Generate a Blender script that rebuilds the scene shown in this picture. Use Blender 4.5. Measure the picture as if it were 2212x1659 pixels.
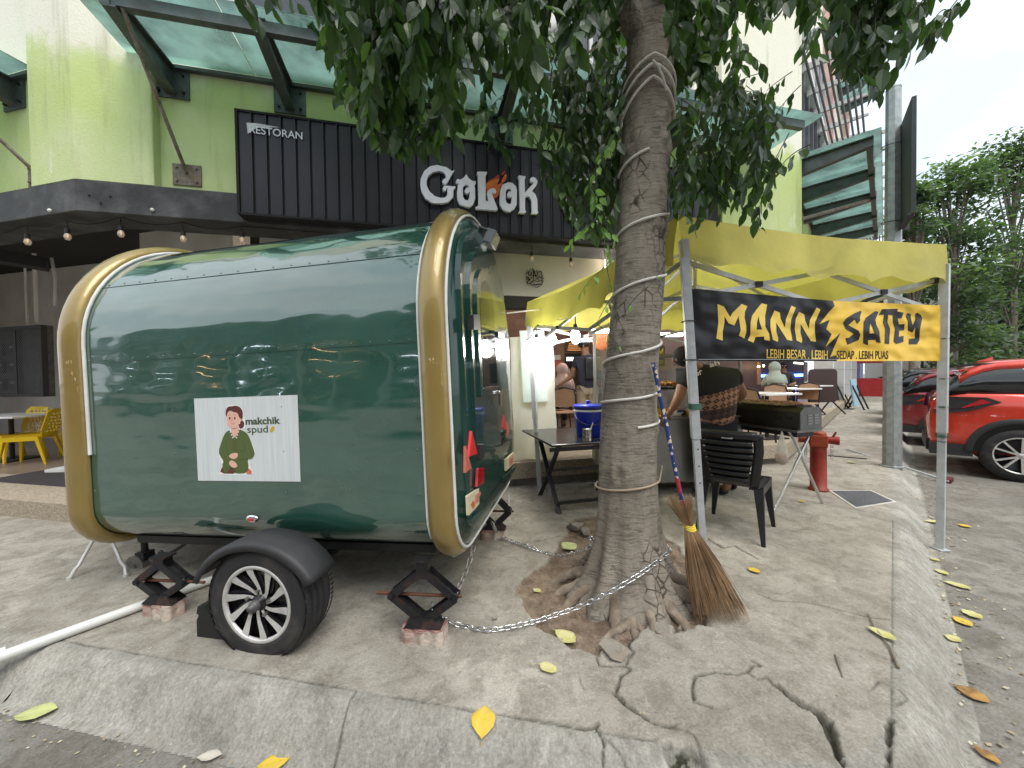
import bpy, bmesh, math, random
import numpy as np
from mathutils import Vector, Matrix, Euler
from math import sin, cos, pi, radians as R
for o in list(bpy.data.objects): bpy.data.objects.remove(o)
scn = bpy.context.scene
COL = scn.collection
rng = random.Random(7)
# ---------------------------------------------------------------- camera
F_ = 815.0; CAMH = 1.40; PITCH = 0.0190; ROLL = -0.015
cam = bpy.data.cameras.new('camera'); camo = bpy.data.objects.new('camera', cam); COL.objects.link(camo)
cam.sensor_width = 36; cam.lens = F_/2212*36; cam.clip_start = .05; cam.clip_end = 600
CM = Matrix.Translation((0,0,CAMH)) @ Matrix.Rotation(pi/2-PITCH,4,'X') @ Matrix.Rotation(ROLL,4,'Z')
camo.matrix_world = CM; scn.camera = camo
# ---------------------------------------------------------------- sky and sun (overcast)
w = bpy.data.worlds.new('World'); scn.world = w; w.use_nodes = True
nt = w.node_tree; nt.nodes.clear()
out = nt.nodes.new('ShaderNodeOutputWorld'); bg = nt.nodes.new('ShaderNodeBackground')
sky = nt.nodes.new('ShaderNodeTexSky'); sky.sky_type = 'NISHITA'; sky.sun_disc = False
SUN_EL, SUN_AZ = R(62), R(150)
sky.sun_elevation = SUN_EL; sky.sun_rotation = SUN_AZ; sky.dust_density = 4; sky.ozone_density = 1
tc = nt.nodes.new('ShaderNodeTexCoord'); mp = nt.nodes.new('ShaderNodeMapping'); mp.inputs['Scale'].default_value = (1,1,2.6)
nz = nt.nodes.new('ShaderNodeTexNoise'); nz.inputs['Scale'].default_value = 2.2; nz.inputs['Detail'].default_value = 5; nz.inputs['Roughness'].default_value = .5
cr = nt.nodes.new('ShaderNodeValToRGB'); cr.color_ramp.elements[0].position = .32; cr.color_ramp.elements[1].position = .68
cr.color_ramp.elements[0].color = (3.0,3.5,3.95,1); cr.color_ramp.elements[1].color = (4.75,4.9,5.0,1)
mx = nt.nodes.new('ShaderNodeMixRGB'); mx.inputs[0].default_value = .9
L = nt.links.new
L(tc.outputs['Generated'], mp.inputs[0]); L(mp.outputs[0], nz.inputs[0]); L(nz.outputs[0], cr.inputs[0])
L(sky.outputs[0], mx.inputs[1]); L(cr.outputs[0], mx.inputs[2]); L(mx.outputs[0], bg.inputs[0]); bg.inputs[1].default_value = .15
L(bg.outputs[0], out.inputs[0])
sl = bpy.data.lights.new('sun','SUN'); sl.energy = 1.5; sl.angle = R(40); sl.color = (1,.97,.92)
so = bpy.data.objects.new('sun', sl); COL.objects.link(so)
so.rotation_euler = Vector((-sin(SUN_AZ)*cos(SUN_EL), -cos(SUN_AZ)*cos(SUN_EL), -sin(SUN_EL))).to_track_quat('-Z','Y').to_euler()
scn.view_settings.view_transform = 'Standard'; scn.view_settings.look = 'None'
scn.view_settings.exposure = 1.14; scn.view_settings.gamma = 1
# ---------------------------------------------------------------- measuring (2212-wide photo coordinates -> world)
CR = {1:(0,0,.3472),2:(658.3,0,.3472),3:(1426.4,0,.3552),4:(0,493.7,.3472),5:(822.9,493.7,.3472),6:(1426.4,493.7,.3552),
      7:(0,1069.8,.3551),8:(768,1069.8,.3551),9:(1426.4,1069.8,.3551),10:(1069.8,630.9,.16534),11:(1371.5,713.2,.1984),
      12:(1755.5,740.6,.20634),13:(384,822.9,.1488),14:(960,658.3,.3472),15:(894.2,345.6,.12401),16:(1514.1,636.4,.12401),17:(1766.5,636.4,.12401),18:(1124.6,565.1,.0397)}
def C(k,x,y): a=CR[k]; return (a[0]+x*a[2], a[1]+y*a[2])
def ray(u,v):
    d = CM.to_3x3() @ Vector(((u-1106)/F_, (829.5-v)/F_, -1)); return d/d.y
O_ = Vector((0,0,CAMH))
def G(u,v,z=0.0):
    d = ray(u,v); return O_ + d*((z-CAMH)/d.z)
def D(u,v,y):
    return O_ + ray(u,v)*y
def GC(k,x,y,z=0.0): return G(*C(k,x,y),z)
class Plane:
    def __init__(s, p, ang, back=0.0):      # p=(x,y), ang = degrees from +X of the wall's run; normal faces the street
        s.d = Vector((cos(R(ang)), sin(R(ang)), 0)); s.n = Vector((sin(R(ang)), -cos(R(ang)), 0))
        s.p = Vector((p[0],p[1],0)) - s.n*back
    def hit(s,u,v):
        r = ray(u,v); return O_ + r*((s.p-O_).dot(s.n)/r.dot(s.n))
    def loc(s,u,v):
        q = s.hit(u,v)-s.p; return (q.dot(s.d), q.z)
    def at(s,a,h,o=0.0):
        q = s.p + s.d*a + s.n*o; return Vector((q.x,q.y,h))
    def M(s,a=0,h=0,o=0):                   # X along, Y up, Z out of the wall
        q = s.at(a,h,o); m = Matrix.Identity(4)
        for i,vv in enumerate((s.d, Vector((0,0,1)), s.n)):
            for j in range(3): m[j][i] = vv[j]
        m.translation = q; return m
# ---------------------------------------------------------------- materials
MATS = {}
def mat(name, col, rough=.6, metal=0.0, var=.12, scale=6, bump=.0, bscale=40, col2=None, f2=.5, s2=2.0, coat=0, em=None, ems=0, alpha=1, trans=0, ior=1.45, spec=.5, stretch=(1,1,1), tl=0):
    if name in MATS: return MATS[name]
    m = bpy.data.materials.new(name); m.use_nodes = True; n = m.node_tree.nodes; l = m.node_tree.links.new
    b = n['Principled BSDF']; b.inputs['Roughness'].default_value = rough; b.inputs['Metallic'].default_value = metal
    b.inputs['Specular IOR Level'].default_value = spec; b.inputs['IOR'].default_value = ior
    if coat: b.inputs['Coat Weight'].default_value = coat; b.inputs['Coat Roughness'].default_value = .04
    if trans: b.inputs['Transmission Weight'].default_value = trans
    if alpha<1: b.inputs['Alpha'].default_value = alpha
    c = (*col,1)
    tcn = n.new('ShaderNodeTexCoord'); mpn = n.new('ShaderNodeMapping'); l(tcn.outputs['Object'], mpn.inputs[0]); mpn.inputs['Scale'].default_value = stretch
    src = mpn.outputs[0]
    if var or col2:
        n1 = n.new('ShaderNodeTexNoise'); n1.inputs['Scale'].default_value = scale; n1.inputs['Detail'].default_value = 6; n1.inputs['Roughness'].default_value=.65; l(src,n1.inputs[0])
        r1 = n.new('ShaderNodeMapRange'); r1.inputs[1].default_value=.3; r1.inputs[2].default_value=.7; r1.inputs[3].default_value=1-var; r1.inputs[4].default_value=1+var; l(n1.outputs[0], r1.inputs[0])
        mu = n.new('ShaderNodeVectorMath'); mu.operation='SCALE'; l(r1.outputs[0], mu.inputs['Scale'])
        if col2:
            n2 = n.new('ShaderNodeTexNoise'); n2.inputs['Scale'].default_value = s2; n2.inputs['Detail'].default_value = 8; n2.inputs['Roughness'].default_value=.6; l(src,n2.inputs[0])
            r2 = n.new('ShaderNodeMapRange'); r2.inputs[1].default_value=1-f2-.1; r2.inputs[2].default_value=1-f2+.1; l(n2.outputs[0], r2.inputs[0])
            mi = n.new('ShaderNodeMixRGB'); l(r2.outputs[0], mi.inputs[0]); mi.inputs[1].default_value=c; mi.inputs[2].default_value=(*col2,1); l(mi.outputs[0], mu.inputs[0])
        else: mu.inputs[0].default_value = col
        l(mu.outputs[0], b.inputs['Base Color'])
        if rough>.15:
            r3 = n.new('ShaderNodeMapRange'); r3.inputs[3].default_value=rough*.85; r3.inputs[4].default_value=min(1,rough*1.15); l(n1.outputs[0], r3.inputs[0]); l(r3.outputs[0], b.inputs['Roughness'])
    else: b.inputs['Base Color'].default_value = c
    if bump:
        n4 = n.new('ShaderNodeTexNoise'); n4.inputs['Scale'].default_value = bscale; n4.inputs['Detail'].default_value=4; l(src,n4.inputs[0])
        bp = n.new('ShaderNodeBump'); bp.inputs['Strength'].default_value=bump; bp.inputs['Distance'].default_value=.02; l(n4.outputs[0], bp.inputs['Height']); l(bp.outputs[0], b.inputs['Normal'])
    if em: b.inputs['Emission Color'].default_value=(*em,1); b.inputs['Emission Strength'].default_value=ems
    if tl:
        t = n.new('ShaderNodeBsdfTranslucent'); t.inputs[0].default_value=(col[0]*1.6,col[1]*1.7,col[2]*1.0,1); ms = n.new('ShaderNodeMixShader'); ms.inputs[0].default_value=tl
        l(b.outputs[0],ms.inputs[1]); l(t.outputs[0],ms.inputs[2]); l(ms.outputs[0], n['Material Output'].inputs[0])
    MATS[name] = m; return m
# ---------------------------------------------------------------- mesh building
WM = {}
class MB:
    def __init__(s, T=None): s.v=[]; s.f=[]; s.mi=[]; s.sm=[]; s.T=T
    def add(s, vs, fs, m=0, sm=False, T=None):
        b=len(s.v); T = T if T is not None else s.T
        for p in vs:
            p = Vector(p); s.v.append(T@p if T is not None else p)
        for f in fs: s.f.append([b+i for i in f]); s.mi.append(m); s.sm.append(sm)
    def box(s, lo, hi, m=0, T=None):
        x0,y0,z0=lo; x1,y1,z1=hi
        s.add([(x0,y0,z0),(x1,y0,z0),(x1,y1,z0),(x0,y1,z0),(x0,y0,z1),(x1,y0,z1),(x1,y1,z1),(x0,y1,z1)],
              [(0,3,2,1),(4,5,6,7),(0,1,5,4),(1,2,6,5),(2,3,7,6),(3,0,4,7)],m,False,T)
    def cbox(s,c,sz,m=0,T=None,rot=None):
        h=[a/2 for a in sz]; M_=Matrix.Translation(c)@(Euler(rot).to_matrix().to_4x4() if rot else Matrix.Identity(4))
        if T is None: T=s.T
        s.box((-h[0],-h[1],-h[2]),h,m,(T@M_) if T is not None else M_)
    def bar(s,p0,p1,wd,ht,m=0,up=(0,0,1),T=None):
        p0=Vector(p0);p1=Vector(p1);d=(p1-p0);ln=d.length
        if ln<1e-6: return
        d/=ln;u=Vector(up); x=d.cross(u)
        if x.length<1e-4: x=d.cross(Vector((1,0,0)))
        x.normalize(); z=x.cross(d)
        vs=[]
        for p in (p0,p1):
            for a,b in ((-1,-1),(1,-1),(1,1),(-1,1)): vs.append(p+x*(a*wd/2)+z*(b*ht/2))
        s.add(vs,[(0,1,2,3),(7,6,5,4),(0,4,5,1),(1,5,6,2),(2,6,7,3),(3,7,4,0)],m,False,T)
    def tube(s,pts,r,n=8,m=0,closed=False,sm=True,T=None,caps=True):
        pts=[Vector(p) for p in pts]; N=len(pts); rr=r if isinstance(r,(list,tuple)) else [r]*N
        tans=[]
        for i in range(N):
            a=pts[(i-1)%N] if closed or i>0 else pts[i]; b=pts[(i+1)%N] if closed or i<N-1 else pts[i]
            t=(b-a); tans.append(t.normalized() if t.length>1e-9 else Vector((0,0,1)))
        x=tans[0].cross(Vector((0,0,1)))
        if x.length<.1: x=tans[0].cross(Vector((1,0,0)))
        x.normalize(); vs=[]
        for i in range(N):
            x=(x-tans[i]*x.dot(tans[i])); x.normalize(); y=tans[i].cross(x)
            for k in range(n):
                a=2*pi*k/n; vs.append(pts[i]+(x*cos(a)+y*sin(a))*rr[i])
        fs=[]
        for i in range(N if closed else N-1):
            j=(i+1)%N
            for k in range(n): fs.append((i*n+k,i*n+(k+1)%n,j*n+(k+1)%n,j*n+k))
        s.add(vs,fs,m,sm,T)
        if caps and not closed:
            s.add(vs[:n],[tuple(range(n-1,-1,-1))],m,False,T); s.add(vs[-n:],[tuple(range(n))],m,False,T)
    def cyl(s,p0,p1,r0,r1=None,n=16,m=0,sm=True,T=None): s.tube([p0,p1],[r0,r0 if r1 is None else r1],n,m,False,sm,T)
    def lathe(s,prof,n=24,m=0,T=None,sm=True,a0=0,a1=2*pi):
        vs=[];full=abs(a1-a0-2*pi)<1e-6; k=n if full else n+1
        for (r,z) in prof:
            for i in range(k):
                a=a0+(a1-a0)*i/n; vs.append((r*cos(a),r*sin(a),z))
        fs=[]
        for j in range(len(prof)-1):
            for i in range(n):
                i2=(i+1)%k; fs.append((j*k+i,j*k+i2,(j+1)*k+i2,(j+1)*k+i))
        s.add(vs,fs,m,sm,T)
    def prism(s,poly,z0,z1,m=0,T=None,side=None,sm=False):   # polygon in XY extruded in Z
        n=len(poly); ar=sum(poly[i][0]*poly[(i+1)%n][1]-poly[(i+1)%n][0]*poly[i][1] for i in range(n))
        if ar<0: poly=poly[::-1]
        vs=[(p[0],p[1],z0) for p in poly]+[(p[0],p[1],z1) for p in poly]
        s.add(vs,[tuple(range(n,2*n)),tuple(range(n-1,-1,-1))],m,False,T)
        s.add(vs,[(i,(i+1)%n,(i+1)%n+n,i+n) for i in range(n)],m if side is None else side,sm,T)
    def grid(s,fn,nu,nv,m=0,sm=True,T=None,closeu=False):
        vs=[fn(i/(nu),j/(nv)) for j in range(nv+1) for i in range(nu+(0 if closeu else 1))]; k=nu+(0 if closeu else 1)
        s.add(vs,[(j*k+i,j*k+(i+1)%k,(j+1)*k+(i+1)%k,(j+1)*k+i) for j in range(nv) for i in range(nu)],m,sm,T)
    def ball(s,c,r,m=0,n=12,T=None,sc=(1,1,1)):
        c=Vector(c)
        s.grid(lambda a,b:(c.x+r*sc[0]*sin(pi*b)*cos(2*pi*a),c.y+r*sc[1]*sin(pi*b)*sin(2*pi*a),c.z+r*sc[2]*cos(pi*b)),n,max(6,n//2),m,True,T,True)
    def build(s,name,mats,parent=None,world=True,bevel=0,bseg=2,subs=0,solid=0,weld=False,origin=None):
        me=bpy.data.meshes.new(name)
        vs=s.v; inv=None; loc=None
        if parent is not None and world:
            inv=WM[parent.name].inverted(); vs=[inv@p for p in vs]
        elif parent is None and world:
            xs=[p.x for p in vs]; ys=[p.y for p in vs]; zs=[p.z for p in vs]
            loc=Vector(origin) if origin else Vector(((min(xs)+max(xs))/2,(min(ys)+max(ys))/2,min(zs))); vs=[p-loc for p in vs]
        me.from_pydata([tuple(p) for p in vs],[],s.f)
        if not isinstance(mats,(list,tuple)): mats=[mats]
        for q in mats: me.materials.append(q)
        me.polygons.foreach_set('material_index',s.mi); me.polygons.foreach_set('use_smooth',s.sm)
        if weld:
            bm=bmesh.new(); bm.from_mesh(me); bmesh.ops.remove_doubles(bm,verts=bm.verts,dist=1e-4); bm.to_mesh(me); bm.free()
        me.update()
        o=bpy.data.objects.new(name,me); COL.objects.link(o)
        if parent is not None: o.parent=parent
        if loc is not None: o.location=loc
        WM[o.name]=(WM[parent.name].copy() if parent is not None else Matrix.Translation(loc or (0,0,0)))
        if bevel:
            b=o.modifiers.new('b','BEVEL'); b.width=bevel; b.segments=bseg; b.limit_method='ANGLE'; b.angle_limit=R(40)
        if solid:
            b=o.modifiers.new('s','SOLIDIFY'); b.thickness=solid; b.offset=0
        if subs:
            b=o.modifiers.new('u','SUBSURF'); b.levels=subs; b.render_levels=subs
        return o
def tag(o,label=None,cat=None,group=None,kind=None):
    if label: o['label']=label
    if cat: o['category']=cat
    if group: o['group']=group
    if kind: o['kind']=kind
    return o
def thing(name,label,cat,M=None,group=None,kind=None):
    o=bpy.data.objects.new(name,None); COL.objects.link(o); o.empty_display_size=.1
    if M is None: M=Matrix.Identity(4)
    if not isinstance(M,Matrix): M=Matrix.Translation(M)
    o.matrix_world=M; WM[o.name]=M.copy(); tag(o,label,cat,group,kind); return o
def copy_tree(o,parent=None):
    c=o.copy(); COL.objects.link(c)
    if parent is not None: c.parent=parent
    for ch in list(o.children): copy_tree(ch,c)
    return c
def PM(x,y,z=0,yaw=0,pitch=0,roll=0): return Matrix.Translation((x,y,z))@Euler((roll,pitch,yaw)).to_matrix().to_4x4()
def text(s,name,m,parent,M,size=1,xs=1,ext=.002,off=0,align='LEFT',spacing=1):
    cu=bpy.data.curves.new('t','FONT'); cu.body=s; cu.size=size; cu.extrude=ext; cu.offset=off; cu.align_x=align; cu.space_character=spacing
    o=bpy.data.objects.new('t',cu); COL.objects.link(o); dg=bpy.context.evaluated_depsgraph_get(); 
    me=bpy.data.meshes.new_from_object(o.evaluated_get(dg)); bpy.data.objects.remove(o)
    T=M@Matrix.Diagonal((xs,1,1,1))
    if parent is not None: T=WM[parent.name].inverted()@T
    me.transform(T); me.materials.clear(); me.materials.append(m); me.name=name
    n=bpy.data.objects.new(name,me); COL.objects.link(n)
    if parent is not None: n.parent=parent
    WM[n.name]=Matrix.Identity(4); return n
def textw(s,size=1,off=0,spacing=1):
    cu=bpy.data.curves.new('t','FONT'); cu.body=s; cu.size=size; cu.offset=off; cu.space_character=spacing
    o=bpy.data.objects.new('t',cu); COL.objects.link(o); dg=bpy.context.evaluated_depsgraph_get(); me=bpy.data.meshes.new_from_object(o.evaluated_get(dg))
    xs=[v.co.x for v in me.vertices]; ys=[v.co.y for v in me.vertices]; bpy.data.objects.remove(o); return min(xs),max(xs),min(ys),max(ys)
def text_fit(s,name,m,parent,pl,c0,c1,top,o=.004,ext=.002,off=0,mirror=False):
    """lay the words on plane pl so that the baseline runs c0->c1 and capitals reach up to 'top' (photo points)"""
    a0,h0=pl.loc(*c0); a1,h1=pl.loc(*c1); at,ht=pl.loc(*top)
    b=textw(s,1,off); W=math.hypot(a1-a0,h1-h0); H=ht-h0
    ang=math.atan2(h1-h0,a1-a0); hs=H/b[3]; xs=W/(b[1]-b[0])/hs
    M_=pl.M(a0,h0,o)@Matrix.Rotation(ang,4,'Z')@Matrix.Scale(hs,4)@Matrix.Diagonal((-xs if mirror else xs,1,1/hs,1))@Matrix.Translation((-(b[1] if mirror else b[0]),0,0))
    return text(s,name,m,parent,M_,1,1,ext,off)
# ================================================================ ground: pavement, kerb, road
def vnoise(x,y,sc,seed=0):
    xs=x*sc+seed*17.3; ys=y*sc+seed*9.1; xi=np.floor(xs).astype(int); yi=np.floor(ys).astype(int); fx=xs-xi; fy=ys-yi
    fx=fx*fx*(3-2*fx); fy=fy*fy*(3-2*fy)
    def h(a,b): n=(a*374761393+b*668265263+seed*1442695)&0x7fffffff; n=((n^(n>>13))*1274126177)&0x7fffffff; return ((n^(n>>16))&0xffff)/65535.0
    return (h(xi,yi)*(1-fx)+h(xi+1,yi)*fx)*(1-fy)+(h(xi,yi+1)*(1-fx)+h(xi+1,yi+1)*fx)*fy
def fbm(x,y,sc,o=4,seed=0): return sum(vnoise(x,y,sc*2**k,seed+k)/2**k for k in range(o))/sum(1/2**k for k in range(o))
SD=Vector((.711,.703,0)); SN=Vector((.703,-.711,0))            # street run and its outward side
fa=G(153,1386); fb=G(1300,1581); FD=(fb-fa).normalized(); FN=Vector((FD.y,-FD.x,0))   # front kerb
ra=G(1927,1090); rb=G(1925,1659)
def kd(x,y):
    d1=(x-fa.x)*FN.x+(y-fa.y)*FN.y; d2=(x-ra.x)*SN.x+(y-ra.y)*SN.y
    k=.35; h=np.maximum(k-np.abs(d1-d2),0)/k; return np.maximum(d1,d2)+h*h*k*.25
KW=.215
def kh(d):
    t=np.clip((d-.05)/(KW-.05),0,1); return -.150*(t**1.5*.75+t*.25)
CRK=[]
def crack(k,pts,w0,dep=.02,jit=.006,dark=1.0):
    P=[]
    for p in pts:
        q=GC(k,p[0],p[1]); P.append((q.x,q.y,(p[2] if len(p)>2 else w0)))
    for a,b in zip(P[:-1],P[1:]):
        n=max(1,int(math.hypot(a[0]-b[0],a[1]-b[1])/.05)); prev=a
        for i in range(1,n+1):
            t=i/n; q=(a[0]+(b[0]-a[0])*t+(rng.uniform(-1,1)*jit if i<n else 0), a[1]+(b[1]-a[1])*t+(rng.uniform(-1,1)*jit if i<n else 0), (a[2]+(b[2]-a[2])*t)*rng.uniform(.7,1.25))
            CRK.append((prev,q,dep,dark)); prev=q
crack(9,[(640,1135,.006),(700,1175,.022),(790,1240,.03),(870,1290,.034),(940,1320,.042),(1005,1370,.045),(1040,1450,.04),(1065,1530,.026),(1085,1600,.02),(1110,1655,.006)],.02,.045)
crack(9,[(205,1270,.008),(192,1190,.012),(212,1122,.01),(330,1108,.009),(450,1122,.012),(528,1110,.008),(590,1148,.007),(650,1140,.008)],.008)
crack(9,[(528,1108),(560,1070),(612,1066),(560,1040)],.008)
crack(8,[(1465,985),(1480,1035),(1560,1043),(1640,1045),(1675,1068),(1615,1100,.012),(1600,1150,.016),(1580,1210,.02),(1650,1280,.018),(1730,1330,.014),(1800,1380,.011),(1900,1410),(1945,1398)],.009)
crack(8,[(1900,1410),(2000,1425),(2060,1460),(2090,1530),(2130,1659)],.007)
crack(8,[(860,1330),(1010,1350),(1250,1388),(1400,1420,.012),(1460,1412,.012),(1490,1450,.014),(1512,1500,.012),(1505,1580),(1498,1659)],.008)
crack(8,[(1490,1450),(1590,1540),(1660,1620)],.006)
crack(8,[(1470,1390),(1460,1412)],.014)
crack(9,[(590,600),(690,640),(900,655),(1100,700),(1280,745),(1390,755)],.007,.012)
crack(9,[(10,120),(150,190),(280,260),(380,318),(450,305),(520,345),(595,388)],.016,.03)
crack(7,[(50,635),(130,590),(210,545),(330,470),(420,425),(520,360),(700,320)],.014,.02)
crack(9,[(880,1290),(960,1250),(1020,1240)],.005,.01,.004,.5)
crack(8,[(1700,850),(1665,880),(1660,925),(1690,960),(1640,1045)],.009,.02)
crack(8,[(1950,850),(1960,820),(2040,815),(2110,812)],.009,.02)
crack(8,[(2150,1112),(2065,1130),(2048,1200),(2070,1270),(2163,1300)],.008,.02)
crack(8,[(1360,1080),(1370,1140),(1400,1200)],.005,.01)
crack(9,[(1265,1195),(1330,1130),(1450,1180),(1505,1240),(1440,1275)],.006,.012)
crack(9,[(1398,1370,.014),(1385,1450,.018),(1390,1540,.012),(1385,1659,.012)],.012,.03)
crack(8,[(860,265),(1000,290),(1120,275),(1300,240),(1420,235)],.01,.02)
crack(7,[(2163,1195),(2090,1320),(2010,1480),(1998,1659)],.007,.02)
crack(1,[(2212*0,0),(1,1)],.001,0,0,0) if False else None
# joints of the kerb with the slab
for (a,b) in ((fa-FD*3.5,fb+FD*.2),):
    n=70; pr=None
    for i in range(n+1):
        q=a+(b-a)*(i/n); q=(q.x+rng.uniform(-.004,.004),q.y+rng.uniform(-.004,.004),.008*rng.uniform(.5,1.4))
        if pr: CRK.append((pr,q,.012,.8))
        pr=q
for i in range(60):
    a=rb+SD*(i*.1-.1); b=rb+SD*(i*.1); CRK.append(((a.x,a.y,.007),(b.x,b.y,.007),.01,.75))
for i in range(7):     # kerb stones, short cross joints
    a=rb+SD*(i*.95+.5); b=a+SN*KW; CRK.append(((a.x,a.y,.007),(b.x,b.y,.007),.012,.5))
SOIL=[GC(8,*p) for p in [(1000,520),(985,600),(1060,730),(1110,790),(1210,850),(1330,915),(1400,950),(1490,985),(1500,930),(1560,915),(1650,930),(1700,850),(1780,790),(1900,790),(1960,850),(2020,812),(2163,808)]]
SOIL+=[GC(9,*p) for p in [(70,860),(130,815),(280,800),(300,700),(250,560),(130,330),(20,250)]]
SOIL+=[GC(8,*p) for p in [(1700,150),(1480,120),(1300,150),(1290,230),(1180,380)]]
SOILP=np.array([(p.x,p.y) for p in SOIL])
HOLE=[GC(8,*p) for p in [(1890,1540),(1950,1510),(2020,1540),(2080,1570),(2110,1659),(1960,1659),(1900,1600)]]
HOLEP=np.array([(p.x,p.y) for p in HOLE])
def sdpoly(x,y,P):
    d=np.full(x.shape,1e9); s=np.zeros(x.shape,bool); n=len(P)
    for i in range(n):
        a=P[i]; b=P[(i+1)%n]; ex,ey=b-a; wx=x-a[0]; wy=y-a[1]; t=np.clip((wx*ex+wy*ey)/(ex*ex+ey*ey+1e-12),0,1)
        d=np.minimum(d,(wx-ex*t)**2+(wy-ey*t)**2)
        c=((a[1]<=y)&(b[1]>y))|((b[1]<=y)&(a[1]>y)); xc=a[0]+(y-a[1])/(ey if abs(ey)>1e-9 else 1e-9)*ex; s^=c&(x<xc)
    return np.where(s,-1,1)*np.sqrt(d)
TREE=Vector((.772,2.45,0))
def ground_fn(x,y,detail=True):
    d=kd(x,y)+(fbm(x,y,9,3,5)-.5)*.012
    z=kh(d)
    ck=np.zeros(x.shape); 
    soil=np.clip((.012-sdpoly(x+(fbm(x,y,14,3,2)-.5)*.07,y+(fbm(x,y,14,3,3)-.5)*.07,SOILP))/.018,0,1)
    if detail:
        hole=np.clip((.02-sdpoly(x+(fbm(x,y,20,3,8)-.5)*.05,y+(fbm(x,y,20,3,9)-.5)*.05,HOLEP))/.03,0,1)
        for (a,b,dep,dk) in CRK:
            wd=max(a[2],b[2]); r=wd*1.3+.012
            m=(x>min(a[0],b[0])-r)&(x<max(a[0],b[0])+r)&(y>min(a[1],b[1])-r)&(y<max(a[1],b[1])+r)
            if not m.any(): continue
            px=x[m]-a[0]; py=y[m]-a[1]; ex=b[0]-a[0]; ey=b[1]-a[1]; t=np.clip((px*ex+py*ey)/(ex*ex+ey*ey+1e-12),0,1)
            q=np.hypot(px-ex*t,py-ey*t)+(fbm(x[m],y[m],45,3,31)-.5)*np.clip(wd*.9,.004,.022); ww=a[2]+(b[2]-a[2])*t
            val=np.clip((ww*.5+.0035-q)/(.005+ww*.22),0,1)
            z[m]=np.minimum(z[m],z[m]*0+kh(kd(x[m],y[m]))-dep*val*np.clip(ww/.014,.4,1)); ck[m]=np.maximum(ck[m],val*dk*.85*np.clip(ww/.009,.55,1))
        z=z-hole*.04*fbm(x,y,30,3,4)-hole*.015; ck=np.maximum(ck,hole*(.35+.65*(fbm(x,y,25,3,6)>.45)))
    z=z+(fbm(x,y,1.3,3,11)-.5)*.012*np.clip(-d*3,0,1)+ (fbm(x,y,25,3,12)-.5)*.0035
    rt=np.hypot(x-TREE.x,y-TREE.y)
    z=z+soil*(-.022+(fbm(x,y,22,4,13)-.5)*.03+.05*np.exp(-(rt/.33)**2))
    # slabs heaved by the roots
    z=z+(1-soil)*.035*np.exp(-((x-1.0)**2+(y-1.9)**2)/.12)*(np.clip(-d*5,0,1))
    return z,ck,soil,d
def sheet(name,x0,x1,y0,y1,st,matl,sel=None,hole=None,detail=True):
    xs=np.arange(x0,x1+st*.5,st); ys=np.arange(y0,y1+st*.5,st); X,Y=np.meshgrid(xs,ys)
    Z,ck,so_,d=ground_fn(X,Y,detail)
    nx,ny=len(xs),len(ys); idx=np.arange(nx*ny).reshape(ny,nx)
    q=np.stack([idx[:-1,:-1],idx[:-1,1:],idx[1:,1:],idx[1:,:-1]],-1).reshape(-1,4)
    cx=(X[:-1,:-1]+st/2).ravel(); cy=(Y[:-1,:-1]+st/2).ravel(); cd=kd(cx,cy)
    keep=np.ones(len(q),bool)
    if sel is not None: keep&=sel(cx,cy,cd)
    if hole: keep&=~((cx>hole[0])&(cx<hole[1])&(cy>hole[2])&(cy<hole[3]))
    q=q[keep]; used=np.unique(q); rm=np.full(nx*ny,-1); rm[used]=np.arange(len(used)); q=rm[q]
    co=np.stack([X.ravel()[used],Y.ravel()[used],Z.ravel()[used]],-1).astype(np.float32)
    return co,q,ck.ravel()[used],so_.ravel()[used]
def mk_sheet(name,parts,matl,label=None):
    co=[];q=[];ck=[];so_=[];b=0
    for p in parts:
        co.append(p[0]); q.append(p[1]+b); ck.append(p[2]); so_.append(p[3]); b+=len(p[0])
    co=np.concatenate(co);q=np.concatenate(q);ck=np.concatenate(ck);so_=np.concatenate(so_)
    me=bpy.data.meshes.new(name); me.vertices.add(len(co)); me.vertices.foreach_set('co',co.ravel())
    me.loops.add(q.size); me.loops.foreach_set('vertex_index',q.ravel().astype(np.int32)); me.polygons.add(len(q)); me.polygons.foreach_set('loop_start',np.arange(0,q.size,4,dtype=np.int32))
    me.update(calc_edges=True)
    me.polygons.foreach_set('use_smooth',np.ones(len(q),bool))
    for nm,a in (('crack',ck),('soil',so_)):
        at=me.attributes.new(nm,'FLOAT','POINT'); at.data.foreach_set('value',a.astype(np.float32))
    me.materials.append(matl); o=bpy.data.objects.new(name,me); COL.objects.link(o); tag(o,label,kind='structure'); return o
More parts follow.
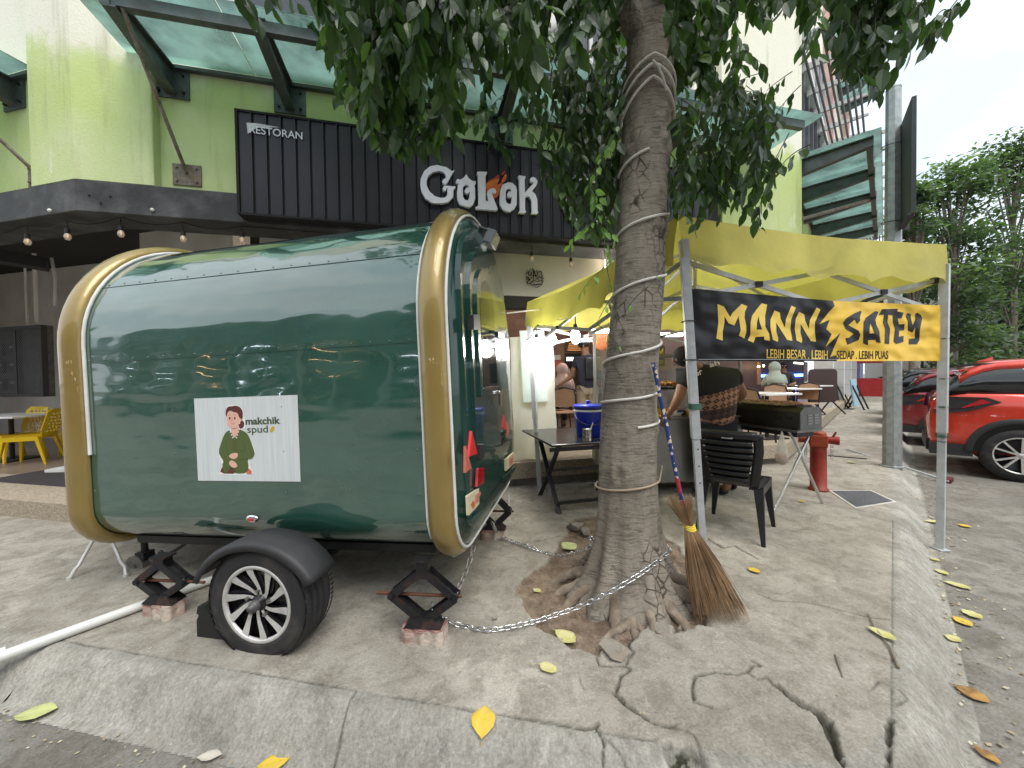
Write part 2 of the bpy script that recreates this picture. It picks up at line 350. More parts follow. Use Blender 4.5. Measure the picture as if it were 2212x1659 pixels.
def ground_mat(name,c1,c2,dirt,spk=.5,kerb=False):
    m=bpy.data.materials.new(name); m.use_nodes=True; n=m.node_tree.nodes; l=m.node_tree.links.new; b=n['Principled BSDF']; b.inputs['Roughness'].default_value=.85
    b.inputs['Specular IOR Level'].default_value=.3
    t=n.new('ShaderNodeTexCoord')
    def noise(sc,det,ro=.6,st=None,ds=0):
        z=n.new('ShaderNodeTexNoise'); z.inputs['Scale'].default_value=sc; z.inputs['Detail'].default_value=det; z.inputs['Roughness'].default_value=ro; z.inputs['Distortion'].default_value=ds
        if st:
            mp=n.new('ShaderNodeMapping'); mp.inputs['Scale'].default_value=st; mp.inputs['Rotation'].default_value=(0,0,R(-45)); l(t.outputs['Object'],mp.inputs[0]); l(mp.outputs[0],z.inputs[0])
        else: l(t.outputs['Object'],z.inputs[0])
        return z
    def rng_(s,a,b_,c=0,d=1):
        r=n.new('ShaderNodeMapRange'); r.inputs[1].default_value=a; r.inputs[2].default_value=b_; r.inputs[3].default_value=c; r.inputs[4].default_value=d; l(s,r.inputs[0]); return r.outputs[0]
    def mix(f,a,b_,mode='MIX'):
        x=n.new('ShaderNodeMixRGB'); x.blend_type=mode
        for i,q in ((0,f),(1,a),(2,b_)):
            if isinstance(q,tuple): x.inputs[i].default_value=(*q,1)
            elif isinstance(q,(int,float)): x.inputs[i].default_value=q
            else: l(q,x.inputs[i])
        return x.outputs[0]
    big=rng_(noise(1.1,6,.6).outputs[0],.35,.65); mid=rng_(noise(5,8,.7,None,.6).outputs[0],.42,.62); fine=noise(90,6,.7).outputs[0]; blot=rng_(noise(3.1,10,.75,None,1.2).outputs[0],.53,.6)
    col=mix(big,c1,c2); col=mix(rng_(noise(.7,5,.6,None,.8).outputs[0],.5,.58,0,.45),col,tuple(min(1,x*1.28) for x in c2)); col=mix(rng_(noise(.9,6,.65,None,1.0).outputs[0],.56,.64,0,.5),col,tuple(x*.72 for x in c1)); col=mix(rng_(noise(5,8,.7,None,.6).outputs[0],.45,.62,0,.6),col,dirt); col=mix(rng_(noise(14,8,.75).outputs[0],.5,.68,0,.45),col,tuple(x*.62 for x in dirt)); col=mix(rng_(noise(22,8,.8).outputs[0],.52,.7,0,.3),col,tuple(min(1,x*1.3) for x in c2))
    lt=mix(rng_(noise(7,8,.8,None,.3).outputs[0],.58,.72,0,.5),col,tuple(min(1,x*1.5) for x in c2)); col=lt
    col=mix(rng_(noise(2.3,9,.8,None,1.5).outputs[0],.6,.64,0,.35),col,tuple(x*.5 for x in dirt))
    col=mix(1.0,col,rng_(fine,.3,.7,.74,1.24),'MULTIPLY')
    wv=rng_(noise(26,5,.8).outputs[0],.71,.75,0,.6); col=mix(wv,col,(.42,.41,.38))
    dk=rng_(noise(33,4,.8).outputs[0],.70,.76,0,.6); col=mix(dk,col,(.05,.045,.035))
    if kerb:
        st=rng_(noise(60,4,.6,(1,.12,1)).outputs[0],.35,.65,.86,1.12); col=mix(1.0,col,st,'MULTIPLY')
    a1=n.new('ShaderNodeAttribute'); a1.attribute_name='soil'; a2=n.new('ShaderNodeAttribute'); a2.attribute_name='crack'
    so=mix(rng_(noise(9,8,.7).outputs[0],.4,.6),(.125,.088,.062),(.235,.178,.13)); so=mix(1.0,so,rng_(noise(80,6,.8).outputs[0],.3,.7,.55,1.5),'MULTIPLY')
    col=mix(a1.outputs['Fac'],col,so); col=mix(a2.outputs['Fac'],col,mix(rng_(noise(60,4).outputs[0],.4,.6),(.022,.021,.014),(.06,.058,.036)))
    l(col,b.inputs['Base Color'])
    bp=n.new('ShaderNodeBump'); bp.inputs['Strength'].default_value=.8; bp.inputs['Distance'].default_value=.008; l(noise(120,6,.75).outputs[0],bp.inputs['Height'])
    bp2=n.new('ShaderNodeBump'); bp2.inputs['Strength'].default_value=.5; bp2.inputs['Distance'].default_value=.02; l(noise(16,6,.7).outputs[0],bp2.inputs['Height']); l(bp.outputs[0],bp2.inputs['Normal']); l(bp2.outputs[0],b.inputs['Normal'])
    return m
MPAVE=ground_mat('concrete_paving',(.275,.252,.212),(.385,.358,.308),(.17,.148,.118))
MKERB=ground_mat('kerb_concrete',(.275,.262,.232),(.37,.355,.318),(.195,.182,.155),kerb=True)
MROAD=ground_mat('road_surface',(.18,.17,.15),(.26,.245,.22),(.11,.092,.072))
FX=(-2.5,3.6,1.2,3.5)
pv=lambda cx,cy,cd: cd<0.0
kb=lambda cx,cy,cd: (cd>=0.0)&(cd<.27)
s1=(FX[0],FX[1],FX[2],FX[3],.1/14)
far=(22.0,60.0,12.0,60.0,.25)
cs=(-14.0,22.0,-.4,24.0,.05)
mk_sheet('pavement',[sheet('p',*s1,None,pv),sheet('p',*cs,None,pv,hole=FX,detail=False),sheet('p',*far,None,pv,detail=False)],MPAVE)
mk_sheet('kerb',[sheet('p',*s1,None,kb),sheet('p',*cs,None,kb,hole=FX,detail=False)],MKERB)
b=MB(); b.box((-150,-60,-.6),(250,250,-.152)); tag(b.build('road',MROAD),kind='structure')
# ================================================================ the corner building
def glassmat(name,tint,diff,fd=.2,fg=.1,rough=.05):
    m=bpy.data.materials.new(name); m.use_nodes=True; n=m.node_tree.nodes; l=m.node_tree.links.new; n.remove(n['Principled BSDF'])
    t=n.new('ShaderNodeBsdfTransparent'); t.inputs[0].default_value=(*tint,1); d=n.new('ShaderNodeBsdfDiffuse'); 
    tcn=n.new('ShaderNodeTexCoord'); nz=n.new('ShaderNodeTexNoise'); nz.inputs['Scale'].default_value=2.5; nz.inputs['Detail'].default_value=6; l(tcn.outputs['Object'],nz.inputs[0])
    r=n.new('ShaderNodeMapRange'); r.inputs[1].default_value=.35; r.inputs[2].default_value=.7; r.inputs[3].default_value=fd*.6; r.inputs[4].default_value=min(1,fd*1.6); l(nz.outputs[0],r.inputs[0])
    d.inputs[0].default_value=(*[x*.8 for x in diff],1); g=n.new('ShaderNodeBsdfGlossy'); g.inputs[0].default_value=(.9,1,.97,1); g.inputs['Roughness'].default_value=rough
    tr=n.new('ShaderNodeBsdfTranslucent'); tr.inputs[0].default_value=(*diff,1); a0=n.new('ShaderNodeMixShader'); a0.inputs[0].default_value=.8; l(d.outputs[0],a0.inputs[1]); l(tr.outputs[0],a0.inputs[2])
    a=n.new('ShaderNodeMixShader'); l(r.outputs[0],a.inputs[0]); l(t.outputs[0],a.inputs[1]); l(a0.outputs[0],a.inputs[2])
    f=n.new('ShaderNodeFresnel'); f.inputs[0].default_value=1.45; mm=n.new('ShaderNodeMath'); mm.operation='ADD'; mm.inputs[1].default_value=fg*.3; l(f.outputs[0],mm.inputs[0])
    c=n.new('ShaderNodeMixShader'); l(mm.outputs[0],c.inputs[0]); l(a.outputs[0],c.inputs[1]); l(g.outputs[0],c.inputs[2]); l(c.outputs[0],n['Material Output'].inputs[0]); MATS[name]=m; return m
def paintwall(name,zsplit,low,high):
    m=bpy.data.materials.new(name); m.use_nodes=True; n=m.node_tree.nodes; l=m.node_tree.links.new; b=n['Principled BSDF']; b.inputs['Roughness'].default_value=.85
    t=n.new('ShaderNodeNewGeometry'); sp=n.new('ShaderNodeSeparateXYZ'); l(t.outputs['Position'],sp.inputs[0])
    def nz(sc,det=6,st=None):
        q=n.new('ShaderNodeTexNoise'); q.inputs['Scale'].default_value=sc; q.inputs['Detail'].default_value=det; q.inputs['Roughness'].default_value=.65
        if st:
            mp=n.new('ShaderNodeMapping'); mp.inputs['Scale'].default_value=st; l(t.outputs['Position'],mp.inputs[0]); l(mp.outputs[0],q.inputs[0])
        else: l(t.outputs['Position'],q.inputs[0])
        return q.outputs[0]
    def mr(s,a,b_,c,d):
        r=n.new('ShaderNodeMapRange'); r.inputs[1].default_value=a; r.inputs[2].default_value=b_; r.inputs[3].default_value=c; r.inputs[4].default_value=d; l(s,r.inputs[0]); return r.outputs[0]
    def mx(f,a,b_):
        x=n.new('ShaderNodeMixRGB'); l(f,x.inputs[0])
        for i,q in ((1,a),(2,b_)):
            if isinstance(q,tuple): x.inputs[i].default_value=(*q,1)
            else: l(q,x.inputs[i])
        return x.outputs[0]
    ad=n.new('ShaderNodeMath'); ad.operation='ADD'; l(sp.outputs[2],ad.inputs[0]); l(mr(nz(1.4),.2,.8,-.35,.35),ad.inputs[1])
    c=mx(mr(ad.outputs[0],zsplit-.12,zsplit+.12,0,1),low,high)
    c=mx(mr(nz(.9,8),.42,.72,0,.55),c,(.66,.70,.50))             # faded, chalky patches
    c=mx(mr(nz(2.2,9,(1,1,.35)),.63,.67,0,.5),c,(.78,.78,.72))    # flaked paint
    c=mx(mr(nz(4.5,8,(1.5,1.5,.12)),.55,.75,0,.5),c,(.26,.23,.14)) # run-down streaks
    c=mx(mr(nz(30,5),.3,.75,0,.12),c,(.35,.33,.25))
    l(c,b.inputs['Base Color']); bp=n.new('ShaderNodeBump'); bp.inputs['Strength'].default_value=.45; bp.inputs['Distance'].default_value=.01; l(nz(45),bp.inputs['Height']); l(bp.outputs[0],b.inputs['Normal']); MATS[name]=m; return m
GREEN=paintwall('green_cream_render',4.72,(.50,.615,.225),(.78,.755,.64))
BLACKF=mat('black_paint',(.035,.036,.038),.6,var=.35,scale=5,col2=(.085,.087,.088),f2=.45,s2=3,bump=.15)
SOFF=mat('dark_soffit',(.03,.028,.027),.8,var=.3)
WHITEW=mat('white_wall',(.74,.73,.71),.8,var=.08,col2=(.60,.57,.54),s2=1.5)
STEEL=mat('painted_steel',(.095,.11,.11),.45,metal=.3,var=.3,scale=7,col2=(.09,.085,.075),f2=.4,s2=6)
RUST=mat('rusty_steel',(.16,.12,.08),.75,var=.4,scale=20,col2=(.22,.20,.17),s2=8)
BOLT=mat('bolt',(.03,.03,.03),.5,metal=.5,var=.2)
TEAL=glassmat('canopy_glass',(.82,.95,.92),(.66,.88,.85),.45)
DGLASS=mat('dark_window_glass',(.02,.03,.035),.06,var=.2,spec=1)
FRAMEW=mat('window_frame',(.5,.5,.48),.5,var=.1)
K_=(-4.267,3.743); KR=(4.2,5.8)
PF=Plane((-2.92,4.07),13.64); PL=Plane(K_,-13); PS=Plane(KR,45.3)
aK=(Vector((*K_,0))-PF.p).dot(PF.d); aR=(Vector((*KR,0))-PF.p).dot(PF.d)
bld=thing('corner_building','green and cream corner shop building with black fascia band and open dark restaurant front','building',PM(0.,5.2,0))
ZB0,ZB1,ZT=3.10,3.41,12.0
def offpt(pa,pb,x,o): return pa.at(x,0,o)
def ring(o,left=-9.0,right=34.0):       # plan polyline of the three faces, o metres out (+) or in (-)
    def ix(p,q):
        a1=p.p+p.n*o; a2=q.p+q.n*o; d=p.d.x*q.d.y-p.d.y*q.d.x; t=((a2.x-a1.x)*q.d.y-(a2.y-a1.y)*q.d.x)/d; r=a1+p.d*t; return Vector((r.x,r.y,0))
    return [PL.at(left,0,o),ix(PL,PF),ix(PF,PS),PS.at(right,0,o)]
def strip(mb,o0,o1,z0,z1,m=0,left=-9.0,right=34.0):
    A=ring(o0,left,right); B=ring(o1,left,right)
    for i in range(3):
        q=[A[i],A[i+1],B[i+1],B[i]]; vs=[(p.x,p.y,z0) for p in q]+[(p.x,p.y,z1) for p in q]
        mb.add(vs,[(0,1,2,3),(7,6,5,4),(0,4,5,1),(2,6,7,3)]+([(3,7,4,0)] if i==0 else [])+([(1,5,6,2)] if i==2 else []),m)
b=MB(); strip(b,-.12,-.40,ZB1,ZT); b.build('wall',GREEN,bld)
# corner pier, wall-end pier and the pilaster further along
def polyprism(mb,pts,z0,z1,m=0): mb.prism([(p.x,p.y) for p in pts],z0,z1,m)
b=MB(); kl=PL.at(-.62,0,0); c_=Vector((*K_,0)); kr=PF.at((PF.hit(333,400)-PF.p).dot(PF.d),0,0)
polyprism(b,[kl,c_,kr,kr-PF.n*.2,c_-PF.n*.3,kl-PL.n*.2],ZB1+.002,ZT+.1); b.build('corner_pier',GREEN,bld,bevel=.012)
a1=PF.loc(1556,300)[0]; b=MB(); 
polyprism(b,[PF.at(a1,0,.03),PF.at(aR+.02,0,.03),PS.at(.25,0,.18),PS.at(.25,0,-.3),PF.at(a1,0,-.3)],ZB1+.004,ZT+.12); b.build('corner_pier',GREEN,bld,bevel=.012)
for t in (6.2,12.2,18.2,24.2):
    b=MB(); polyprism(b,[PS.at(t,0,.1),PS.at(t+.5,0,.1),PS.at(t+.5,0,-.2),PS.at(t,0,-.2)],ZB1+.006,ZT+.1); b.build('pilaster',mat('pink_render',(.62,.42,.38),.8),bld)
b=MB(); strip(b,0,-.45,ZB0,ZB1); b.build('fascia_band',BLACKF,bld,bevel=.008)
for (x,y) in ((555,1215),(688,1222),(628,1265)): 
    b=MB(); a,h=PF.loc(*C(1,x,y)); b.cyl(PF.at(a,h,-.001),PF.at(a,h,.012),.008,n=8); b.build('fixing_bolt',BOLT,bld)
for (pl,x,y) in ((PF,952,1308),(PL,318,1312)):
    a,h=pl.loc(*C(1,x,y)); b=MB(); b.ball(pl.at(a,h,.01),.018,n=8); b.build('anchor_plug',mat('white_plastic',(.7,.7,.66),.4),bld)
b=MB(); strip(b,-.45,-14.0,3.95,4.1); b.build('ceiling',SOFF,bld)
b=MB(); strip(b,-.2,-15,ZT,ZT+.3); b.build('roof',mat('roof_concrete',(.3,.3,.28),.9),bld)
# ground floor front wall, 0.6 m back from the fascia
W6=ring(-.6); W8=ring(-.8)
def wseg(mb,p,q,z0,z1,th=.2,m=0):
    d=(q-p).normalized(); n=Vector((d.y,-d.x,0)); polyprism(mb,[p,q,q-n*th,p-n*th],z0,z1,m)
PF6=Plane((-2.92,4.07),13.64,.6); PL6=Plane(K_,-13,.6)
W22=ring(-2.2); PF22=Plane((-2.92,4.07),13.64,2.2); b=MB(); wseg(b,PL.at(-2.6,0,-2.2),W22[1],.0,3.94); e=PF22.at(PF22.loc(508,500)[0],0); wseg(b,W22[1]+Vector((.001,0,0)),e,.0,3.94); wseg(b,PL.at(-9,0,-3.2),PL.at(-2.8,0,-3.2),.0,3.94); b.build('lower_wall',WHITEW,bld)
b=MB(); s0=PF6.at(PF6.loc(560,500)[0],0); wseg(b,s0,W6[2],2.56,3.94); b.build('beam_panel',mat('cream_panel',(.50,.49,.48),.7,var=.05),bld)
b=MB(); wseg(b,s0+Vector((0,.02,0)),W6[2]+Vector((0,.02,0)),2.40,2.558,.25); b.build('dark_lintel',SOFF,bld)
# opening uprights: dark timber posts
for x in (-1.9,-.55):
    b=MB(); q=PF6.at((x+2.92)/.972,0,-.05); b.box((q.x-.06,q.y-.06,.3),(q.x+.06,q.y+.06,2.40)); b.build('door_post',mat('dark_timber',(.05,.028,.02),.5,var=.3),bld)
# pillars of the arcade along the street
for t in (8.0,12.4,16.8,21.2,25.6,30.0):
    b=MB(); q=[PS.at(t,0,-.05),PS.at(t+.55,0,-.05),PS.at(t+.55,0,-.5),PS.at(t,0,-.5)]; polyprism(b,q,.28,3.94)
    for h in (.8,1.5,2.2): polyprism(b,[p for p in [PS.at(t-.004,0,-.046),PS.at(t+.554,0,-.046),PS.at(t+.554,0,-.504),PS.at(t-.004,0,-.504)]],h,h+.012,1)
    b.build('pillar',[mat('white_pillar_tile',(.62,.64,.64),.35,var=.05),mat('grout',(.3,.3,.3),.8)],bld)
# interior: floor is part of the walkway; back wall, shelves, boards
BRN=mat('brown_panelling',(.12,.065,.045),.6,var=.25,scale=3,col2=(.18,.10,.07),s2=2)
b=MB(); IP=Plane((-2.92,4.07),13.64,7.0); IPS=Plane(KR,45.3,5.0)
wseg(b,IP.at(-8,0),IP.at(9.5,0),.1,3.94); wseg(b,IPS.at(1.2,0),IPS.at(36,0),.1,3.94); wseg(b,IP.at(-8,0),PL.at(-8.5,0,-.8),.1,3.94); b.build('inner_wall',BRN,bld)
for t in (3.,5.2,7.4,9.6,12,15,18,22,26,30):
    b=MB(); b.box((0,0,0),(.14,.3,3.6),0,IPS.M(t,.3,0)@Matrix.Rotation(-pi/2,4,'X')@Matrix.Translation((0,-.3,0))); b.build('timber_post',mat('light_timber',(.42,.24,.12),.5),bld)
# windows above the canopy on the sign face
a0=PF.loc(492,30)[0]
def window(pl,a0,a1,z0,z1,n,back=-.11,nm='window'):
    f=MB(pl.M(0,0,back)); t=.05
    f.box((a0,z0,-.03),(a1,z0+t,.05)); f.box((a0,z1-t,-.03),(a1,z1,.05))
    for i in range(n+1):
        x=a0+(a1-a0-t)*i/n; f.box((x,z0+t,-.028),(x+t,z1-t,.048))
    fo=f.build(nm,FRAMEW,bld); g=MB(pl.M(0,0,back)); g.box((a0+.01,z0+.01,-.01),(a1-.01,z1-.01,.012)); g.build('pane',DGLASS,fo)
window(PF,a0,a0+2.9,5.30,7.4,3); window(PF,a0+3.4,a1-.4,5.30,7.4,3); window(PL,-6.5,-1.6,5.30,7.4,5)
b=MB(PF.M(0,0,-.12)); al=PF.loc(440,60)[0]; b.box((al,4.86,0),(a1-.1,5.12,.22)); b.build('window_ledge',GREEN,bld,bevel=.07,bseg=5)
for k in range(9): window(PS,.9+k*3.1,3.0+k*3.1,7.4,9.2,3)
for k in range(7): window(PS,9.6+k*3.1,12.0+k*3.1,4.95,6.6,3)
# ---------------------------------------------------------------- walkway (raised five-foot way)
PEB=mat('pebble_wash',(.27,.225,.165),.9,var=.3,scale=60,col2=(.40,.34,.26),s2=45,bump=.6,bscale=90)
TILE=mat('brown_tiles',(.24,.18,.14),.35,var=.15,scale=3)
A=ring(0.02,-9,34); B=ring(-.75,-9,34); Cc=ring(-9.,-9,34)
b=MB(); zl=.18
def quadz(mb,p,q,r,s,z0,z1,m): mb.prism([(t.x,t.y) for t in (p,q,r,s)],z0,z1,m)
quadz(b,A[0],A[1],B[1],B[0],-.1,zl,0); quadz(b,B[0],B[1],Cc[1],Cc[0],-.1,zl,1)
mid=PF.at(1.2,0,.02); midb=PF.at(1.2,0,-.75); midc=PF.at(1.2,0,-9)
quadz(b,A[1],mid,midb,B[1],-.1,zl,0); quadz(b,B[1],midb,midc,Cc[1],-.1,zl,1)
quadz(b,mid,A[2],B[2],midb,.10,.30,0); quadz(b,midb,B[2],Cc[2],midc,-.1,.30,1)
quadz(b,A[2],A[3],B[3],B[2],.06,.30,0); quadz(b,B[2],B[3],Cc[3],Cc[2],-.1,.299,1)
A2=ring(-.06,-9,34); m2=PF.at(1.2,0,-.06); quadz(b,m2,A2[2],B[2],midb,-.1,.098,2); quadz(b,A2[2],A2[3],B[3],B[2],-.1,.058,2)
tag(b.build('walkway',[PEB,TILE,mat('grey_plinth',(.17,.15,.125),.9,var=.25)]),kind='structure')
# ---------------------------------------------------------------- glass canopies on steel brackets
def canopy(pl,aa,al,ar,z,label,out=.80,rod=True,plate=True,rods=None):
    t=thing('glass_canopy',label,'canopy',Matrix.Translation(pl.at((al+ar)/2,z-.2,0)))
    g=MB(pl.M()); n=max(2,round((ar-al)/1.17))
    for i in range(n):
        x0=al+(ar-al)*i/n; x1=al+(ar-al)*(i+1)/n-.012
        g.box((x0,z,-.06),(x1,z+.012,out))
    g.build('glass_panel',TEAL,t)
    b=MB(pl.M()); b.box((al+.25,z-.13,out-.16),(ar-.2,z-.03,out-.09)); b.build('edge_beam',STEEL,t)
    b=MB(pl.M()); b.box((al+.0,z-.04,-.118),(ar,z-.005,-.06)); b.build('wall_angle',STEEL,t)
    for i,a in enumerate(aa):
        b=MB(pl.M()@Matrix.Translation((a,0,0)))
        o1=out-.08
        for (dx,w0,y0,y1) in ((0,.012,-.05,-.3),):     # tapered I-section
            b.add([(-.006,z-.03,-.1),(.006,z-.03,-.1),(.006,z-.29,-.1),(-.006,z-.29,-.1),(-.006,z-.03,o1),(.006,z-.03,o1),(.006,z-.15,o1),(-.006,z-.15,o1)],[(0,1,2,3),(7,6,5,4),(0,4,5,1),(1,5,6,2),(2,6,7,3),(3,7,4,0)])
        b.add([(-.05,z-.018,-.1),(.05,z-.018,-.1),(.05,z-.032,-.1),(-.05,z-.032,-.1),(-.05,z-.018,o1),(.05,z-.018,o1),(.05,z-.032,o1),(-.05,z-.032,o1)],[(0,1,2,3),(7,6,5,4),(0,4,5,1),(1,5,6,2),(2,6,7,3),(3,7,4,0)])
        b.add([(-.05,z-.28,-.1),(.05,z-.28,-.1),(.05,z-.294,-.1),(-.05,z-.294,-.1),(-.05,z-.14,o1),(.05,z-.14,o1),(.05,z-.154,o1),(-.05,z-.154,o1)],[(0,1,2,3),(7,6,5,4),(0,4,5,1),(1,5,6,2),(2,6,7,3),(3,7,4,0)])
        bo=b.build('bracket',STEEL,t)
        if plate:
            b=MB(pl.M()@Matrix.Translation((a,0,0))); b.box((-.16,z-.33,-.12),(.16,z-.035,-.10))
            for sx in (-.11,.11):
                for sz in (z-.09,z-.27): b.cyl((sx,sz,-.1),(sx,sz,-.075),.014,n=8,m=1)
            b.build('wall_plate',[STEEL,BOLT],bo)
    for (a,fr) in (rods or []):
        b=MB(); p1=pl.at(a,3.62,-.1); p0=pl.at(a-fr,z-.12,out-.12); b.tube([p0,p1],.018,8); ro=b.build('stay_rod',RUST,t)
        b=MB(pl.M()@Matrix.Translation((a,3.60,0))); b.box((-.13,-.11,-.12),(.13,.11,-.105)); 
        for sx in (-.09,.09):
            for sz in (-.07,.07): b.cyl((sx,sz,-.105),(sx,sz,-.085),.011,n=8)
        b.build('stay_plate',RUST,ro)
    return t
xs=[(x+2.92)/.972 for x in (-3.51,-2.42,-1.25,-.07,1.05,2.18,3.3)]
canopy(PF,xs,xs[0]-.32,xs[-1]+.62,4.72,'teal glass canopy on dark steel brackets over the black restaurant sign',rods=[(PF.loc(391,380)[0],.04)])
canopy(PL,[-1.05,-2.2,-3.4,-4.6],-5.3,-.66,4.66,'teal glass canopy cut by the left edge beside the pale green corner pier',rods=[(-.75,.3)])
canopy(PS,[.35+i*1.15 for i in range(5)],.2,5.9,4.72,'teal glass canopy with row of grey beams above the yellow tent',out=1.05,plate=False,rods=[])
canopy(PS,[9.5+i*1.2 for i in range(8)],9.3,18.5,4.72,'far glass canopy behind the galvanised pole',out=1.25,plate=False)
canopy(PS,[7+i*1.2 for i in range(5)],6.8,12,11.3,'high glass canopy at top of the louvred facade',out=.8,plate=False)
b=MB(); b.tube([PS.at(2.7,4.6,.9),PS.at(.25,3.75,-.05)],.03,8); tag(b.build('stay_rod',RUST),'slanting rusty stay rod under the teal canopy beside green wall','rod')
# ---------------------------------------------------------------- louvre screens on the street face
LOUV=mat('grey_louvre',(.22,.225,.24),.4,metal=.4,var=.15)
LOUL=mat('pale_louvre',(.60,.60,.57),.5,var=.1)
th=thing('sunshade_trellis','long sunshade of grey tubes on pale arms along the upper street face','sunshade',Matrix.Translation(PS.at(6,6.6,.4)))
b=MB(PS.M())
for k in range(8): b.cyl((.35,6.60,.14+k*.088),(15.5,6.60,.14+k*.088),.021,n=6)
b.build('shade_tubes',LOUV,th)
for k in range(20):
    b=MB(PS.M()); t=.5+k*.78; b.add([(t,6.63,.02),(t+.05,6.63,.02),(t+.05,6.63,.84),(t,6.63,.84),(t,6.75,.02),(t+.05,6.75,.02),(t+.05,6.67,.84),(t,6.67,.84)],[(0,3,2,1),(4,5,6,7),(0,1,5,4),(1,2,6,5),(2,3,7,6),(3,0,4,7)]); b.build('shade_arm',LOUL,th)
th=thing('sunshade_trellis','farther and higher sunshade of grey tubes at the end of the facade','sunshade',Matrix.Translation(PS.at(16,6.6,.4)))
b=MB(PS.M())
for k in range(9): b.cyl((9,8.6,.2+k*.13),(26,8.6,.2+k*.13),.03,n=6)
b.build('shade_tubes',LOUV,th)
for k in range(14):
    b=MB(PS.M()); t=9.2+k*1.25; b.box((t,8.64,.02),(t+.06,8.74,1.3)); b.build('shade_arm',LOUL,th)
b=MB(PS.M()); b.box((.27,6.78,-.10),(16,7.02,.10)); b.build('slab_edge',LOUL,bld)
b=MB(PS.M()); b.box((.27,4.84,-.11),(9,6.76,-.105)); cw=b.build('curtain_glass',mat('sky_mirror_glass',(.30,.36,.38),.08,metal=.75,var=.15),bld)
for k in range(14):
    b=MB(PS.M()); t=.32+k*.62; b.box((t,4.85,-.1),(t+.05,6.76,.04)); b.build('mullion',LOUV,cw)
for k in range(5):
    b=MB(PS.M()); z=4.95+k*.38; b.box((.3,z,-.1),(8.9,z+.03,-.02)); b.build('transom',LOUV,cw)
# ================================================================ food trailer
def wavy(m,sc,st,dist=.02):
    n=m.node_tree.nodes;l=m.node_tree.links.new;b=n['Principled BSDF'];t=n.new('ShaderNodeTexCoord');mp=n.new('ShaderNodeMapping');mp.inputs['Scale'].default_value=(.6,1,1.6)
    z=n.new('ShaderNodeTexNoise');z.inputs['Scale'].default_value=sc;z.inputs['Detail'].default_value=2;l(t.outputs['Object'],mp.inputs[0]);l(mp.outputs[0],z.inputs[0])
    p=n.new('ShaderNodeBump');p.inputs['Strength'].default_value=st;p.inputs['Distance'].default_value=dist;l(z.outputs[0],p.inputs['Height']);l(p.outputs[0],b.inputs['Normal'])
    l(p.outputs[0],b.inputs['Coat Normal'])
GRN=mat('green_gloss_paint',(.022,.078,.058),.13,var=.10,scale=2.5,coat=1,spec=.8,col2=(.028,.088,.066),s2=1.2); wavy(GRN,2.3,.45,.05); GRN.node_tree.nodes['Principled BSDF'].inputs['Coat IOR'].default_value=1.85
GRNF=mat('green_gelcoat',(.014,.050,.040),.2,var=.1,coat=.6,spec=.5); wavy(GRNF,4,.10,.02)
GOLD=mat('gold_paint',(.29,.205,.06),.4,metal=.4,var=.12,scale=4,coat=.8,stretch=(1,1,.4)); wavy(GOLD,5,.15,.02)
TRIM=mat('white_rubber_trim',(.68,.68,.66),.5,var=.12)
CHAS=mat('chassis_black',(.02,.02,.021),.5,var=.4,scale=12)
JACKM=mat('jack_steel',(.018,.018,.02),.4,metal=.3,var=.4,scale=14,col2=(.09,.04,.025),f2=.36,s2=9)
TYRE=mat('tyre_rubber',(.022,.022,.024),.75,var=.25,scale=10,col2=(.05,.046,.04),f2=.4,s2=5)
ALLOY=mat('machined_alloy',(.62,.61,.59),.35,metal=.45,var=.2,scale=14)
PIANO=mat('gloss_black',(.012,.012,.014),.2,var=.2)
REDL=mat('red_lens',(.42,.01,.015),.15,var=.1,coat=1,spec=.9)
CREAM=mat('cream_lens',(.62,.55,.38),.3,var=.1)
ORNG=mat('orange_lens',(.55,.14,.03),.3,var=.1)
CHROME=mat('chrome',(.75,.76,.77),.12,metal=1,var=.05)
TN=(-.29,2.0); TYAW=R(-9.85)
TM=PM(TN[0],TN[1],0,TYAW,R(-1.8))
trl=thing('food_trailer','dark green food trailer with gold rounded end bands, propped on scissor jacks','trailer',TM)
YC,ZC,RA,RB_,ZB,RC=.83,1.72,.83,.80,.425,.24
def sec(n=96):
    p=[]
    m=[]                                             # near bottom corner, near side, arch, far side, far bottom
    for i in range(9): a=-pi/2-(pi/2)*i/8; m.append((RC+RC*cos(a),ZB+RC+RC*sin(a)))
    for i in range(1,12): m.append((0,ZB+RC+(ZC-ZB-RC)*i/12))
    for i in range(33): a=pi-pi*i/32; m.append((YC+RA*cos(a),ZC+RB_*sin(a)))
    for i in range(1,12): m.append((2*YC,ZC-(ZC-ZB-RC)*i/12))
    for i in range(9): a=-(pi/2)*i/8; m.append((2*YC-RC+RC*cos(a),ZB+RC+RC*sin(a)))
    for i in range(1,8): m.append((2*YC-RC-(2*YC-2*RC)*i/8,ZB))
    return m
SEC=sec(); NS=len(SEC)
def secn(i):
    a=SEC[(i-1)%NS]; b_=SEC[(i+1)%NS]; d=Vector((b_[0]-a[0],b_[1]-a[1])).normalized(); return Vector((-d.y,d.x))
SN_=[secn(i) for i in range(NS)]
def ringp(x,off): return [(x,SEC[i][0]+SN_[i].x*off,SEC[i][1]+SN_[i].y*off) for i in range(NS)]
def loft(mb,rings,m=0,sm=True):
    vs=[p for r in rings for p in r]; k=NS
    mb.add(vs,[(j*k+i,(j+1)*k+i,(j+1)*k+(i+1)%k,j*k+(i+1)%k) for j in range(len(rings)-1) for i in range(k)],m,sm)
# orientation check of the outward normal: near side must point to -y
if SN_[14].x>0: SN_=[-v for v in SN_]
XL,XR=-2.60,0.0
b=MB(TM); loft(b,[ringp(x,0) for x in [XL+.12+(XR-XL-.24)*i/24 for i in range(25)]]); BSH=b
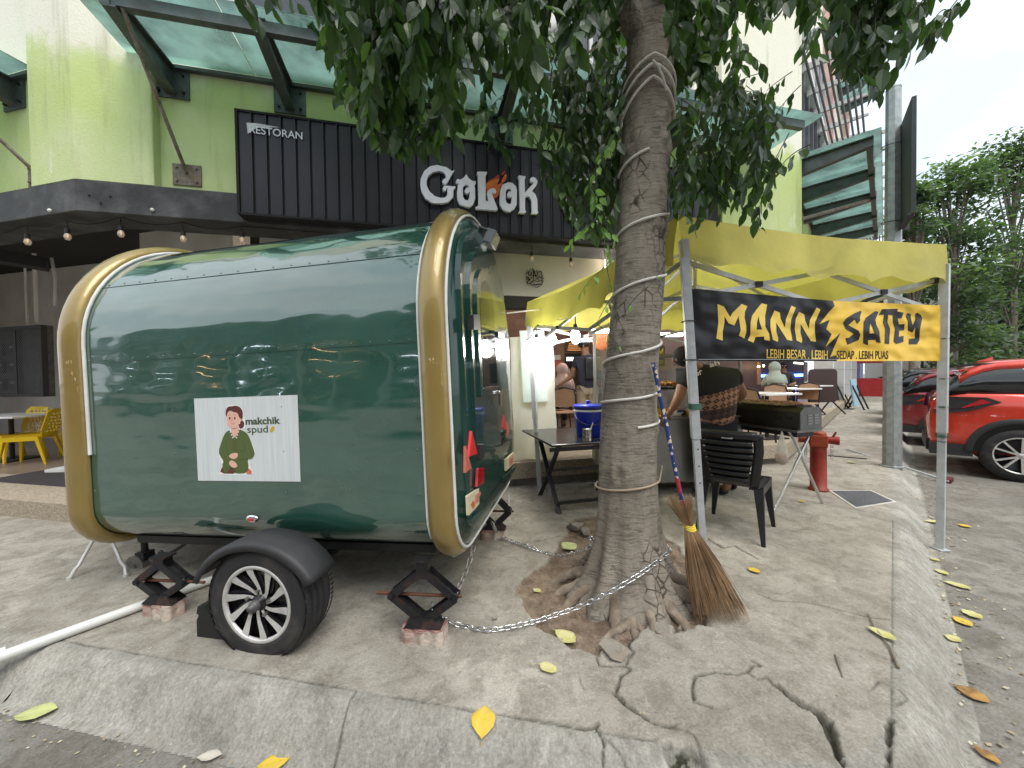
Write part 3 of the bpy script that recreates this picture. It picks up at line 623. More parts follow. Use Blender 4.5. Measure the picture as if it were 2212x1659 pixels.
# sheet seams and rivets
b=MB(TM)
def onsec(th): return (YC-RA*cos(th),ZC+RB_*sin(th)),(-cos(th),sin(th))
(y3,z3),(n3y,n3z)=onsec(R(29))
b.box((XL+.15,-.0015,1.599),(XR-.15,.001,1.602)); b.bar((XL+.15,y3+n3y*.001,z3+n3z*.001),(XR-.15,y3+n3y*.001,z3+n3z*.001),.003,.004)
b.build('seam',GRNF,trl)
riv=[]
for i in range(21): riv.append((XL+.2+i*.115,0,1.618,0,-1))
for i in range(19): riv.append((XL+.22+i*.125,y3+.012,z3+.02,n3z,n3y))
for zz in (1.28,1.02,.78):
    for xx in (-2.42,-1.78,-1.02,-.2): riv.append((xx,0,zz,0,-1))
for k,(x,y,z,nz_,ny_) in enumerate(riv): BSH.ball((x,y+ny_*.001,z),.0044,n=6)
BSH.build('body_shell',GRN,trl)
def band(x0,x1,nm):
    b=MB(TM); rs=[]; N=14
    for j in range(N+1):
        t=j/N; rs.append(ringp((x0+x1)/2-(x1-x0)/2*cos(pi*t),.004+.060*sin(pi*t)**.85))
    loft(b,rs); b.build(nm,GOLD,trl)
band(XR-.15,XR-.0,'gold_band'); band(XL,XL+.165,'gold_band')
def trimtube(x,off,i0,i1,r=.009,nm='white_trim',extra=None):
    pts=ringp(x,off); pts=[pts[i%NS] for i in range(i0,i1)]
    if extra: pts=extra+pts
    b=MB(TM); b.tube(pts,r,6,closed=(i1-i0)>=NS and not extra); b.build(nm,TRIM,trl)
trimtube(XR-.157,.008,5,NS-6,extra=[(XR-.12,.42,.27),(XR-.14,.32,.29),(XR-.15,.27,.35),(XR-.155,.22,.43)])
trimtube(XR+.004,.012,0,NS); trimtube(XL+.172,.008,12,56,.011)
trimtube(XL-.004,.012,0,NS)
# end wall, slightly domed, with raised arched door
def endwall(xs,sgn,nm):
    b=MB(TM); c=(YC,1.45); rs=[]
    for k in range(19):
        s=1-(k/18)**2.2; s=max(s,.0); rs.append([(xs+sgn*(.055*(1-s**22)),c[0]+(p[0]-c[0])*s,c[1]+(p[1]-c[1])*s) for p in SEC])
    loft(b,rs); b.build(nm,GRNF,trl)
endwall(XR,1,'end_wall'); endwall(XL,-1,'end_wall')
def arch(w0,w1,z0,z1,n=14):
    r=(w1-w0)/2; c=(w0+w1)/2; P=[(w0,z0),(w1,z0)]
    for i in range(n+1): a=pi*i/n; P.append((c+r*cos(a),z1-r*1.0+r*sin(a)))
    return P
EM=TM@Matrix(((0,0,1,0),(1,0,0,0),(0,1,0,0),(0,0,0,1)))      # local (w,z,out)->(x=out,y=w,z)
def ep(mb,poly,o0,o1,m=0): mb.prism(poly,o0,o1,m,EM)
b=MB(); ep(b,arch(.06,1.02,.62,2.36),.035,.068); fr=b.build('door_frame',GRNF,trl,bevel=.02,bseg=3)
b=MB(); ep(b,arch(.16,.90,.66,2.22),.0681,.09); dr=b.build('door',GRNF,trl,bevel=.016,bseg=3)
b=MB(); ep(b,arch(.25,.78,1.28,2.10),.0902,.106); b.build('window_frame',GRNF,dr,bevel=.012,bseg=3)
b=MB(); ep(b,arch(.32,.71,1.34,2.03),.098,.108); b.build('window',mat('tinted_glass',(.006,.02,.018),.05,var=.1,spec=1),dr)
b=MB(); ep(b,[(.30,1.318),(.73,1.318),(.73,1.335),(.30,1.335)],.106,.118); b.build('sill_strip',CHROME,dr)
PE=Plane((TN[0]+.060*.985,TN[1]-.060*.171),80.15)
def pe(pts,k=14): return [PE.loc(*C(k,*p)) for p in pts]
def pep(nm,pts,m,o0=0.0,o1=.012,par=None,bev=0,k=14):
    b=MB(PE.M()); b.prism(pe(pts,k),o0,o1); return b.build(nm,m,par or trl,bevel=bev)
pep('reflector_triangle',[(165,785),(200,925),(148,945)],mat('red_reflector',(.62,.03,.03),.35,var=.1),-.008,.006)
pep('reflector_triangle',[(128,878),(163,1015),(127,1045)],mat('faded_reflector',(.45,.13,.09),.45,var=.2),-.008,.006)
pep('reflector_triangle',[(368,685),(386,795),(360,765)],MATS['red_reflector'],-.006,.004)
pep('reflector_triangle',[(392,725),(403,790),(386,830)],MATS['faded_reflector'],-.006,.004)
pep('tail_light',[(207,1015),(243,1010),(243,1105),(197,1135)],REDL,-.008,.006,bev=.004)
l1=pep('side_lamp',[(140,1190),(243,1120),(243,1205),(145,1312)],CREAM,-.008,.006,bev=.004)
pep('arrow_mark',[(157,1240),(172,1215),(172,1228),(182,1220),(182,1255),(172,1262),(172,1275)],ORNG,.0064,.0075,par=l1)
pep('lens',[(186,1185),(218,1160),(218,1212),(186,1238)],mat('pale_red_lens',(.55,.2,.14),.3),.0064,.0075,par=l1)
l2=pep('side_lamp',[(378,962),(430,918),(430,985),(380,1035)],CREAM,-.008,.006,bev=.004)
pep('lens',[(400,957),(424,938),(424,985),(400,1006)],MATS['pale_red_lens'],.0064,.0075,par=l2)
pep('bump_step',[(148,1345),(235,1268),(238,1295),(160,1372)],GRNF,-.008,.006,bev=.015)
pep('bump_step',[(362,1078),(433,1008),(437,1030),(365,1100)],GRNF,-.008,.006,bev=.012)
pep('hinge',[(147,65),(188,60),(188,155),(150,157)],CHAS,-.0,.03,par=dr)
pep('hinge',[(205,870),(228,865),(228,950),(205,960)],CHAS,-.01,.02,par=dr)
pep('name_plate',[(328,168),(370,182),(370,217),(330,202)],mat('plate_black',(.02,.02,.02),.3),-.01,.008,par=dr)
pep('name_plate',[(338,180),(366,190),(366,206),(339,197)],mat('plate_white',(.6,.6,.6),.4),.0082,.0095,par=dr)
q=pe([(322,545)])[0]; b=MB(PE.M()); b.cyl((q[0],q[1],-.01),(q[0],q[1],.03),.012); b.box((q[0]-.02,q[1]-.09,.02),(q[0]+.02,q[1]-.01,.035)); b.build('door_handle',CHROME,dr)
b=MB(PE.M())
for z in [x*.02 for x in range(5)]: 
    q=pe([(357,800)])[0]; b.box((q[0],q[1]-z,-.03),(q[0]+.14,q[1]-z+.011,.012))
b.build('vent',PIANO,trl)
b=MB(TM); b.cbox((.10,.78,2.40),(.07,.16,.10),rot=(0,R(25),0)); b.cbox((.05,.78,2.46),(.10,.18,.012),rot=(0,R(25),0)); b.build('roof_lamp_box',mat('dull_aluminium',(.22,.23,.24),.4,metal=.6,var=.2),trl,bevel=.006)
# chassis
b=MB(TM)
for y in (.10,1.44): b.box((XL+.25,y+.07,.375),(XR-.2,y+.12,.424))
b.build('chassis_rail',CHAS,trl); b=MB(TM)
for x in (-2.4,-1.7,-.98,-.35): b.box((x-.03,.222,.365),(x+.03,1.489,.423))
b.cyl((-.98,-.05,.29),(-.98,1.65,.29),.028); b.build('cross_members',CHAS,trl)
# wheels
def wheel(y0,sg):
    WMx=TM@Matrix.Translation((-1.0,y0,.283))@Matrix.Rotation(R(1.8),4,'Y')@Matrix.Rotation(pi/2*sg,4,'X')@Matrix.Scale(1.06,4)     # local z points outwards
    b=MB(WMx); Rr=.278; prof=[(.182,-.20),(.225,-.205),(.256,-.198),(.270,-.18)]
    for i in range(4):
        z=-.165+i*.042; prof+=[(Rr,z),(Rr,z+.030),(Rr-.008,z+.032),(Rr-.008,z+.040)]
    prof+=[(.270,-.015),(.256,-.002),(.236,.004),(.225,.002),(.205,.006),(.192,.002),(.186,-.006)]
    b.lathe(prof,64)
    for i in range(72):
        a=2*pi*i/72; c,s=cos(a),sin(a)
        for z0 in (-.20,-.03): b.bar((c*.272,s*.272,z0),(c*.2775,s*.2775,z0+.022),.011,.004)
    b.build('tyre',TYRE,trl)
    b=MB(WMx); b.lathe([(.187,-.2),(.172,-.19),(.168,-.05),(.172,-.02),(.04,-.06),(0,-.06)],48,1); b.lathe([(.170,-.012),(.172,.000),(.187,.004),(.191,-.002)],64,0)
    n=10
    for k in range(n):
        a0=2*pi*k/n; L_=[];R2=[]
        for i in range(9):
            t=i/8; r=.030+(.174-.030)*t; a=a0+.52*(1-(1-t)**2)*1.0; wd=.0075+.0125*t**1.4; z=-.022+.020*t
            L_.append((r*cos(a)-sin(a)*wd,r*sin(a)+cos(a)*wd,z)); R2.append((r*cos(a)+sin(a)*wd,r*sin(a)-cos(a)*wd,z))
        vs=L_+R2; m=9
        b.add(vs,[(i,i+1,m+i+1,m+i) for i in range(8)],0)
        lo=[(p[0],p[1],p[2]-.02) for p in vs]; b.add(vs+lo,[(i,i+18,i+19,i+1) for i in range(8)]+[(9+i,10+i,28+i,27+i) for i in range(8)],1)
        # dark blade beside each machined face
        vs=[]; 
        for i in range(9):
            t=i/8; r=.030+(.174-.030)*t; a=a0+.52*(1-(1-t)**2); w1=.010+.022*t; z=-.030+.018*t; vs.append((r*cos(a)-sin(a)*.003,r*sin(a)+cos(a)*.003,z)); vs.append((r*cos(a)+sin(a)*w1,r*sin(a)-cos(a)*w1,z-.012))
        b.add(vs,[(2*i,2*i+2,2*i+3,2*i+1) for i in range(8)],1)
    b.lathe([(.045,-.06),(.040,-.020),(.028,-.018),(.028,.0),(.0,.0)],24,1); b.build('rim',[ALLOY,PIANO],trl)
    b=MB(WMx); b.lathe([(.026,-.02),(.026,.018),(.022,.024),(.015,.026),(.014,.040),(0,.042)],20,0)
    b.build('hub_cap',mat('hub_grey',(.11,.11,.11),.5,metal=.5),trl)
    for k in range(5):
        b=MB(WMx); a=2*pi*k/5+.3; b.cyl((.062*cos(a),.062*sin(a),-.03),(.062*cos(a),.062*sin(a),-.004),.010,.008,8); b.build('lug_nut',mat('nut_steel',(.32,.31,.30),.35,metal=.9),trl)

wheel(-.265,1); wheel(1.865,-1)
def fender(y0,y1):
    b=MB(TM); pts=[]
    for i in range(25):
        a=R(26)+R(128)*i/24; r=1; 
        x=-1.0+.375*cos(a); z=.275+.325*sin(a); pts.append((x,z))
    pts[-1]=(pts[-1][0]-.012,pts[-1][1]-.02)
    th=.012; k=len(pts); cx,cz=-.98,.28
    def of(p,o): d=Vector((p[0]-cx,p[1]-cz)).normalized(); return (p[0]+d.x*o,p[1]+d.y*o)
    rows=[[(q[0],y0,q[1]-.0) for q in [of(p,-.03) for p in pts]],[(p[0],y0,p[1]) for p in pts],[(of(p,.012)[0],y0+.02,of(p,.012)[1]) for p in pts],[(of(p,.014)[0],(y0+y1)/2,of(p,.014)[1]) for p in pts],[(of(p,.012)[0],y1,of(p,.012)[1]) for p in pts],[(q[0],y1,q[1]) for q in [of(p,-.03) for p in pts]]]
    vs=[p for r in rows for p in r]; b.add(vs,[(j*k+i,j*k+i+1,(j+1)*k+i+1,(j+1)*k+i) for j in range(len(rows)-1) for i in range(k-1)],0,True)
    b.build('mudguard',mat('mudguard_plastic',(.028,.028,.03),.55,var=.25),trl,solid=.006)
fender(-.29,-.10); fender(1.70,1.9)
# side marker lamp
PT=Plane((TN[0],TN[1]),-9.85)
def marker():
    a,h=PT.loc(*C(7,1535,143)); b=MB(PT.M(a,h,0)); 
    b.grid(lambda u,v:(.042*cos(2*pi*u)*sin(pi/2*v),.023*sin(2*pi*u)*sin(pi/2*v),.002+.010*cos(pi/2*v)),20,5,0,True,None,True)
    o=b.build('marker_lamp',CHROME,trl); b=MB(PT.M(a-.002,h-.002,0)); b.box((-.020,-.009,.008),(.020,.009,.0155)); b.build('lens',REDL,o,bevel=.003)
marker()
# sticker with the stall's logo
ST=[PT.loc(420,861),PT.loc(643,853),PT.loc(650,1040),PT.loc(429,1038)]
b=MB(PT.M()); b.prism(ST,.0015,.003); stk=b.build('logo_panel',mat('brushed_white_panel',(.62,.66,.66),.4,var=.06,scale=5,stretch=(18,18,.6),col2=(.56,.60,.60),s2=4),trl)
def art(nm,pts,m,o,k=13,sm=3):
    P=[PT.loc(*C(k,*p)) for p in pts]
    for _ in range(sm):
        Q=[]
        for i in range(len(P)):
            a_,b_=P[i],P[(i+1)%len(P)]; Q.append((a_[0]*.75+b_[0]*.25,a_[1]*.75+b_[1]*.25)); Q.append((a_[0]*.25+b_[0]*.75,a_[1]*.25+b_[1]*.75))
        P=Q
    b=MB(PT.M()); b.prism(P,o,o+.0004); return b.build(nm,m,stk)
def stroke(nm,pts,wd,m,o,k=13):
    b=MB(PT.M()); P=[PT.loc(*C(k,*p)) for p in pts]
    L1=[];L2=[]
    for i,p in enumerate(P):
        a_=P[max(i-1,0)]; c_=P[min(i+1,len(P)-1)]; d=Vector((c_[0]-a_[0],c_[1]-a_[1])).normalized(); L1.append((p[0]-d.y*wd,p[1]+d.x*wd,o)); L2.append((p[0]+d.y*wd,p[1]-d.x*wd,o))
    n=len(P); b.add(L1+L2,[(i+1,i,n+i,n+i+1) for i in range(n-1)]); return b.build(nm,m,stk)
fl=dict(rough=.5,var=.02)
OLIVE=mat('print_olive',(.085,.12,.035),**fl); SKIN_P=mat('print_skin',(.72,.42,.33),**fl); HAIRP=mat('print_maroon',(.10,.025,.025),**fl); PWH=mat('print_white',(.8,.8,.78),**fl)
PBR=mat('print_brown',(.12,.035,.02),**fl); PCOR=mat('print_coral',(.62,.14,.08),**fl); PTXT=mat('print_dark_olive',(.055,.075,.03),**fl); PGLD=mat('print_gold',(.6,.36,.05),**fl)
art('figure_outline',[(700,390),(760,345),(860,345),(960,400),(975,520),(990,620),(985,690),(905,700),(905,705),(1010,740),(1140,1030),(1130,1070),(1080,1140),(1040,1140),(1055,1240),(1095,1320),(1090,1362),(605,1362),(610,1330),(650,1240),(640,1200),(600,1050),(600,1000),(680,780),(760,705),(785,700),(730,640),(710,560)],PWH,.0032,sm=2)
art('figure_skirt',[(655,1240),(615,1340),(880,1347),(880,1180),(760,1150)],PBR,.0040,sm=1)
art('figure_cushion',[(1000,1350),(1085,1350),(1080,1300),(1035,1262),(1010,1290)],PCOR,.0040,sm=1)
art('figure_hair_bun',[(900,560),(965,575),(978,640),(950,688),(895,690)],HAIRP,.0044)
art('figure_dress',[(775,712),(830,850),(890,710),(930,708),(1010,750),(1060,840),(1128,1040),(1120,1080),(1085,1130),(1020,1136),(1040,1240),(1015,1335),(850,1345),(840,1290),(780,1230),(720,1345),(690,1340),(650,1215),(680,1165),(620,1080),(606,1030),(615,970),(680,780),(730,725)],OLIVE,.0044,sm=1)
art('figure_neck',[(778,680),(895,650),(898,715),(833,850),(788,720)],SKIN_P,.0049,sm=1)
art('figure_face',[(722,470),(760,425),(880,440),(905,520),(940,535),(935,590),(905,600),(885,680),(830,695),(770,680),(735,640),(722,560)],SKIN_P,.0054)
art('figure_hair',[(708,490),(712,410),(750,365),(800,368),(840,355),(910,370),(955,430),(955,520),(945,560),(900,525),(885,460),(820,450),(775,425),(735,455),(722,525)],HAIRP,.0059,sm=2)
art('figure_hand',[(882,1040),(800,1045),(750,1080),(765,1110),(825,1138),(885,1100)],SKIN_P,.0052,sm=2)
art('figure_hand',[(785,1145),(745,1190),(800,1255),(850,1258),(880,1235),(860,1190),(820,1160)],SKIN_P,.0052,sm=2)
for ex in (767,840): art('figure_eye',[(ex-11,520),(ex+11,520),(ex+11,558),(ex-11,558)],HAIRP,.0060,sm=2)
stroke('figure_brow',[(745,498),(765,490),(785,497)],.0009,HAIRP,.0060); stroke('figure_brow',[(818,497),(838,490),(858,498)],.0009,HAIRP,.0060)
stroke('figure_nose',[(802,525),(802,560),(796,588),(808,592)],.0009,HAIRP,.0060); stroke('figure_mouth',[(788,612),(800,622),(820,622),(834,608)],.0011,HAIRP,.0060)
stroke('figure_chin',[(795,685),(830,692),(870,678)],.0013,HAIRP,.0060)
for x in (818,842,866): stroke('figure_stripe',[(x,850),(x,1020)],.0011,PBR,.0052)
DOL=mat('print_deep_olive',(.035,.05,.015),**fl)
stroke('figure_fold',[(722,855),(715,950),(712,1010),(750,1070)],.0012,DOL,.0050); stroke('figure_fold',[(955,870),(990,980),(1000,1005),(895,1020)],.0012,DOL,.0050); stroke('figure_fold',[(1020,1130),(890,1135)],.0012,DOL,.0050); stroke('figure_fold',[(670,1165),(725,1195)],.0012,DOL,.0050); stroke('figure_fold',[(848,1190),(850,1340)],.0012,DOL,.0050)
for (x,y) in ((778,738),(795,780),(812,820),(893,738),(881,780),(868,820),(912,612)): art('figure_bead',[(x-9,y-9),(x+9,y-9),(x+9,y+9),(x-9,y+9)],PWH,.0062,sm=1)
text_fit('makchik','lettering',PTXT,stk,PT,C(13,993,632),C(13,1497,618),C(13,1003,532),o=.0036,ext=.0002,off=.032)
text_fit('spud','lettering',PTXT,stk,PT,C(13,1018,752),C(13,1318,745),C(13,1020,650),o=.0036,ext=.0002,off=.010)
art('potato_mark',[(1350,690),(1385,650),(1415,665),(1405,715),(1370,748),(1338,735)],PGLD,.0036,sm=2)
# ---------------------------------------------------------------- scissor jacks, blocks, chock
def jack(x,y,zt,zb,label,hw=.20,M=TM,flip=1):
    c=M@Vector((x,y,0)); o=thing('scissor_jack',label,'jack',PM(c.x,c.y,zb,TYAW+R(4)),'scissor jacks under the trailer'); T=WM[o.name]; h=zt-zb; mid=h*.44
    def p(a,b_,z): return Vector((a,b_,z))
    b=MB(T); b.add([(-.10,-.05,0),(.10,-.05,0),(.10,.05,0),(-.10,.05,0),(-.05,-.035,.05),(.05,-.035,.05),(.05,.035,.05),(-.05,.035,.05)],[(0,3,2,1),(4,5,6,7),(0,1,5,4),(1,2,6,5),(2,3,7,6),(3,0,4,7)]); b.build('base_plate',JACKM,o)
    for sx in (-1,1):
        for (a_,c_) in (((sx*.018,0,.035),(sx*hw,0,mid)),((sx*hw,0,mid),(sx*.018,0,h*.80))):
            b=MB(T)
            for sy in (-.028,.028): b.bar((a_[0],sy,a_[2]),(c_[0],sy,c_[2]),.008,.040,up=(0,1,0)) if False else b.bar((a_[0],sy,a_[2]),(c_[0],sy,c_[2]),.006,.040)
            d=Vector(c_)-Vector(a_); b.bar((a_[0]+d.x*.12-sx*.012,0,a_[2]+d.z*.12),(a_[0]+d.x*.88-sx*.012,0,a_[2]+d.z*.88),.055,.006); b.build('arm',JACKM,o)
    for sx in (-1,1): b=MB(T); b.cyl((sx*hw,-.04,mid),(sx*hw,.04,mid),.016,n=10); b.build('pivot_pin',JACKM,o)
    b=MB(T); b.cyl((-hw-.09*(flip>0),0,mid),(hw+.09*(flip<0)+.03,0,mid),.009,n=8); b.build('screw_rod',mat('rusty_rod',(.11,.045,.025),.7,metal=.2,var=.4),o)
    b=MB(T); b.box((-.032,-.03,h*.72),(.032,.03,h)); b.box((-.05,-.04,h*.97),(.05,.04,h+.001)); b.build('head_post',JACKM,o); return o
BRICKM=mat('pink_paver',(.36,.22,.185),.9,var=.3,scale=14,col2=(.46,.40,.34),f2=.5,s2=9,bump=.5)
REDTOP=mat('red_paver_top',(.30,.16,.135),.85,var=.3,scale=20)
def brick(x,y,z0,label,yaw,s=1.0,mm=None):
    o=thing('paving_brick',label,'brick',PM(x,y,z0,yaw),'zigzag paving bricks under the jacks'); P=[]
    pts=[(-.115,-.045),(-.085,-.062),(-.045,-.045),(0,-.062),(.045,-.045),(.085,-.065),(.115,-.04),(.105,0),(.12,.04),(.085,.062),(.045,.045),(0,.06),(-.045,.045),(-.085,.062),(-.112,.04),(-.12,0)]
    b=MB(WM[o.name]); b.prism([(p[0]*s,p[1]*s) for p in pts],0,.072); b.prism([(p[0]*s*.97,p[1]*s*.96) for p in pts],.0725,.080,1)
    b.build('block',[BRICKM,mm or REDTOP],o,bevel=.008); return o
pj=GC(8,410,900); jx=pj.x; 
b1=G(915,1388); brick(b1.x,b1.y+.035,-.002,'pink zigzag paving brick under the jack nearest the tree',R(-8),1.0)
b2=G(342,1334); brick(b2.x,b2.y+.04,-.002,'rough pinkish paving brick under the jack by the white pipe',R(-16),.98,BRICKM)
def wl(p): return TM.inverted()@Vector(p)
q1=wl((b1.x,b1.y+.035,0)); jack(q1.x,q1.y,.435,.080,'black scissor jack on pink brick at the tree end of the trailer',.175)
q2=wl((b2.x,b2.y+.04,0)); jack(q2.x,q2.y,.355,.080,'black scissor jack on brick beside the white pipe left of wheel',.15,flip=-1)
c3=wl((-.19,3.18,0)); brick(-.18,3.28,-.002,'dusty paving brick in shadow behind the trailer under the far jack',R(10)); jack(c3.x,c3.y+.1,.42,.080,'black scissor jack in shadow at the far corner behind the trailer',.14)
q=G(468,1392); b=MB(PM(q.x-.02,q.y+.09,0,TYAW)); b.prism([(-.13,0),(.12,0),(.10,.03),(-.09,.17),(-.12,.17),(-.13,.13),(-.115,.12),(-.13,.09)],-.05,.05,0,b.T@Matrix.Rotation(pi/2,4,'X')); 
tag(b.build('wheel_chock',mat('rubber_chock',(.018,.017,.017),.85,var=.3),bevel=.004),'black rubber wedge chock against the left of the trailer wheel','wheel chock')
# jockey wheel at the drawbar end
b=MB(TM); b.cyl((XL-.05,.42,.42),(XL-.05,.42,.17),.022); b.box((XL-.09,.38,.13),(XL-.01,.46,.19)); js=b.build('jockey_post',CHAS,trl)
b=MB(TM); b.cyl((XL-.09,.37,.09),(XL-.09,.42,.09),.082,n=28); b.cyl((XL-.09,.355,.09),(XL-.09,.435,.09),.025,n=14)
b.build('jockey_wheel',mat('dirty_castor',(.20,.185,.165),.8,var=.35),js)
b=MB(TM); b.bar((XL-.02,.5,.44),(XL-.24,.5,.44),.03,.03); b.bar((XL-.24,.47,.43),(XL-.24,.55,.40),.02,.02); b.build('drawbar_stub',CHAS,trl)
b=MB(TM); b.tube([(XL+.72,.2,.45),(XL+.60,.2,.36),(XL+.5,.15,.30),(XL+.46,.15,.33)],.012,6); b.build('loose_cable',CHAS,trl)
b=MB(); p0=GC(14,400,1165,.55); p0=D(*C(14,400,1165),3.15); b.tube([p0,p0+Vector((.0,0,-.10))],.004,5); b.ball(p0+Vector((0,0,-.11)),.008,n=6); b.build('pull_cord',TRIM,trl)
# ================================================================ restaurant sign, banner
def chaikin(P,n=1):
    for _ in range(n):
        Q=[]
        for i in range(len(P)):
            a,b_=P[i],P[(i+1)%len(P)]; Q.append((a[0]*.75+b_[0]*.25,a[1]*.75+b_[1]*.25)); Q.append((a[0]*.25+b_[0]*.75,a[1]*.25+b_[1]*.75))
        P=Q
    return P
def traced(nm,pl,k,pts,o0,o1,m,par,sm=0,hole=None,bev=0):
    P=chaikin([pl.loc(*C(k,*p)) for p in pts],sm)
    b=MB(pl.M())
    if hole:                                   # keyhole join, counter-wound
        H=chaikin([pl.loc(*C(k,*p)) for p in hole],sm)
        ar=lambda Q:sum(Q[i][0]*Q[(i+1)%len(Q)][1]-Q[(i+1)%len(Q)][0]*Q[i][1] for i in range(len(Q)))
        if ar(P)<0: P=P[::-1]
        if ar(H)>0: H=H[::-1]
        bm=bmesh.new(); rings=[]
        for z in (o0,o1):
            vp=[bm.verts.new((*p,z)) for p in P]; vh=[bm.verts.new((*p,z)) for p in H]; rings.append((vp,vh))
            ed=[bm.edges.new((vp[i],vp[(i+1)%len(vp)])) for i in range(len(vp))]+[bm.edges.new((vh[i],vh[(i+1)%len(vh)])) for i in range(len(vh))]
            bmesh.ops.triangle_fill(bm,use_beauty=True,edges=ed,normal=(0,0,1 if z==o1 else -1))
        for w_ in (0,1):
            A_,B_=rings[0][w_],rings[1][w_]; n=len(A_)
            for i in range(n): bm.faces.new((A_[i],A_[(i+1)%n],B_[(i+1)%n],B_[i]))
        bm.verts.index_update(); b.add([v.co.copy() for v in bm.verts],[[v.index for v in f.verts] for f in bm.faces]); bm.free()
    else: b.prism(P,o0,o1)
    return b.build(nm,m,par,bevel=bev)
CLAD=mat('charcoal_cladding',(.028,.028,.034),.38,metal=.35,var=.15,scale=3)
SGAP=mat('sign_shadow_gap',(.006,.006,.007),.8)
LETW=mat('white_letter',(.70,.72,.80),.45,var=.04)
FLA=mat('flame_orange',(.62,.12,.02),.4,var=.12,col2=(.7,.22,.03),s2=6); FLB=mat('flame_red',(.42,.035,.02),.4,var=.1)
PG=Plane((-2.92,4.07),13.64,-.12)
sa0,_=PG.loc(515,400); sa1,_=PG.loc(1552,400)
sgn=thing('restaurant_sign','long black ribbed metal restaurant sign with white raised letters under the glass canopy','sign',PG.M(sa0,3.15,0))
b=MB(PG.M()); b.box((sa0,3.16,-.115),(sa1,4.20,-.012)); b.box((sa0-.012,3.14,-.118),(sa0+.012,4.22,.018)); b.box((sa0+.013,4.20,-.118),(sa1,4.222,.014)); b.box((sa0+.013,3.135,-.118),(sa1,3.158,.014))
b.build('backing_box',SGAP,sgn)
b=MB(PG.M()); x=sa0+.02; i=0
while x<sa1-.13:
    b.box((x,3.162,-.010),(x+.118,4.196,0)); b.box((x+.105,3.163,.0005),(x+.118,4.195,.012)); x+=.138
b.build('ribbed_cladding',CLAD,sgn)
L_=.045
G1=[(700,205),(660,230),(560,160),(400,122),(280,145),(180,225),(120,350),(112,450),(130,580),(200,700),(320,775),(480,785),(600,755),(680,670),(682,540),(715,525),(715,495),(560,480),(515,490),(495,530),(515,575),(545,560),(578,515),(575,640),(540,685),(460,690),(360,660),(270,580),(222,480),(218,390),(250,300),(330,240),(430,222),(500,240),(548,290),(550,350),(520,362),(488,400),(500,440),(540,462),(580,420)]
traced('letter',PG,15,G1,.001,L_,LETW,sgn)
traced('letter',PG,15,[(903,280),(945,350),(1010,400),(1065,400),(1068,440),(1040,465),(1055,520),(1058,700),(1030,790),(960,850),(880,835),(790,800),(750,720),(745,580),(760,470),(775,440),(730,440),(725,400),(750,362),(800,375),(860,340)],.001,L_,LETW,sgn,hole=[(860,480),(895,460),(940,475),(950,510),(905,515),(875,560),(885,600),(925,620),(950,600),(965,580),(955,690),(930,735),(880,725),(848,670),(845,520)])
traced('letter',PG,15,[(1085,255),(1105,235),(1265,240),(1262,265),(1235,300),(1240,740),(1288,750),(1258,600),(1290,550),(1350,520),(1400,530),(1425,580),(1410,615),(1370,610),(1345,590),(1360,660),(1448,880),(1430,905),(1070,875),(1062,850),(1115,820),(1105,300)],.001,L_,LETW,sgn)
traced('letter',PG,15,[(1630,420),(1700,430),(1760,490),(1778,560),(1775,800),(1740,870),(1660,930),(1600,925),(1530,880),(1485,810),(1480,740),(1495,540),(1530,460)],.001,L_,LETW,sgn,hole=[(1600,545),(1635,525),(1675,545),(1680,580),(1640,580),(1608,620),(1615,665),(1660,685),(1690,660),(1685,770),(1650,800),(1600,770),(1585,720),(1585,590)])
traced('letter',PG,15,[(1795,325),(1815,300),(1928,315),(1925,345),(1910,360),(1915,600),(2060,440),(2070,405),(2040,425),(2005,400),(2010,350),(2050,325),(2100,345),(2135,400),(2120,460),(2040,570),(2100,630),(2130,720),(2135,915),(2148,940),(2130,965),(2020,960),(2035,925),(2030,740),(2000,670),(1960,650),(1918,690),(1920,905),(1938,920),(1920,955),(1805,945),(1830,900),(1815,360)],.001,L_,LETW,sgn)
traced('flame',PG,15,[(1460,265),(1480,310),(1470,390),(1425,465),(1490,430),(1550,425),(1500,470),(1480,600),(1440,660),(1390,685),(1360,640),(1290,600),(1250,550),(1240,450),(1290,380),(1390,340)],.001,.03,FLA,sgn,sm=1)
traced('flame',PG,15,[(1460,265),(1480,330),(1470,345),(1380,355),(1300,400),(1260,440),(1290,375),(1400,335)],.0305,.034,FLB,sgn,sm=1)
traced('flame',PG,15,[(1590,255),(1610,300),(1590,370),(1530,420),(1508,410),(1540,330)],.001,.03,FLA,sgn,sm=1)
traced('flame',PG,15,[(1585,205),(1580,240),(1530,290),(1512,280),(1530,235)],.001,.03,FLB,sgn,sm=1)
text_fit('RESTORAN','letter',LETW,sgn,PG,C(1,1556,830),C(1,1884,872),C(1,1560,785),o=.0135,ext=.002,off=.004)
traced('tape_strip',PG,1,[(1537,768),(1600,772),(1742,797),(1600,800),(1545,838)],.0125,.0132,mat('peeling_tape',(.6,.6,.62),.4,alpha=.9),sgn)
ca,ch=PG.loc(1264,437)
for r0,r1,m_ in ((.30,.345,mat('grey_metal_ring',(.22,.22,.23),.4,metal=.5)),(.27,.29,LETW)):
    b=MB(PG.M(ca,ch,0)); b.lathe([(r0,.001),(r0,.035),(r1,.035),(r1,.001)],48,sm=False); b.build('emblem_ring',m_,sgn)
b=MB(PG.M(ca,ch,0)); b.lathe([(0,.014),(.268,.014)],40); b.build('emblem_disc',CLAD,sgn)
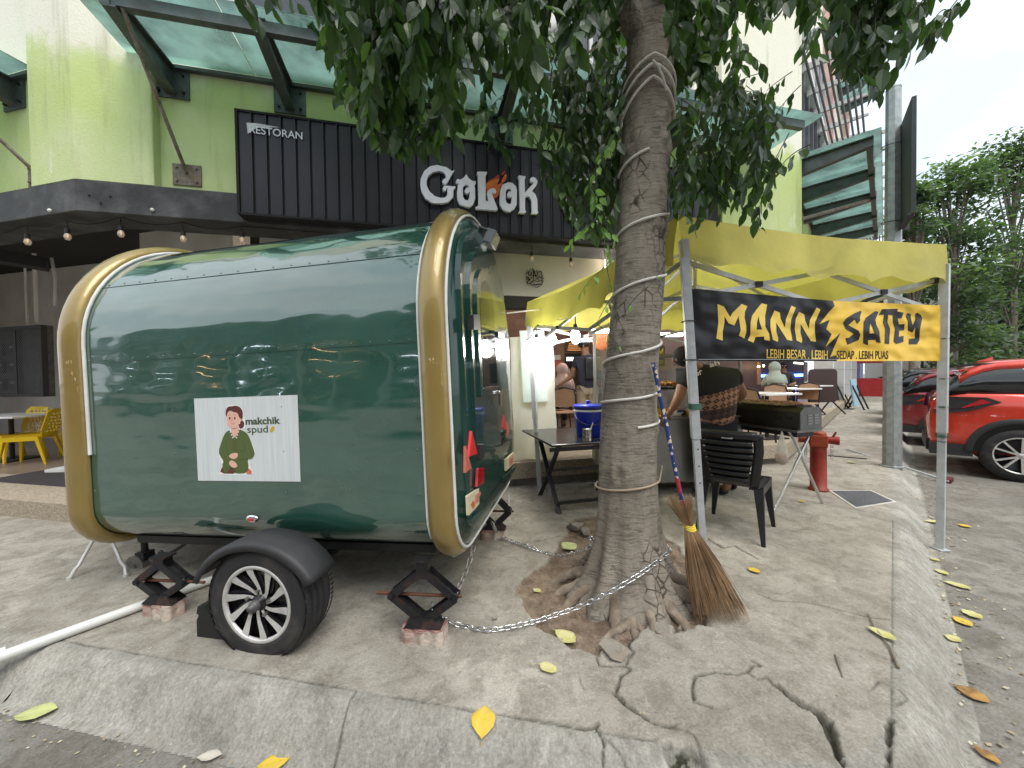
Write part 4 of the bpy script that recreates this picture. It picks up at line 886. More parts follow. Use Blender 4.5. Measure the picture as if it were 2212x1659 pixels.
# black signboard beside the ring, white script
def strokes(nm,pl,k,lines,m,par,o,h=.004,conv=None):
    b=MB(pl.M())
    for wd,pts in lines:
        P=[pl.loc(*C(k,*p)) for p in pts]
        # smooth
        Q=P
        for _ in range(2):
            R_=[Q[0]]
            for i in range(len(Q)-1):
                a,c=Q[i],Q[i+1]; R_+= [(a[0]*.75+c[0]*.25,a[1]*.75+c[1]*.25),(a[0]*.25+c[0]*.75,a[1]*.25+c[1]*.75)]
            Q=R_+[Q[-1]]
        b.tube([(q[0],q[1],o) for q in Q],[wd*.68*(.55+.45*sin(pi*min(1,i/(len(Q)-1)+.12))) for i in range(len(Q))],6)
    return b.build(nm,m,par)
INK=mat('black_script',(.008,.008,.008),.6)
PC=Plane((-2.92,4.07),13.64,.6)
calli=thing('wall_calligraphy','round black script emblem fixed on the pale wall above the tent','wall art',PC.M(*PC.loc(1158,600),0))
LN=[(.012,[(640,360),(680,480),(690,700),(700,1000)]),(.011,[(730,490),(750,620),(800,740),(830,860),(830,1000)]),(.010,[(850,490),(890,600),(900,740),(850,810),(780,770),(730,800),(640,800),(590,720),(590,560)]),
(.010,[(440,560),(420,680),(460,790),(520,760),(560,640),(600,540)]),(.009,[(270,665),(400,600),(480,520)]),(.010,[(900,590),(1000,570),(1080,540),(1130,560),(1150,700),(1150,1000),(1170,1150),(1150,1260),(1080,1300),(1010,1200),(960,1300),(890,1230),(800,1310),(740,1230),(640,1310),(560,1290),(530,1200),(600,1100),(700,1050),(800,1040),(830,1110),(950,1080),(1150,1030)]),
(.010,[(1150,900),(1050,860),(950,830),(900,900),(940,1000),(1000,1060)]),(.012,[(320,1010),(330,880),(380,840),(430,900),(380,980),(500,950),(520,980),(400,1080),(330,1120),(340,1190),(430,1240),(520,1180),(620,1070),(750,1030)]),
(.009,[(640,1130),(700,1140)]),(.012,[(480,490),(520,520)]),(.012,[(1010,740),(1040,760)]),(.010,[(1040,940),(1050,960)]),(.008,[(1210,760),(1210,820)]),(.008,[(1190,900),(1230,950),(1260,890)]),(.008,[(1230,1050),(1240,1110)]),(.008,[(840,1440),(940,1390),(1040,1350)]),(.008,[(470,1320),(480,1360)]),(.008,[(680,1350),(690,1400)]),(.008,[(780,1370),(780,1430)]),(.008,[(290,780),(290,850)]),(.008,[(340,460),(350,520)]),(.008,[(530,380),(540,440)]),(.008,[(930,480),(980,500)]),(.009,[(960,680),(975,700)]),(.009,[(560,850),(560,900),(640,920)])]
strokes('script_strokes',PC,18,LN,INK,calli,.012)
# banner on the front of the tent
P1b=G(1522,1243); P1t=D(1479,566,2.62); P2b=G(2031,1187,-.15); P2t=D(2040,602,3.28)
d_=Vector((P2t.x-P1t.x,P2t.y-P1t.y)); PB=Plane((1.215,2.60),math.degrees(math.atan2(3.27-2.60,3.72-1.215)))
ban=thing('stall_banner','black and yellow vinyl banner reading MANN SATEY tied between the tent poles','banner',PB.M(1.2,1.48,0))
BK=mat('banner_black',(.010,.010,.012),.38,spec=.3,var=.25,scale=3,bump=0); BY=mat('banner_yellow',(.72,.46,.04),.45,var=.1,scale=3)
for m_ in (BK,BY): wavy(m_,3.2,1.0,.14)
DK6=[(180,365),(1045,440),(1058,485),(963,580),(1030,562),(1008,645),(1062,645),(1004,720),(1094,633),(1030,780),(1068,768),(1070,806),(195,805)]
traced('vinyl_panel',PB,6,[(180,365),(1045,440),(1700,468),(1700,805),(1070,806),(195,805)],.0,.003,BY,ban)
blk=[C(6,180,365),C(6,1045,440)]+[C(17,*p) for p in [(285,200),(180,310),(20,515),(195,440),(140,600),(232,690),(125,915),(385,670),(300,860),(205,1090),(318,1050)]]+[C(6,1070,806),C(6,195,805)]
b=MB(PB.M()); b.prism([PB.loc(*p) for p in blk],.0032,.0042); b.build('black_field',BK,ban)
LY=mat('banner_letter_yellow',(.72,.50,.08),.45,var=.06); wavy(LY,3.2,1.0,.14)
def bl(k,pts,m,hole=None): traced('letter',PB,k,pts,.0046,.0056,m,ban,hole=hole)
bl(16,[(278,168),(388,210),(500,395),(540,320),(700,165),(798,205),(755,300),(748,400),(778,540),(778,660),(745,765),(652,715),(685,620),(645,375),(570,538),(470,500),(400,375),(400,480),(370,640),(368,803),(260,765),(295,480)],LY)
bl(16,[(1045,155),(1142,175),(1105,380),(1110,560),(1175,680),(1190,805),(1095,790),(1090,730),(940,740),(905,840),(805,795),(850,710),(855,480),(880,370),(960,260)],LY,hole=[(995,375),(1010,480),(1058,610),(958,612),(965,480)])
bl(16,[(1270,278),(1362,315),(1375,420),(1450,580),(1470,430),(1565,195),(1640,230),(1560,440),(1545,600),(1582,805),(1490,790),(1300,490),(1300,640),(1335,760),(1328,826),(1242,785),(1200,580),(1200,440)],LY)
bl(16,[(1700,305),(1785,345),(1805,460),(1868,600),(1885,450),(2005,228),(2070,262),(1975,480),(1968,640),(1990,822),(1900,808),(1725,515),(1720,660),(1752,780),(1745,845),(1655,800),(1622,600),(1640,420)],LY)
bl(17,[(735,280),(748,300),(720,400),(728,450),(675,512),(635,430),(520,535),(700,630),(730,700),(700,790),(510,872),(470,760),(540,745),(618,680),(480,600),(430,495),(480,420),(620,330)],BK)
bl(17,[(990,288),(1045,300),(990,440),(1005,520),(1060,640),(1070,780),(1085,842),(1005,832),(1000,790),(865,790),(862,882),(780,850),(790,480),(830,400)],BK,hole=[(905,490),(940,560),(982,675),(888,680),(890,580)])
bl(17,[(1110,255),(1380,248),(1372,295),(1480,315),(1450,412),(1375,415),(1400,520),(1500,515),(1490,620),(1405,625),(1400,735),(1480,718),(1478,825),(1355,858),(1310,815),(1335,600),(1300,480),(1295,360),(1215,350),(1200,480),(1245,590),(1230,862),(1155,852),(1165,590),(1125,480),(1145,350),(1050,352)],BK)
bl(17,[(1545,322),(1608,340),(1605,400),(1640,540),(1690,440),(1685,340),(1720,318),(1775,350),(1805,410),(1765,620),(1755,800),(1715,865),(1575,865),(1578,770),(1680,762),(1690,560),(1635,660),(1560,625),(1562,460),(1525,380)],BK)
def bt(s,k,c0,c1,top,m): text_fit(s,'lettering',m,ban,PB,C(k,*c0),C(k,*c1),C(k,*top),o=.0050,ext=.0004,off=.01)
bt('LEBIH BESAR . LEBIH',16,(1135,1108),(2195,1125),(1140,948),LY); bt('SEDAP . LEBIH PUAS',17,(322,1118),(1215,1118),(325,975),INK)
b=MB(PB.M()); ql=PB.loc(*C(6,195,800)); qr=PB.loc(*C(6,1068,800)); b.bar((ql[0],ql[1]+.004,.006),(qr[0],qr[1]+.004,.006),.004,.022); b.build('hem',mat('silver_hem',(.30,.31,.32),.25,metal=.7),ban)
# ================================================================ market tent
TENTY=mat('yellow_tent_cloth',(.48,.43,.125),.75,var=.14,scale=3,col2=(.36,.33,.12),f2=.38,s2=2.5,tl=.30,bump=.7,bscale=4)
POLE=mat('white_tent_steel',(.44,.46,.47),.45,metal=.15,var=.15,scale=12,col2=(.36,.36,.35),f2=.35,s2=9)
TJ=mat('black_tent_joint',(.02,.02,.022),.5)
tc_=[D(1465,466,2.62),D(2044,529,3.28),D(1499,0,5.8),D(1139,653,4.65)]; tc_[2]=Vector((2.80,5.8,2.40))
tent=thing('market_tent','faded yellow pop-up canopy tent with white poles sheltering the satay stall','tent',Matrix.Translation((2.,4.1,0)))
peak=Vector((sum(p.x for p in tc_)/4,sum(p.y for p in tc_)/4,2.96)); cen=Vector((peak.x,peak.y,0))
b=MB()
for i in range(4):
    A_,B_=tc_[i],tc_[(i+1)%4]
    def fn(u,v,A_=A_,B_=B_,i=i):
        e=A_.lerp(B_,u); e=e+Vector((0,0,-(.10 if i==3 else .04)*sin(pi*u))); p=e.lerp(peak,v); p=p+Vector((0,0,-.10*sin(pi*v)*sin(pi*u))); return p
    b.grid(fn,18,12)
b.build('roof_cloth',TENTY,tent,weld=True)
for i in range(4):
    A_,B_=tc_[i],tc_[(i+1)%4]; out=((A_+B_)/2-cen); out.z=0; out.normalize(); L0=(B_-A_).length
    b=MB()
    def fv(u,v,A_=A_,B_=B_,i=i):
        e=A_.lerp(B_,u)+Vector((0,0,-(.10 if i==3 else .04)*sin(pi*u))); sc=.035*(1-abs(cos(pi*u*5.5)))*(1 if v>.99 else v*.6); dep=.355-.06+sc*1.6
        fold=(.022*sin(u*23+i)+.012*sin(u*51+2*i+v*3))*v+.03*v+(.035*sin(pi*u*2)**2*v); return e+out*fold+Vector((0,0,-dep*v+.004))
    b.grid(fv,60,6); b.build('valance',TENTY,tent)
def pole(p0,p1,w0,w1,split=.42):
    m_=p0.lerp(p1,split); b=MB(); b.bar(p0,m_,w0,w0); b.bar(m_-(p1-p0)*.01,p1,w1,w1); b.bar(p0,p0+Vector((0,0,.012)),w0*1.8,w0*1.8)
    for t in (.28,.33,.38): 
        q=p0.lerp(p1,t); b.cyl(q+Vector((-.001,-w0/2-.002,0)),q+Vector((-.001,-w0/2+.004,0)),.006,n=8,m=1)
    o=b.build('pole',[POLE,TJ],tent,bevel=.004); return o
pb=[P1b,P2b,Vector((2.85,5.85,.30)),GC(5,988,1632)]; pt=[P1t,P2t,Vector((2.80,5.78,2.2)),D(*C(5,926,610),4.63)]
tops=[]
for i in range(4):
    tp=pt[i].copy(); tp.z=max(tp.z,tc_[i].z-.12); dirn=(pt[i]-pb[i]).normalized(); tp=pt[i]+dirn*((tc_[i].z-.17-pt[i].z)/dirn.z); tops.append(tp)
    pole(pb[i],tp,.044 if i!=1 else .05,.056 if i!=1 else .062)
hub=Vector((cen.x,cen.y,2.35)); b=MB(); b.bar(hub-Vector((0,0,.25)),peak-Vector((0,0,.02)),.035,.035); b.build('centre_post',POLE,tent)
def truss(A_,B_,lo=.46,hi=.20,nm='truss_bar'):
    n=2; pts=[]
    for k in range(n):
        a=A_.lerp(B_,k/n); c=A_.lerp(B_,(k+1)/n); za=hi if k%2==0 else lo; zb=lo if k%2==0 else hi
        for (x0,x1) in ((hi,lo),(lo,hi)):
            b=MB(); b.bar(a-Vector((0,0,x0)),c-Vector((0,0,x1)),.016,.032); b.build(nm,POLE,tent)
        b=MB(); m_=(a+c)/2-Vector((0,0,(lo+hi)/2)); b.cbox(m_,(.05,.05,.04)); b.build('joint',TJ,tent); b=MB(); b.cbox(c-Vector((0,0,hi)),(.045,.045,.05)); b.build('joint',TJ,tent)
rt=[Vector((p.x,p.y,tc_[i].z-.1)).lerp(Vector((cen.x,cen.y,tc_[i].z-.1)),.03) for i,p in enumerate(tops)]
for i in range(4): truss(rt[i],rt[(i+1)%4])
for i in range(4):
    m_=(rt[i]+rt[(i+1)%4])/2; b=MB(); b.bar(m_-Vector((0,0,.14)),hub+Vector((0,0,.3)),.016,.032); b.build('truss_bar',POLE,tent); b=MB(); b.bar(m_-Vector((0,0,.5)),hub,.016,.032); b.build('truss_bar',POLE,tent)
for i in range(4):
    b=MB(); b.bar(rt[i]+Vector((0,0,-.02)),peak-Vector((0,0,.22)),.016,.030); b.build('rafter',POLE,tent)
CORDG=mat('green_cord',(.05,.13,.09),.8); CORDK=mat('black_cord',(.02,.02,.02),.7)
def lash(p0,p1,t,m_,w=.034,n=3,nm='cord_lashing'):
    q=p0.lerp(p1,t); b=MB()
    for k in range(n):
        z=q+Vector((0,0,k*.008)); b.tube([z+Vector((sx*w,sy*w,0)) for sx,sy in ((-1,-1),(1,-1),(1,1),(-1,1))],.004,5,closed=True)
    b.build(nm,m_,tent)
for (i,t,m_,n) in ((0,.50,CORDG,5),(0,.645,CORDK,1),(0,.76,CORDK,1),(1,.395,CORDG,4),(1,.38,CORDK,1),(1,.60,CORDK,1),(1,.74,CORDK,1),(1,.50,CORDG,2)): lash(pb[i],tops[i],t,m_,n=n)
# ================================================================ street tree
def barkmat():
    m=bpy.data.materials.new('tree_bark'); m.use_nodes=True; n=m.node_tree.nodes; l=m.node_tree.links.new; b=n['Principled BSDF']; b.inputs['Roughness'].default_value=.9; b.inputs['Specular IOR Level'].default_value=.2
    t=n.new('ShaderNodeTexCoord')
    def nz(sc,det,st,ds=0,ty='N'):
        mp=n.new('ShaderNodeMapping'); mp.inputs['Scale'].default_value=st; l(t.outputs['Object'],mp.inputs[0])
        q=n.new('ShaderNodeTexNoise' if ty=='N' else 'ShaderNodeTexVoronoi'); q.inputs['Scale'].default_value=sc
        if ty=='N': q.inputs['Detail'].default_value=det; q.inputs['Roughness'].default_value=.7; q.inputs['Distortion'].default_value=ds
        else: q.feature='DISTANCE_TO_EDGE'
        l(mp.outputs[0],q.inputs[0]); return q.outputs[0]
    def mr(s,a,b_,c,d):
        r=n.new('ShaderNodeMapRange'); r.inputs[1].default_value=a; r.inputs[2].default_value=b_; r.inputs[3].default_value=c; r.inputs[4].default_value=d; l(s,r.inputs[0]); return r.outputs[0]
    def mx(f,a,b_,mode='MIX'):
        x=n.new('ShaderNodeMixRGB'); x.blend_type=mode
        for i,q in ((0,f),(1,a),(2,b_)):
            if isinstance(q,tuple): x.inputs[i].default_value=(*q,1)
            elif isinstance(q,(int,float)): x.inputs[i].default_value=q
            else: l(q,x.inputs[i])
        return x.outputs[0]
    c=mx(mr(nz(4,6,(1,1,.5)),.35,.65,0,1),(.21,.185,.15),(.34,.30,.25))
    lines=nz(7,7,(1.2,1.2,13),.8); c=mx(mr(lines,.50,.60,0,.62),c,(.075,.06,.046)); vo=nz(16,0,(1,1,.75),0,'V'); pm=mr(nz(2.6,4,(1,1,.5)),.52,.60,0,1); cm=n.new('ShaderNodeMath'); cm.operation='MULTIPLY'; l(pm,cm.inputs[0]); l(mr(vo,.0,.09,1,0),cm.inputs[1]); c=mx(cm.outputs[0],c,(.03,.024,.018)); c=mx(mr(nz(1.7,5,(1,1,.6)),.6,.66,0,.5),c,(.12,.075,.05))
    c=mx(mr(nz(3.2,5,(1,1,.9)),.58,.68,0,.6),c,(.30,.275,.24)); c=mx(mr(nz(11,5,(1,1,2)),.66,.72,0,.8),c,(.042,.032,.024))
    c=mx(mr(nz(60,4,(1,1,1)),.3,.7,0,.25),c,(.06,.05,.04))
    l(c,b.inputs['Base Color'])
    b1=n.new('ShaderNodeBump'); b1.inputs['Strength'].default_value=.6; b1.inputs['Distance'].default_value=.008; l(lines,b1.inputs['Height']); b1.invert=True
    b2=n.new('ShaderNodeBump'); b2.inputs['Strength'].default_value=.7; b2.inputs['Distance'].default_value=.03; l(nz(5,6,(1,1,.7)),b2.inputs['Height']); l(b1.outputs[0],b2.inputs['Normal']); l(b2.outputs[0],b.inputs['Normal']); return m
BARK=barkmat()
TX=[(-.05,.735,2.47),(.4,.738,2.465),(.82,.745,2.46),(1.5,.779,2.46),(2.04,.835,2.47),(2.8,.888,2.49),(3.41,.925,2.5),(4.2,.96,2.5),(5.2,1.02,2.45)]
def taxis(z):
    for a,c in zip(TX[:-1],TX[1:]):
        if z<=c[0]: t=(z-a[0])/(c[0]-a[0]); return Vector((a[1]+(c[1]-a[1])*t,a[2]+(c[2]-a[2])*t,z))
    return Vector((TX[-1][1],TX[-1][2],z))
def trad(z): return trad0(z)*.92
def trad0(z):
    for a,c in zip(((-.05,.30),(.12,.235),(.35,.205),(.6,.196),(.82,.192),(1.5,.178),(2.2,.166),(3.4,.160),(5.2,.14)),((.12,.235),(.35,.205),(.6,.196),(.82,.192),(1.5,.178),(2.2,.166),(3.4,.160),(5.2,.14),(9,.1))):
        if z<=c[0]: t=(z-a[0])/(c[0]-a[0]); return a[1]+(c[1]-a[1])*t
    return .1
tree=thing('street_tree','street tree with pale grey-brown trunk wound in white rope and dark hanging leaves','tree',Matrix.Translation((.76,2.47,0)))
def nsm(a,z,s): return math.sin(a*3+z*4+s)*.5+math.sin(a*5-z*3+s*2.1)*.3+math.sin(a*9+z*11+s)*.2
b=MB()
knots=[(rng.uniform(-2.6,-.4),rng.uniform(.7,3.3)) for _ in range(14)]
rootang=[-2.9,-2.35,-1.85,-1.35,-.85,-.3,.5,1.4,2.3]
def tf(u,v):
    z=-.05+5.2*v**1.35; a=2*pi*u; c=taxis(z); r=trad(z)*(1+.035*nsm(a,z,1))
    fl=math.exp(-max(z,0)/.22)
    for ra_ in rootang:
        d=(a-ra_+pi)%(2*pi)-pi; r+=.15*fl*math.exp(-(d/.24)**2)+.018*math.exp(-max(z,0)/.7)*math.exp(-(d/.22)**2)
    for (ka,kz) in knots:
        d=((a-ka+pi)%(2*pi)-pi)*r; q=math.hypot(d,z-kz)/.045
        if q<2.2: r+=.014*math.exp(-(q-.9)**2*3)-.012*math.exp(-q*q*3)
    return (c.x+r*cos(a),c.y+r*sin(a),z)
b.grid(tf,110,190,0,True,None,True); b.build('trunk',BARK,tree)
ROOTM=mat('root_bark',(.15,.115,.085),.9,var=.4,scale=14,col2=(.235,.195,.15),f2=.5,s2=9,bump=1,bscale=16)
def root(a,L_,r0,z0=.16,wob=.5,bend=0,seed=0):
    q=random.Random(seed); pts=[];rr=[];n=16; x,y=TREE.x-.01+cos(a)*.13,2.465+sin(a)*.13; ang=a
    for i in range(n+1):
        t=i/n; z=z0*(1-t)**1.8*.9-.012-.03*t+.014*sin(t*9+seed); pts.append(Vector((x,y,z))); rr.append(r0*(1-t)**.8*(1+.18*sin(i*1.7+seed))+.006)
        ang+=q.uniform(-wob,wob)*.35+bend*.06; x+=cos(ang)*L_/n; y+=sin(ang)*L_/n
    b=MB(); b.tube(pts,rr,12); b.build('root',ROOTM,tree)
for i,(a,L_,r0,z0,be) in enumerate([(-3.0,.50,.05,.17,.4),(-2.65,.52,.045,.17,.5),(-2.3,.50,.052,.19,-.3),(-2.0,.48,.05,.18,.4),(-1.7,.50,.045,.20,0),(-1.45,.46,.04,.2,-.3),(-1.1,.46,.048,.18,.3),(-.75,.5,.055,.2,.5),(-.35,.62,.055,.2,-.4),(.1,.5,.05,.2,0),(.9,.4,.05,.2,0),(2.0,.45,.05,.2,0),(2.8,.5,.05,.2,0),(-2.5,.36,.03,.12,.9),(-1.85,.38,.026,.12,-.9),(-1.3,.40,.03,.13,.8),(-.95,.38,.026,.11,-.8),(-2.15,.42,.028,.10,.2)]):
    root(a,L_,r0,z0,.55,be,i+3)
# ---- leaves
def leafmat(name,c1,c2,c3,tl=.22,rough=.38):
    m=bpy.data.materials.new(name); m.use_nodes=True; n=m.node_tree.nodes; l=m.node_tree.links.new; b=n['Principled BSDF']; b.inputs['Roughness'].default_value=rough; b.inputs['Specular IOR Level'].default_value=.5
    a=n.new('ShaderNodeAttribute'); a.attribute_name='tint'; r=n.new('ShaderNodeValToRGB'); r.color_ramp.elements[0].color=(*c1,1); r.color_ramp.elements[1].color=(*c3,1); e=r.color_ramp.elements.new(.55); e.color=(*c2,1); l(a.outputs['Fac'],r.inputs[0])
    l(r.outputs[0],b.inputs['Base Color']); t=n.new('ShaderNodeBsdfTranslucent'); mu=n.new('ShaderNodeMixRGB'); mu.blend_type='MULTIPLY'; mu.inputs[0].default_value=1; mu.inputs[2].default_value=(2.0,2.4,.9,1); l(r.outputs[0],mu.inputs[1]); l(mu.outputs[0],t.inputs[0])
    ms=n.new('ShaderNodeMixShader'); ms.inputs[0].default_value=tl; l(b.outputs[0],ms.inputs[1]); l(t.outputs[0],ms.inputs[2]); l(ms.outputs[0],n['Material Output'].inputs[0]); return m
LEAF=leafmat('tree_leaves',(.024,.050,.018),(.052,.098,.030),(.12,.20,.055),.35)
LEAFY=leafmat('creeper_leaves',(.07,.14,.03),(.12,.22,.05),(.20,.34,.08),.35)
LEAFB=leafmat('hazy_far_leaves',(.035,.060,.035),(.065,.105,.055),(.13,.18,.095),.35,.6)  # paler and greyer: distance haze is put into the leaf colour
class Leaves:
    def __init__(s): s.v=[];s.f=[];s.t=[]
    def leaf(s,p,d,n,L_,W_,tint,fold=.25,curl=.15):
        d=d.normalized(); x=d.cross(n)
        if x.length<1e-3: return
        x.normalize(); n=x.cross(d); b=len(s.v)
        prof=[(.0,.0),(.16,.32),(.42,.5),(.70,.40),(.88,.18),(1.0,.0)]
        for (t,w_) in prof:
            c=p+d*(t*L_)-n*(curl*L_*t*t); 
            if w_==0: s.v.append(c)
            else: s.v+= [c-x*(w_*W_)+n*(fold*W_*w_),c,c+x*(w_*W_)+n*(fold*W_*w_)]
        f=[(0,1,2),(0,2,3)]
        for k in range(3): a=1+3*k; f+= [(a,a+3,a+4,a+1),(a+1,a+4,a+5,a+2)]
        f+=[(10,13,11),(11,13,12)]
        for q in f: s.f.append([b+i for i in q])
        s.t+=[tint]*14
    def simple(s,p,d,n,L_,W_,tint):
        d=d.normalized(); x=d.cross(n); 
        if x.length<1e-3: return
        x.normalize(); b=len(s.v); s.v+=[p,p+d*L_*.45-x*W_*.5,p+d*L_,p+d*L_*.45+x*W_*.5]; s.f.append([b,b+1,b+2,b+3]); s.t+=[tint]*4
    def build(s,name,m,parent):
        me=bpy.data.meshes.new(name); inv=WM[parent.name].inverted(); me.from_pydata([tuple(inv@v) for v in s.v],[],s.f); me.materials.append(m)
        at=me.attributes.new('tint','FLOAT','POINT'); at.data.foreach_set('value',s.t); me.update()
        o=bpy.data.objects.new(name,me); COL.objects.link(o); o.parent=parent; WM[o.name]=WM[parent.name]; return o
LV=Leaves(); TW=MB(); r_=random.Random(11)
def rv(a=1): return Vector((r_.uniform(-a,a),r_.uniform(-a,a),r_.uniform(-a,a)))
def inpoly(x,y,P):
    c=False;n=len(P)
    for i in range(n):
        x0,y0=P[i];x1,y1=P[(i+1)%n]
        if (y0>y)!=(y1>y) and x<(x1-x0)*(y-y0)/(y1-y0)+x0: c=not c
    return c
def twig(p0,p1,nl,size=.10,tint=(.1,.7),LVx=None,thick=.003,droop=.12,hang=1.0):
    LVx=LVx or LV; d=p1-p0; mid=(p0+p1)/2+Vector((0,0,droop*d.length))+rv(.04); P=[]
    for i in range(9):
        t=i/8; P.append(p0*(1-t)**2+mid*2*t*(1-t)+p1*t*t)
    TW.tube(P,[thick*(1-.6*i/8) for i in range(9)],4,caps=False)
    for k in range(nl):
        t=.12+.88*(k+.5)/nl; i=min(7,int(t*8)); q=P[i].lerp(P[i+1],t*8-i); ax=(P[i+1]-P[i]).normalized()
        side=ax.cross(Vector((0,0,1))); 
        if side.length<.05: side=Vector((1,0,0))
        side.normalize(); side=side*(1 if k%2 else -1)
        dr=(side*r_.uniform(.3,1.0)+ax*.5+Vector((0,0,-1))*r_.uniform(.5,1.5)*hang+rv(.35)).normalized()
        nn=(rv(1)+Vector((0,-.8,.5))).normalized(); L_=size*r_.uniform(.72,1.2)
        LVx.leaf(q+dr*.012,dr,nn,L_,L_*r_.uniform(.40,.52),min(1,max(0,r_.gauss((tint[0]+tint[1])/2,(tint[1]-tint[0])/3))),r_.uniform(.05,.4),r_.uniform(0,.35))
top=taxis(3.9)
BRN_=MB()
def branch(pts,r0,r1):
    P=[]; n=len(pts)-1
    for i in range(n*5+1):
        t=i/5; k=min(n-1,int(t)); f=t-k; P.append(pts[k].lerp(pts[k+1],f))
    for _ in range(2): P=[P[0]]+[(P[i-1]+P[i]*2+P[i+1])/4 for i in range(1,len(P)-1)]+[P[-1]]
    b=MB(); b.tube(P,[r0+(r1-r0)*i/(len(P)-1) for i in range(len(P))],9); b.build('branch',BARK,tree); return P
br=[]
br.append(branch([taxis(3.5),Vector((.5,2.3,4.0)),Vector((-.1,2.3,4.15)),Vector((-.75,2.4,3.95))],.085,.02))
br.append(branch([taxis(3.7),Vector((.6,2.8,4.4)),Vector((.1,3.1,4.5)),Vector((-.4,3.4,4.3))],.08,.02))
br.append(branch([taxis(3.9),Vector((1.3,2.6,4.5)),Vector((1.9,2.8,4.6)),Vector((2.9,3.0,4.5))],.08,.02))
br.append(branch([taxis(3.6),Vector((1.0,2.0,4.2)),Vector((.9,1.4,4.4)),Vector((.6,.7,4.6))],.07,.02))
br.append(branch([taxis(4.2),Vector((1.8,2.2,4.8)),Vector((2.6,2.0,4.7)),Vector((3.4,2.4,4.5))],.07,.02))
br.append(branch([taxis(4.0),Vector((1.2,3.2,4.6)),Vector((1.6,3.9,4.6)),Vector((1.9,4.4,4.3))],.07,.02))
br.append(branch([taxis(4.4),Vector((.3,2.0,5.0)),Vector((-.8,1.7,5.2)),Vector((-1.8,1.8,5.1))],.07,.02))
def region(poly,n,dr,zr=(.25,.75),nl=(8,14),size=.132,tint=(.0,.75),ymin=-400,droop=.12,dropf=1.0):
    xs=[p[0] for p in poly]; ys=[p[1] for p in poly]; k=0
    while k<n:
        u=r_.uniform(min(xs),max(xs)); v=r_.uniform(min(ys),max(ys))
        if not inpoly(u,v,poly): continue
        k+=1; p1=D(u,v,r_.uniform(*dr)); L_=r_.uniform(*zr); p0=p1+Vector((r_.uniform(-.22,.22),r_.uniform(-.15,.15),L_*dropf)); twig(p0,p1,r_.randint(*nl),size,tint,droop=droop)
main=[(655,-60),(690,60),(715,150),(760,230),(775,265),(830,290),(905,325),(985,300),(1010,220),(1100,215),(1180,150),(1260,120),(1330,170),(1345,60),(1360,-60)]
region(main,138,(2.0,3.3),(.25,.6),(9,14))
region([(655,-60),(690,40),(710,120),(780,180),(1000,190),(1100,130),(1340,110),(1350,-60)],98,(1.9,3.0),(.25,.6),(10,15),tint=(0,.55))
region([(700,120),(740,230),(800,270),(860,285),(880,200),(800,120)],26,(2.3,2.9),(.2,.5),(8,12),tint=(.3,1.0))
region([(770,250),(800,290),(880,345),(925,330),(960,310),(940,260)],26,(2.3,2.9),(.15,.4),(7,11),tint=(.1,.8))
region([(1200,230),(1185,330),(1215,420),(1240,480),(1300,530),(1330,480),(1340,300),(1330,200),(1280,170)],75,(2.35,2.75),(.2,.5),(8,12),tint=(0,.5),size=.09)
region([(1440,-60),(1445,60),(1470,130),(1520,100),(1560,45),(1620,40),(1680,20),(1780,10),(1790,-60)],70,(1.9,2.8),(.2,.5),(9,14),size=.10,tint=(0,.55))
region([(1440,60),(1450,200),(1480,230),(1540,180),(1570,120),(1540,60)],26,(2.4,3.0),(.2,.45),(7,11))
region([(1440,330),(1450,450),(1500,500),(1560,470),(1600,440),(1620,500),(1650,500),(1660,440),(1680,330),(1640,240),(1560,270),(1500,310)],62,(2.15,2.6),(.18,.4),(7,11),size=.088,tint=(.0,.6))
region([(1520,200),(1530,260),(1600,240),(1690,250),(1700,200),(1620,190)],12,(2.2,2.6),(.05,.2),(6,9),size=.085,tint=(.1,.6))
region([(1850,-60),(1835,40),(1820,150),(1845,225),(1905,225),(1950,120),(1930,40),(1920,-60)],48,(1.55,2.0),(.18,.4),(9,13),size=.085,tint=(.0,.4))
region([(1920,10),(1940,100),(2000,140),(2050,120),(2040,80),(1980,40)],5,(1.7,2.0),(.1,.25),(6,9),size=.08,tint=(.2,.7))
region([(1880,-60),(1900,10),(1990,15),(2060,-30),(2060,-80)],12,(1.5,1.9),(.1,.2),(6,9),size=.08,tint=(.1,.6))
# the crown above and around the frame
for i in range(430):
    a=r_.uniform(0,2*pi); q=r_.uniform(.2,1)**.5; c=Vector((.7+cos(a)*q*3.0,2.3+sin(a)*q*2.4,r_.uniform(3.95,5.6)))
    if c.z<4.1 and c.y<1.4: c.z+=.5
    twig(c+Vector((r_.uniform(-.3,.3),r_.uniform(-.3,.3),r_.uniform(.2,.5))),c,8,.15,(0,.6))
# fill above the first band so the foliage reads as one mass
LV.build('crown',LEAF,tree)
# leafy vine climbing the trunk
CL=Leaves(); TW2=MB(); TWs=TW; TW=TW2
def vine(pts,nl,size,th=.004):
    for a,c in zip(pts[:-1],pts[1:]): twig(a,c,nl,size,(.3,1),CL,th,.0,.5)
vine([D(1340,250,2.25),D(1300,330,2.2),D(1270,400,2.2),D(1290,470,2.2),D(1320,560,2.25)],6,.065)
vine([D(1290,470,2.2),D(1250,500,2.15),D(1235,530,2.15)],5,.06); vine([D(1270,400,2.2),D(1300,440,2.2),D(1330,520,2.25)],5,.06)
vine([D(1320,560,2.25),D(1280,600,2.2),D(1250,640,2.2)],3,.05,.003); vine([D(1305,540,2.25),D(1325,640,2.2),D(1290,700,2.2),D(1345,760,2.25)],2,.045,.003)
vine([D(1440,560,2.3),D(1400,620,2.25),D(1345,690,2.25)],1,.04,.003)
vn=thing('climbing_vine','light green creeper hanging at the left of the tree trunk above the satay table','vine',Matrix.Translation(D(1320,600,2.25)))
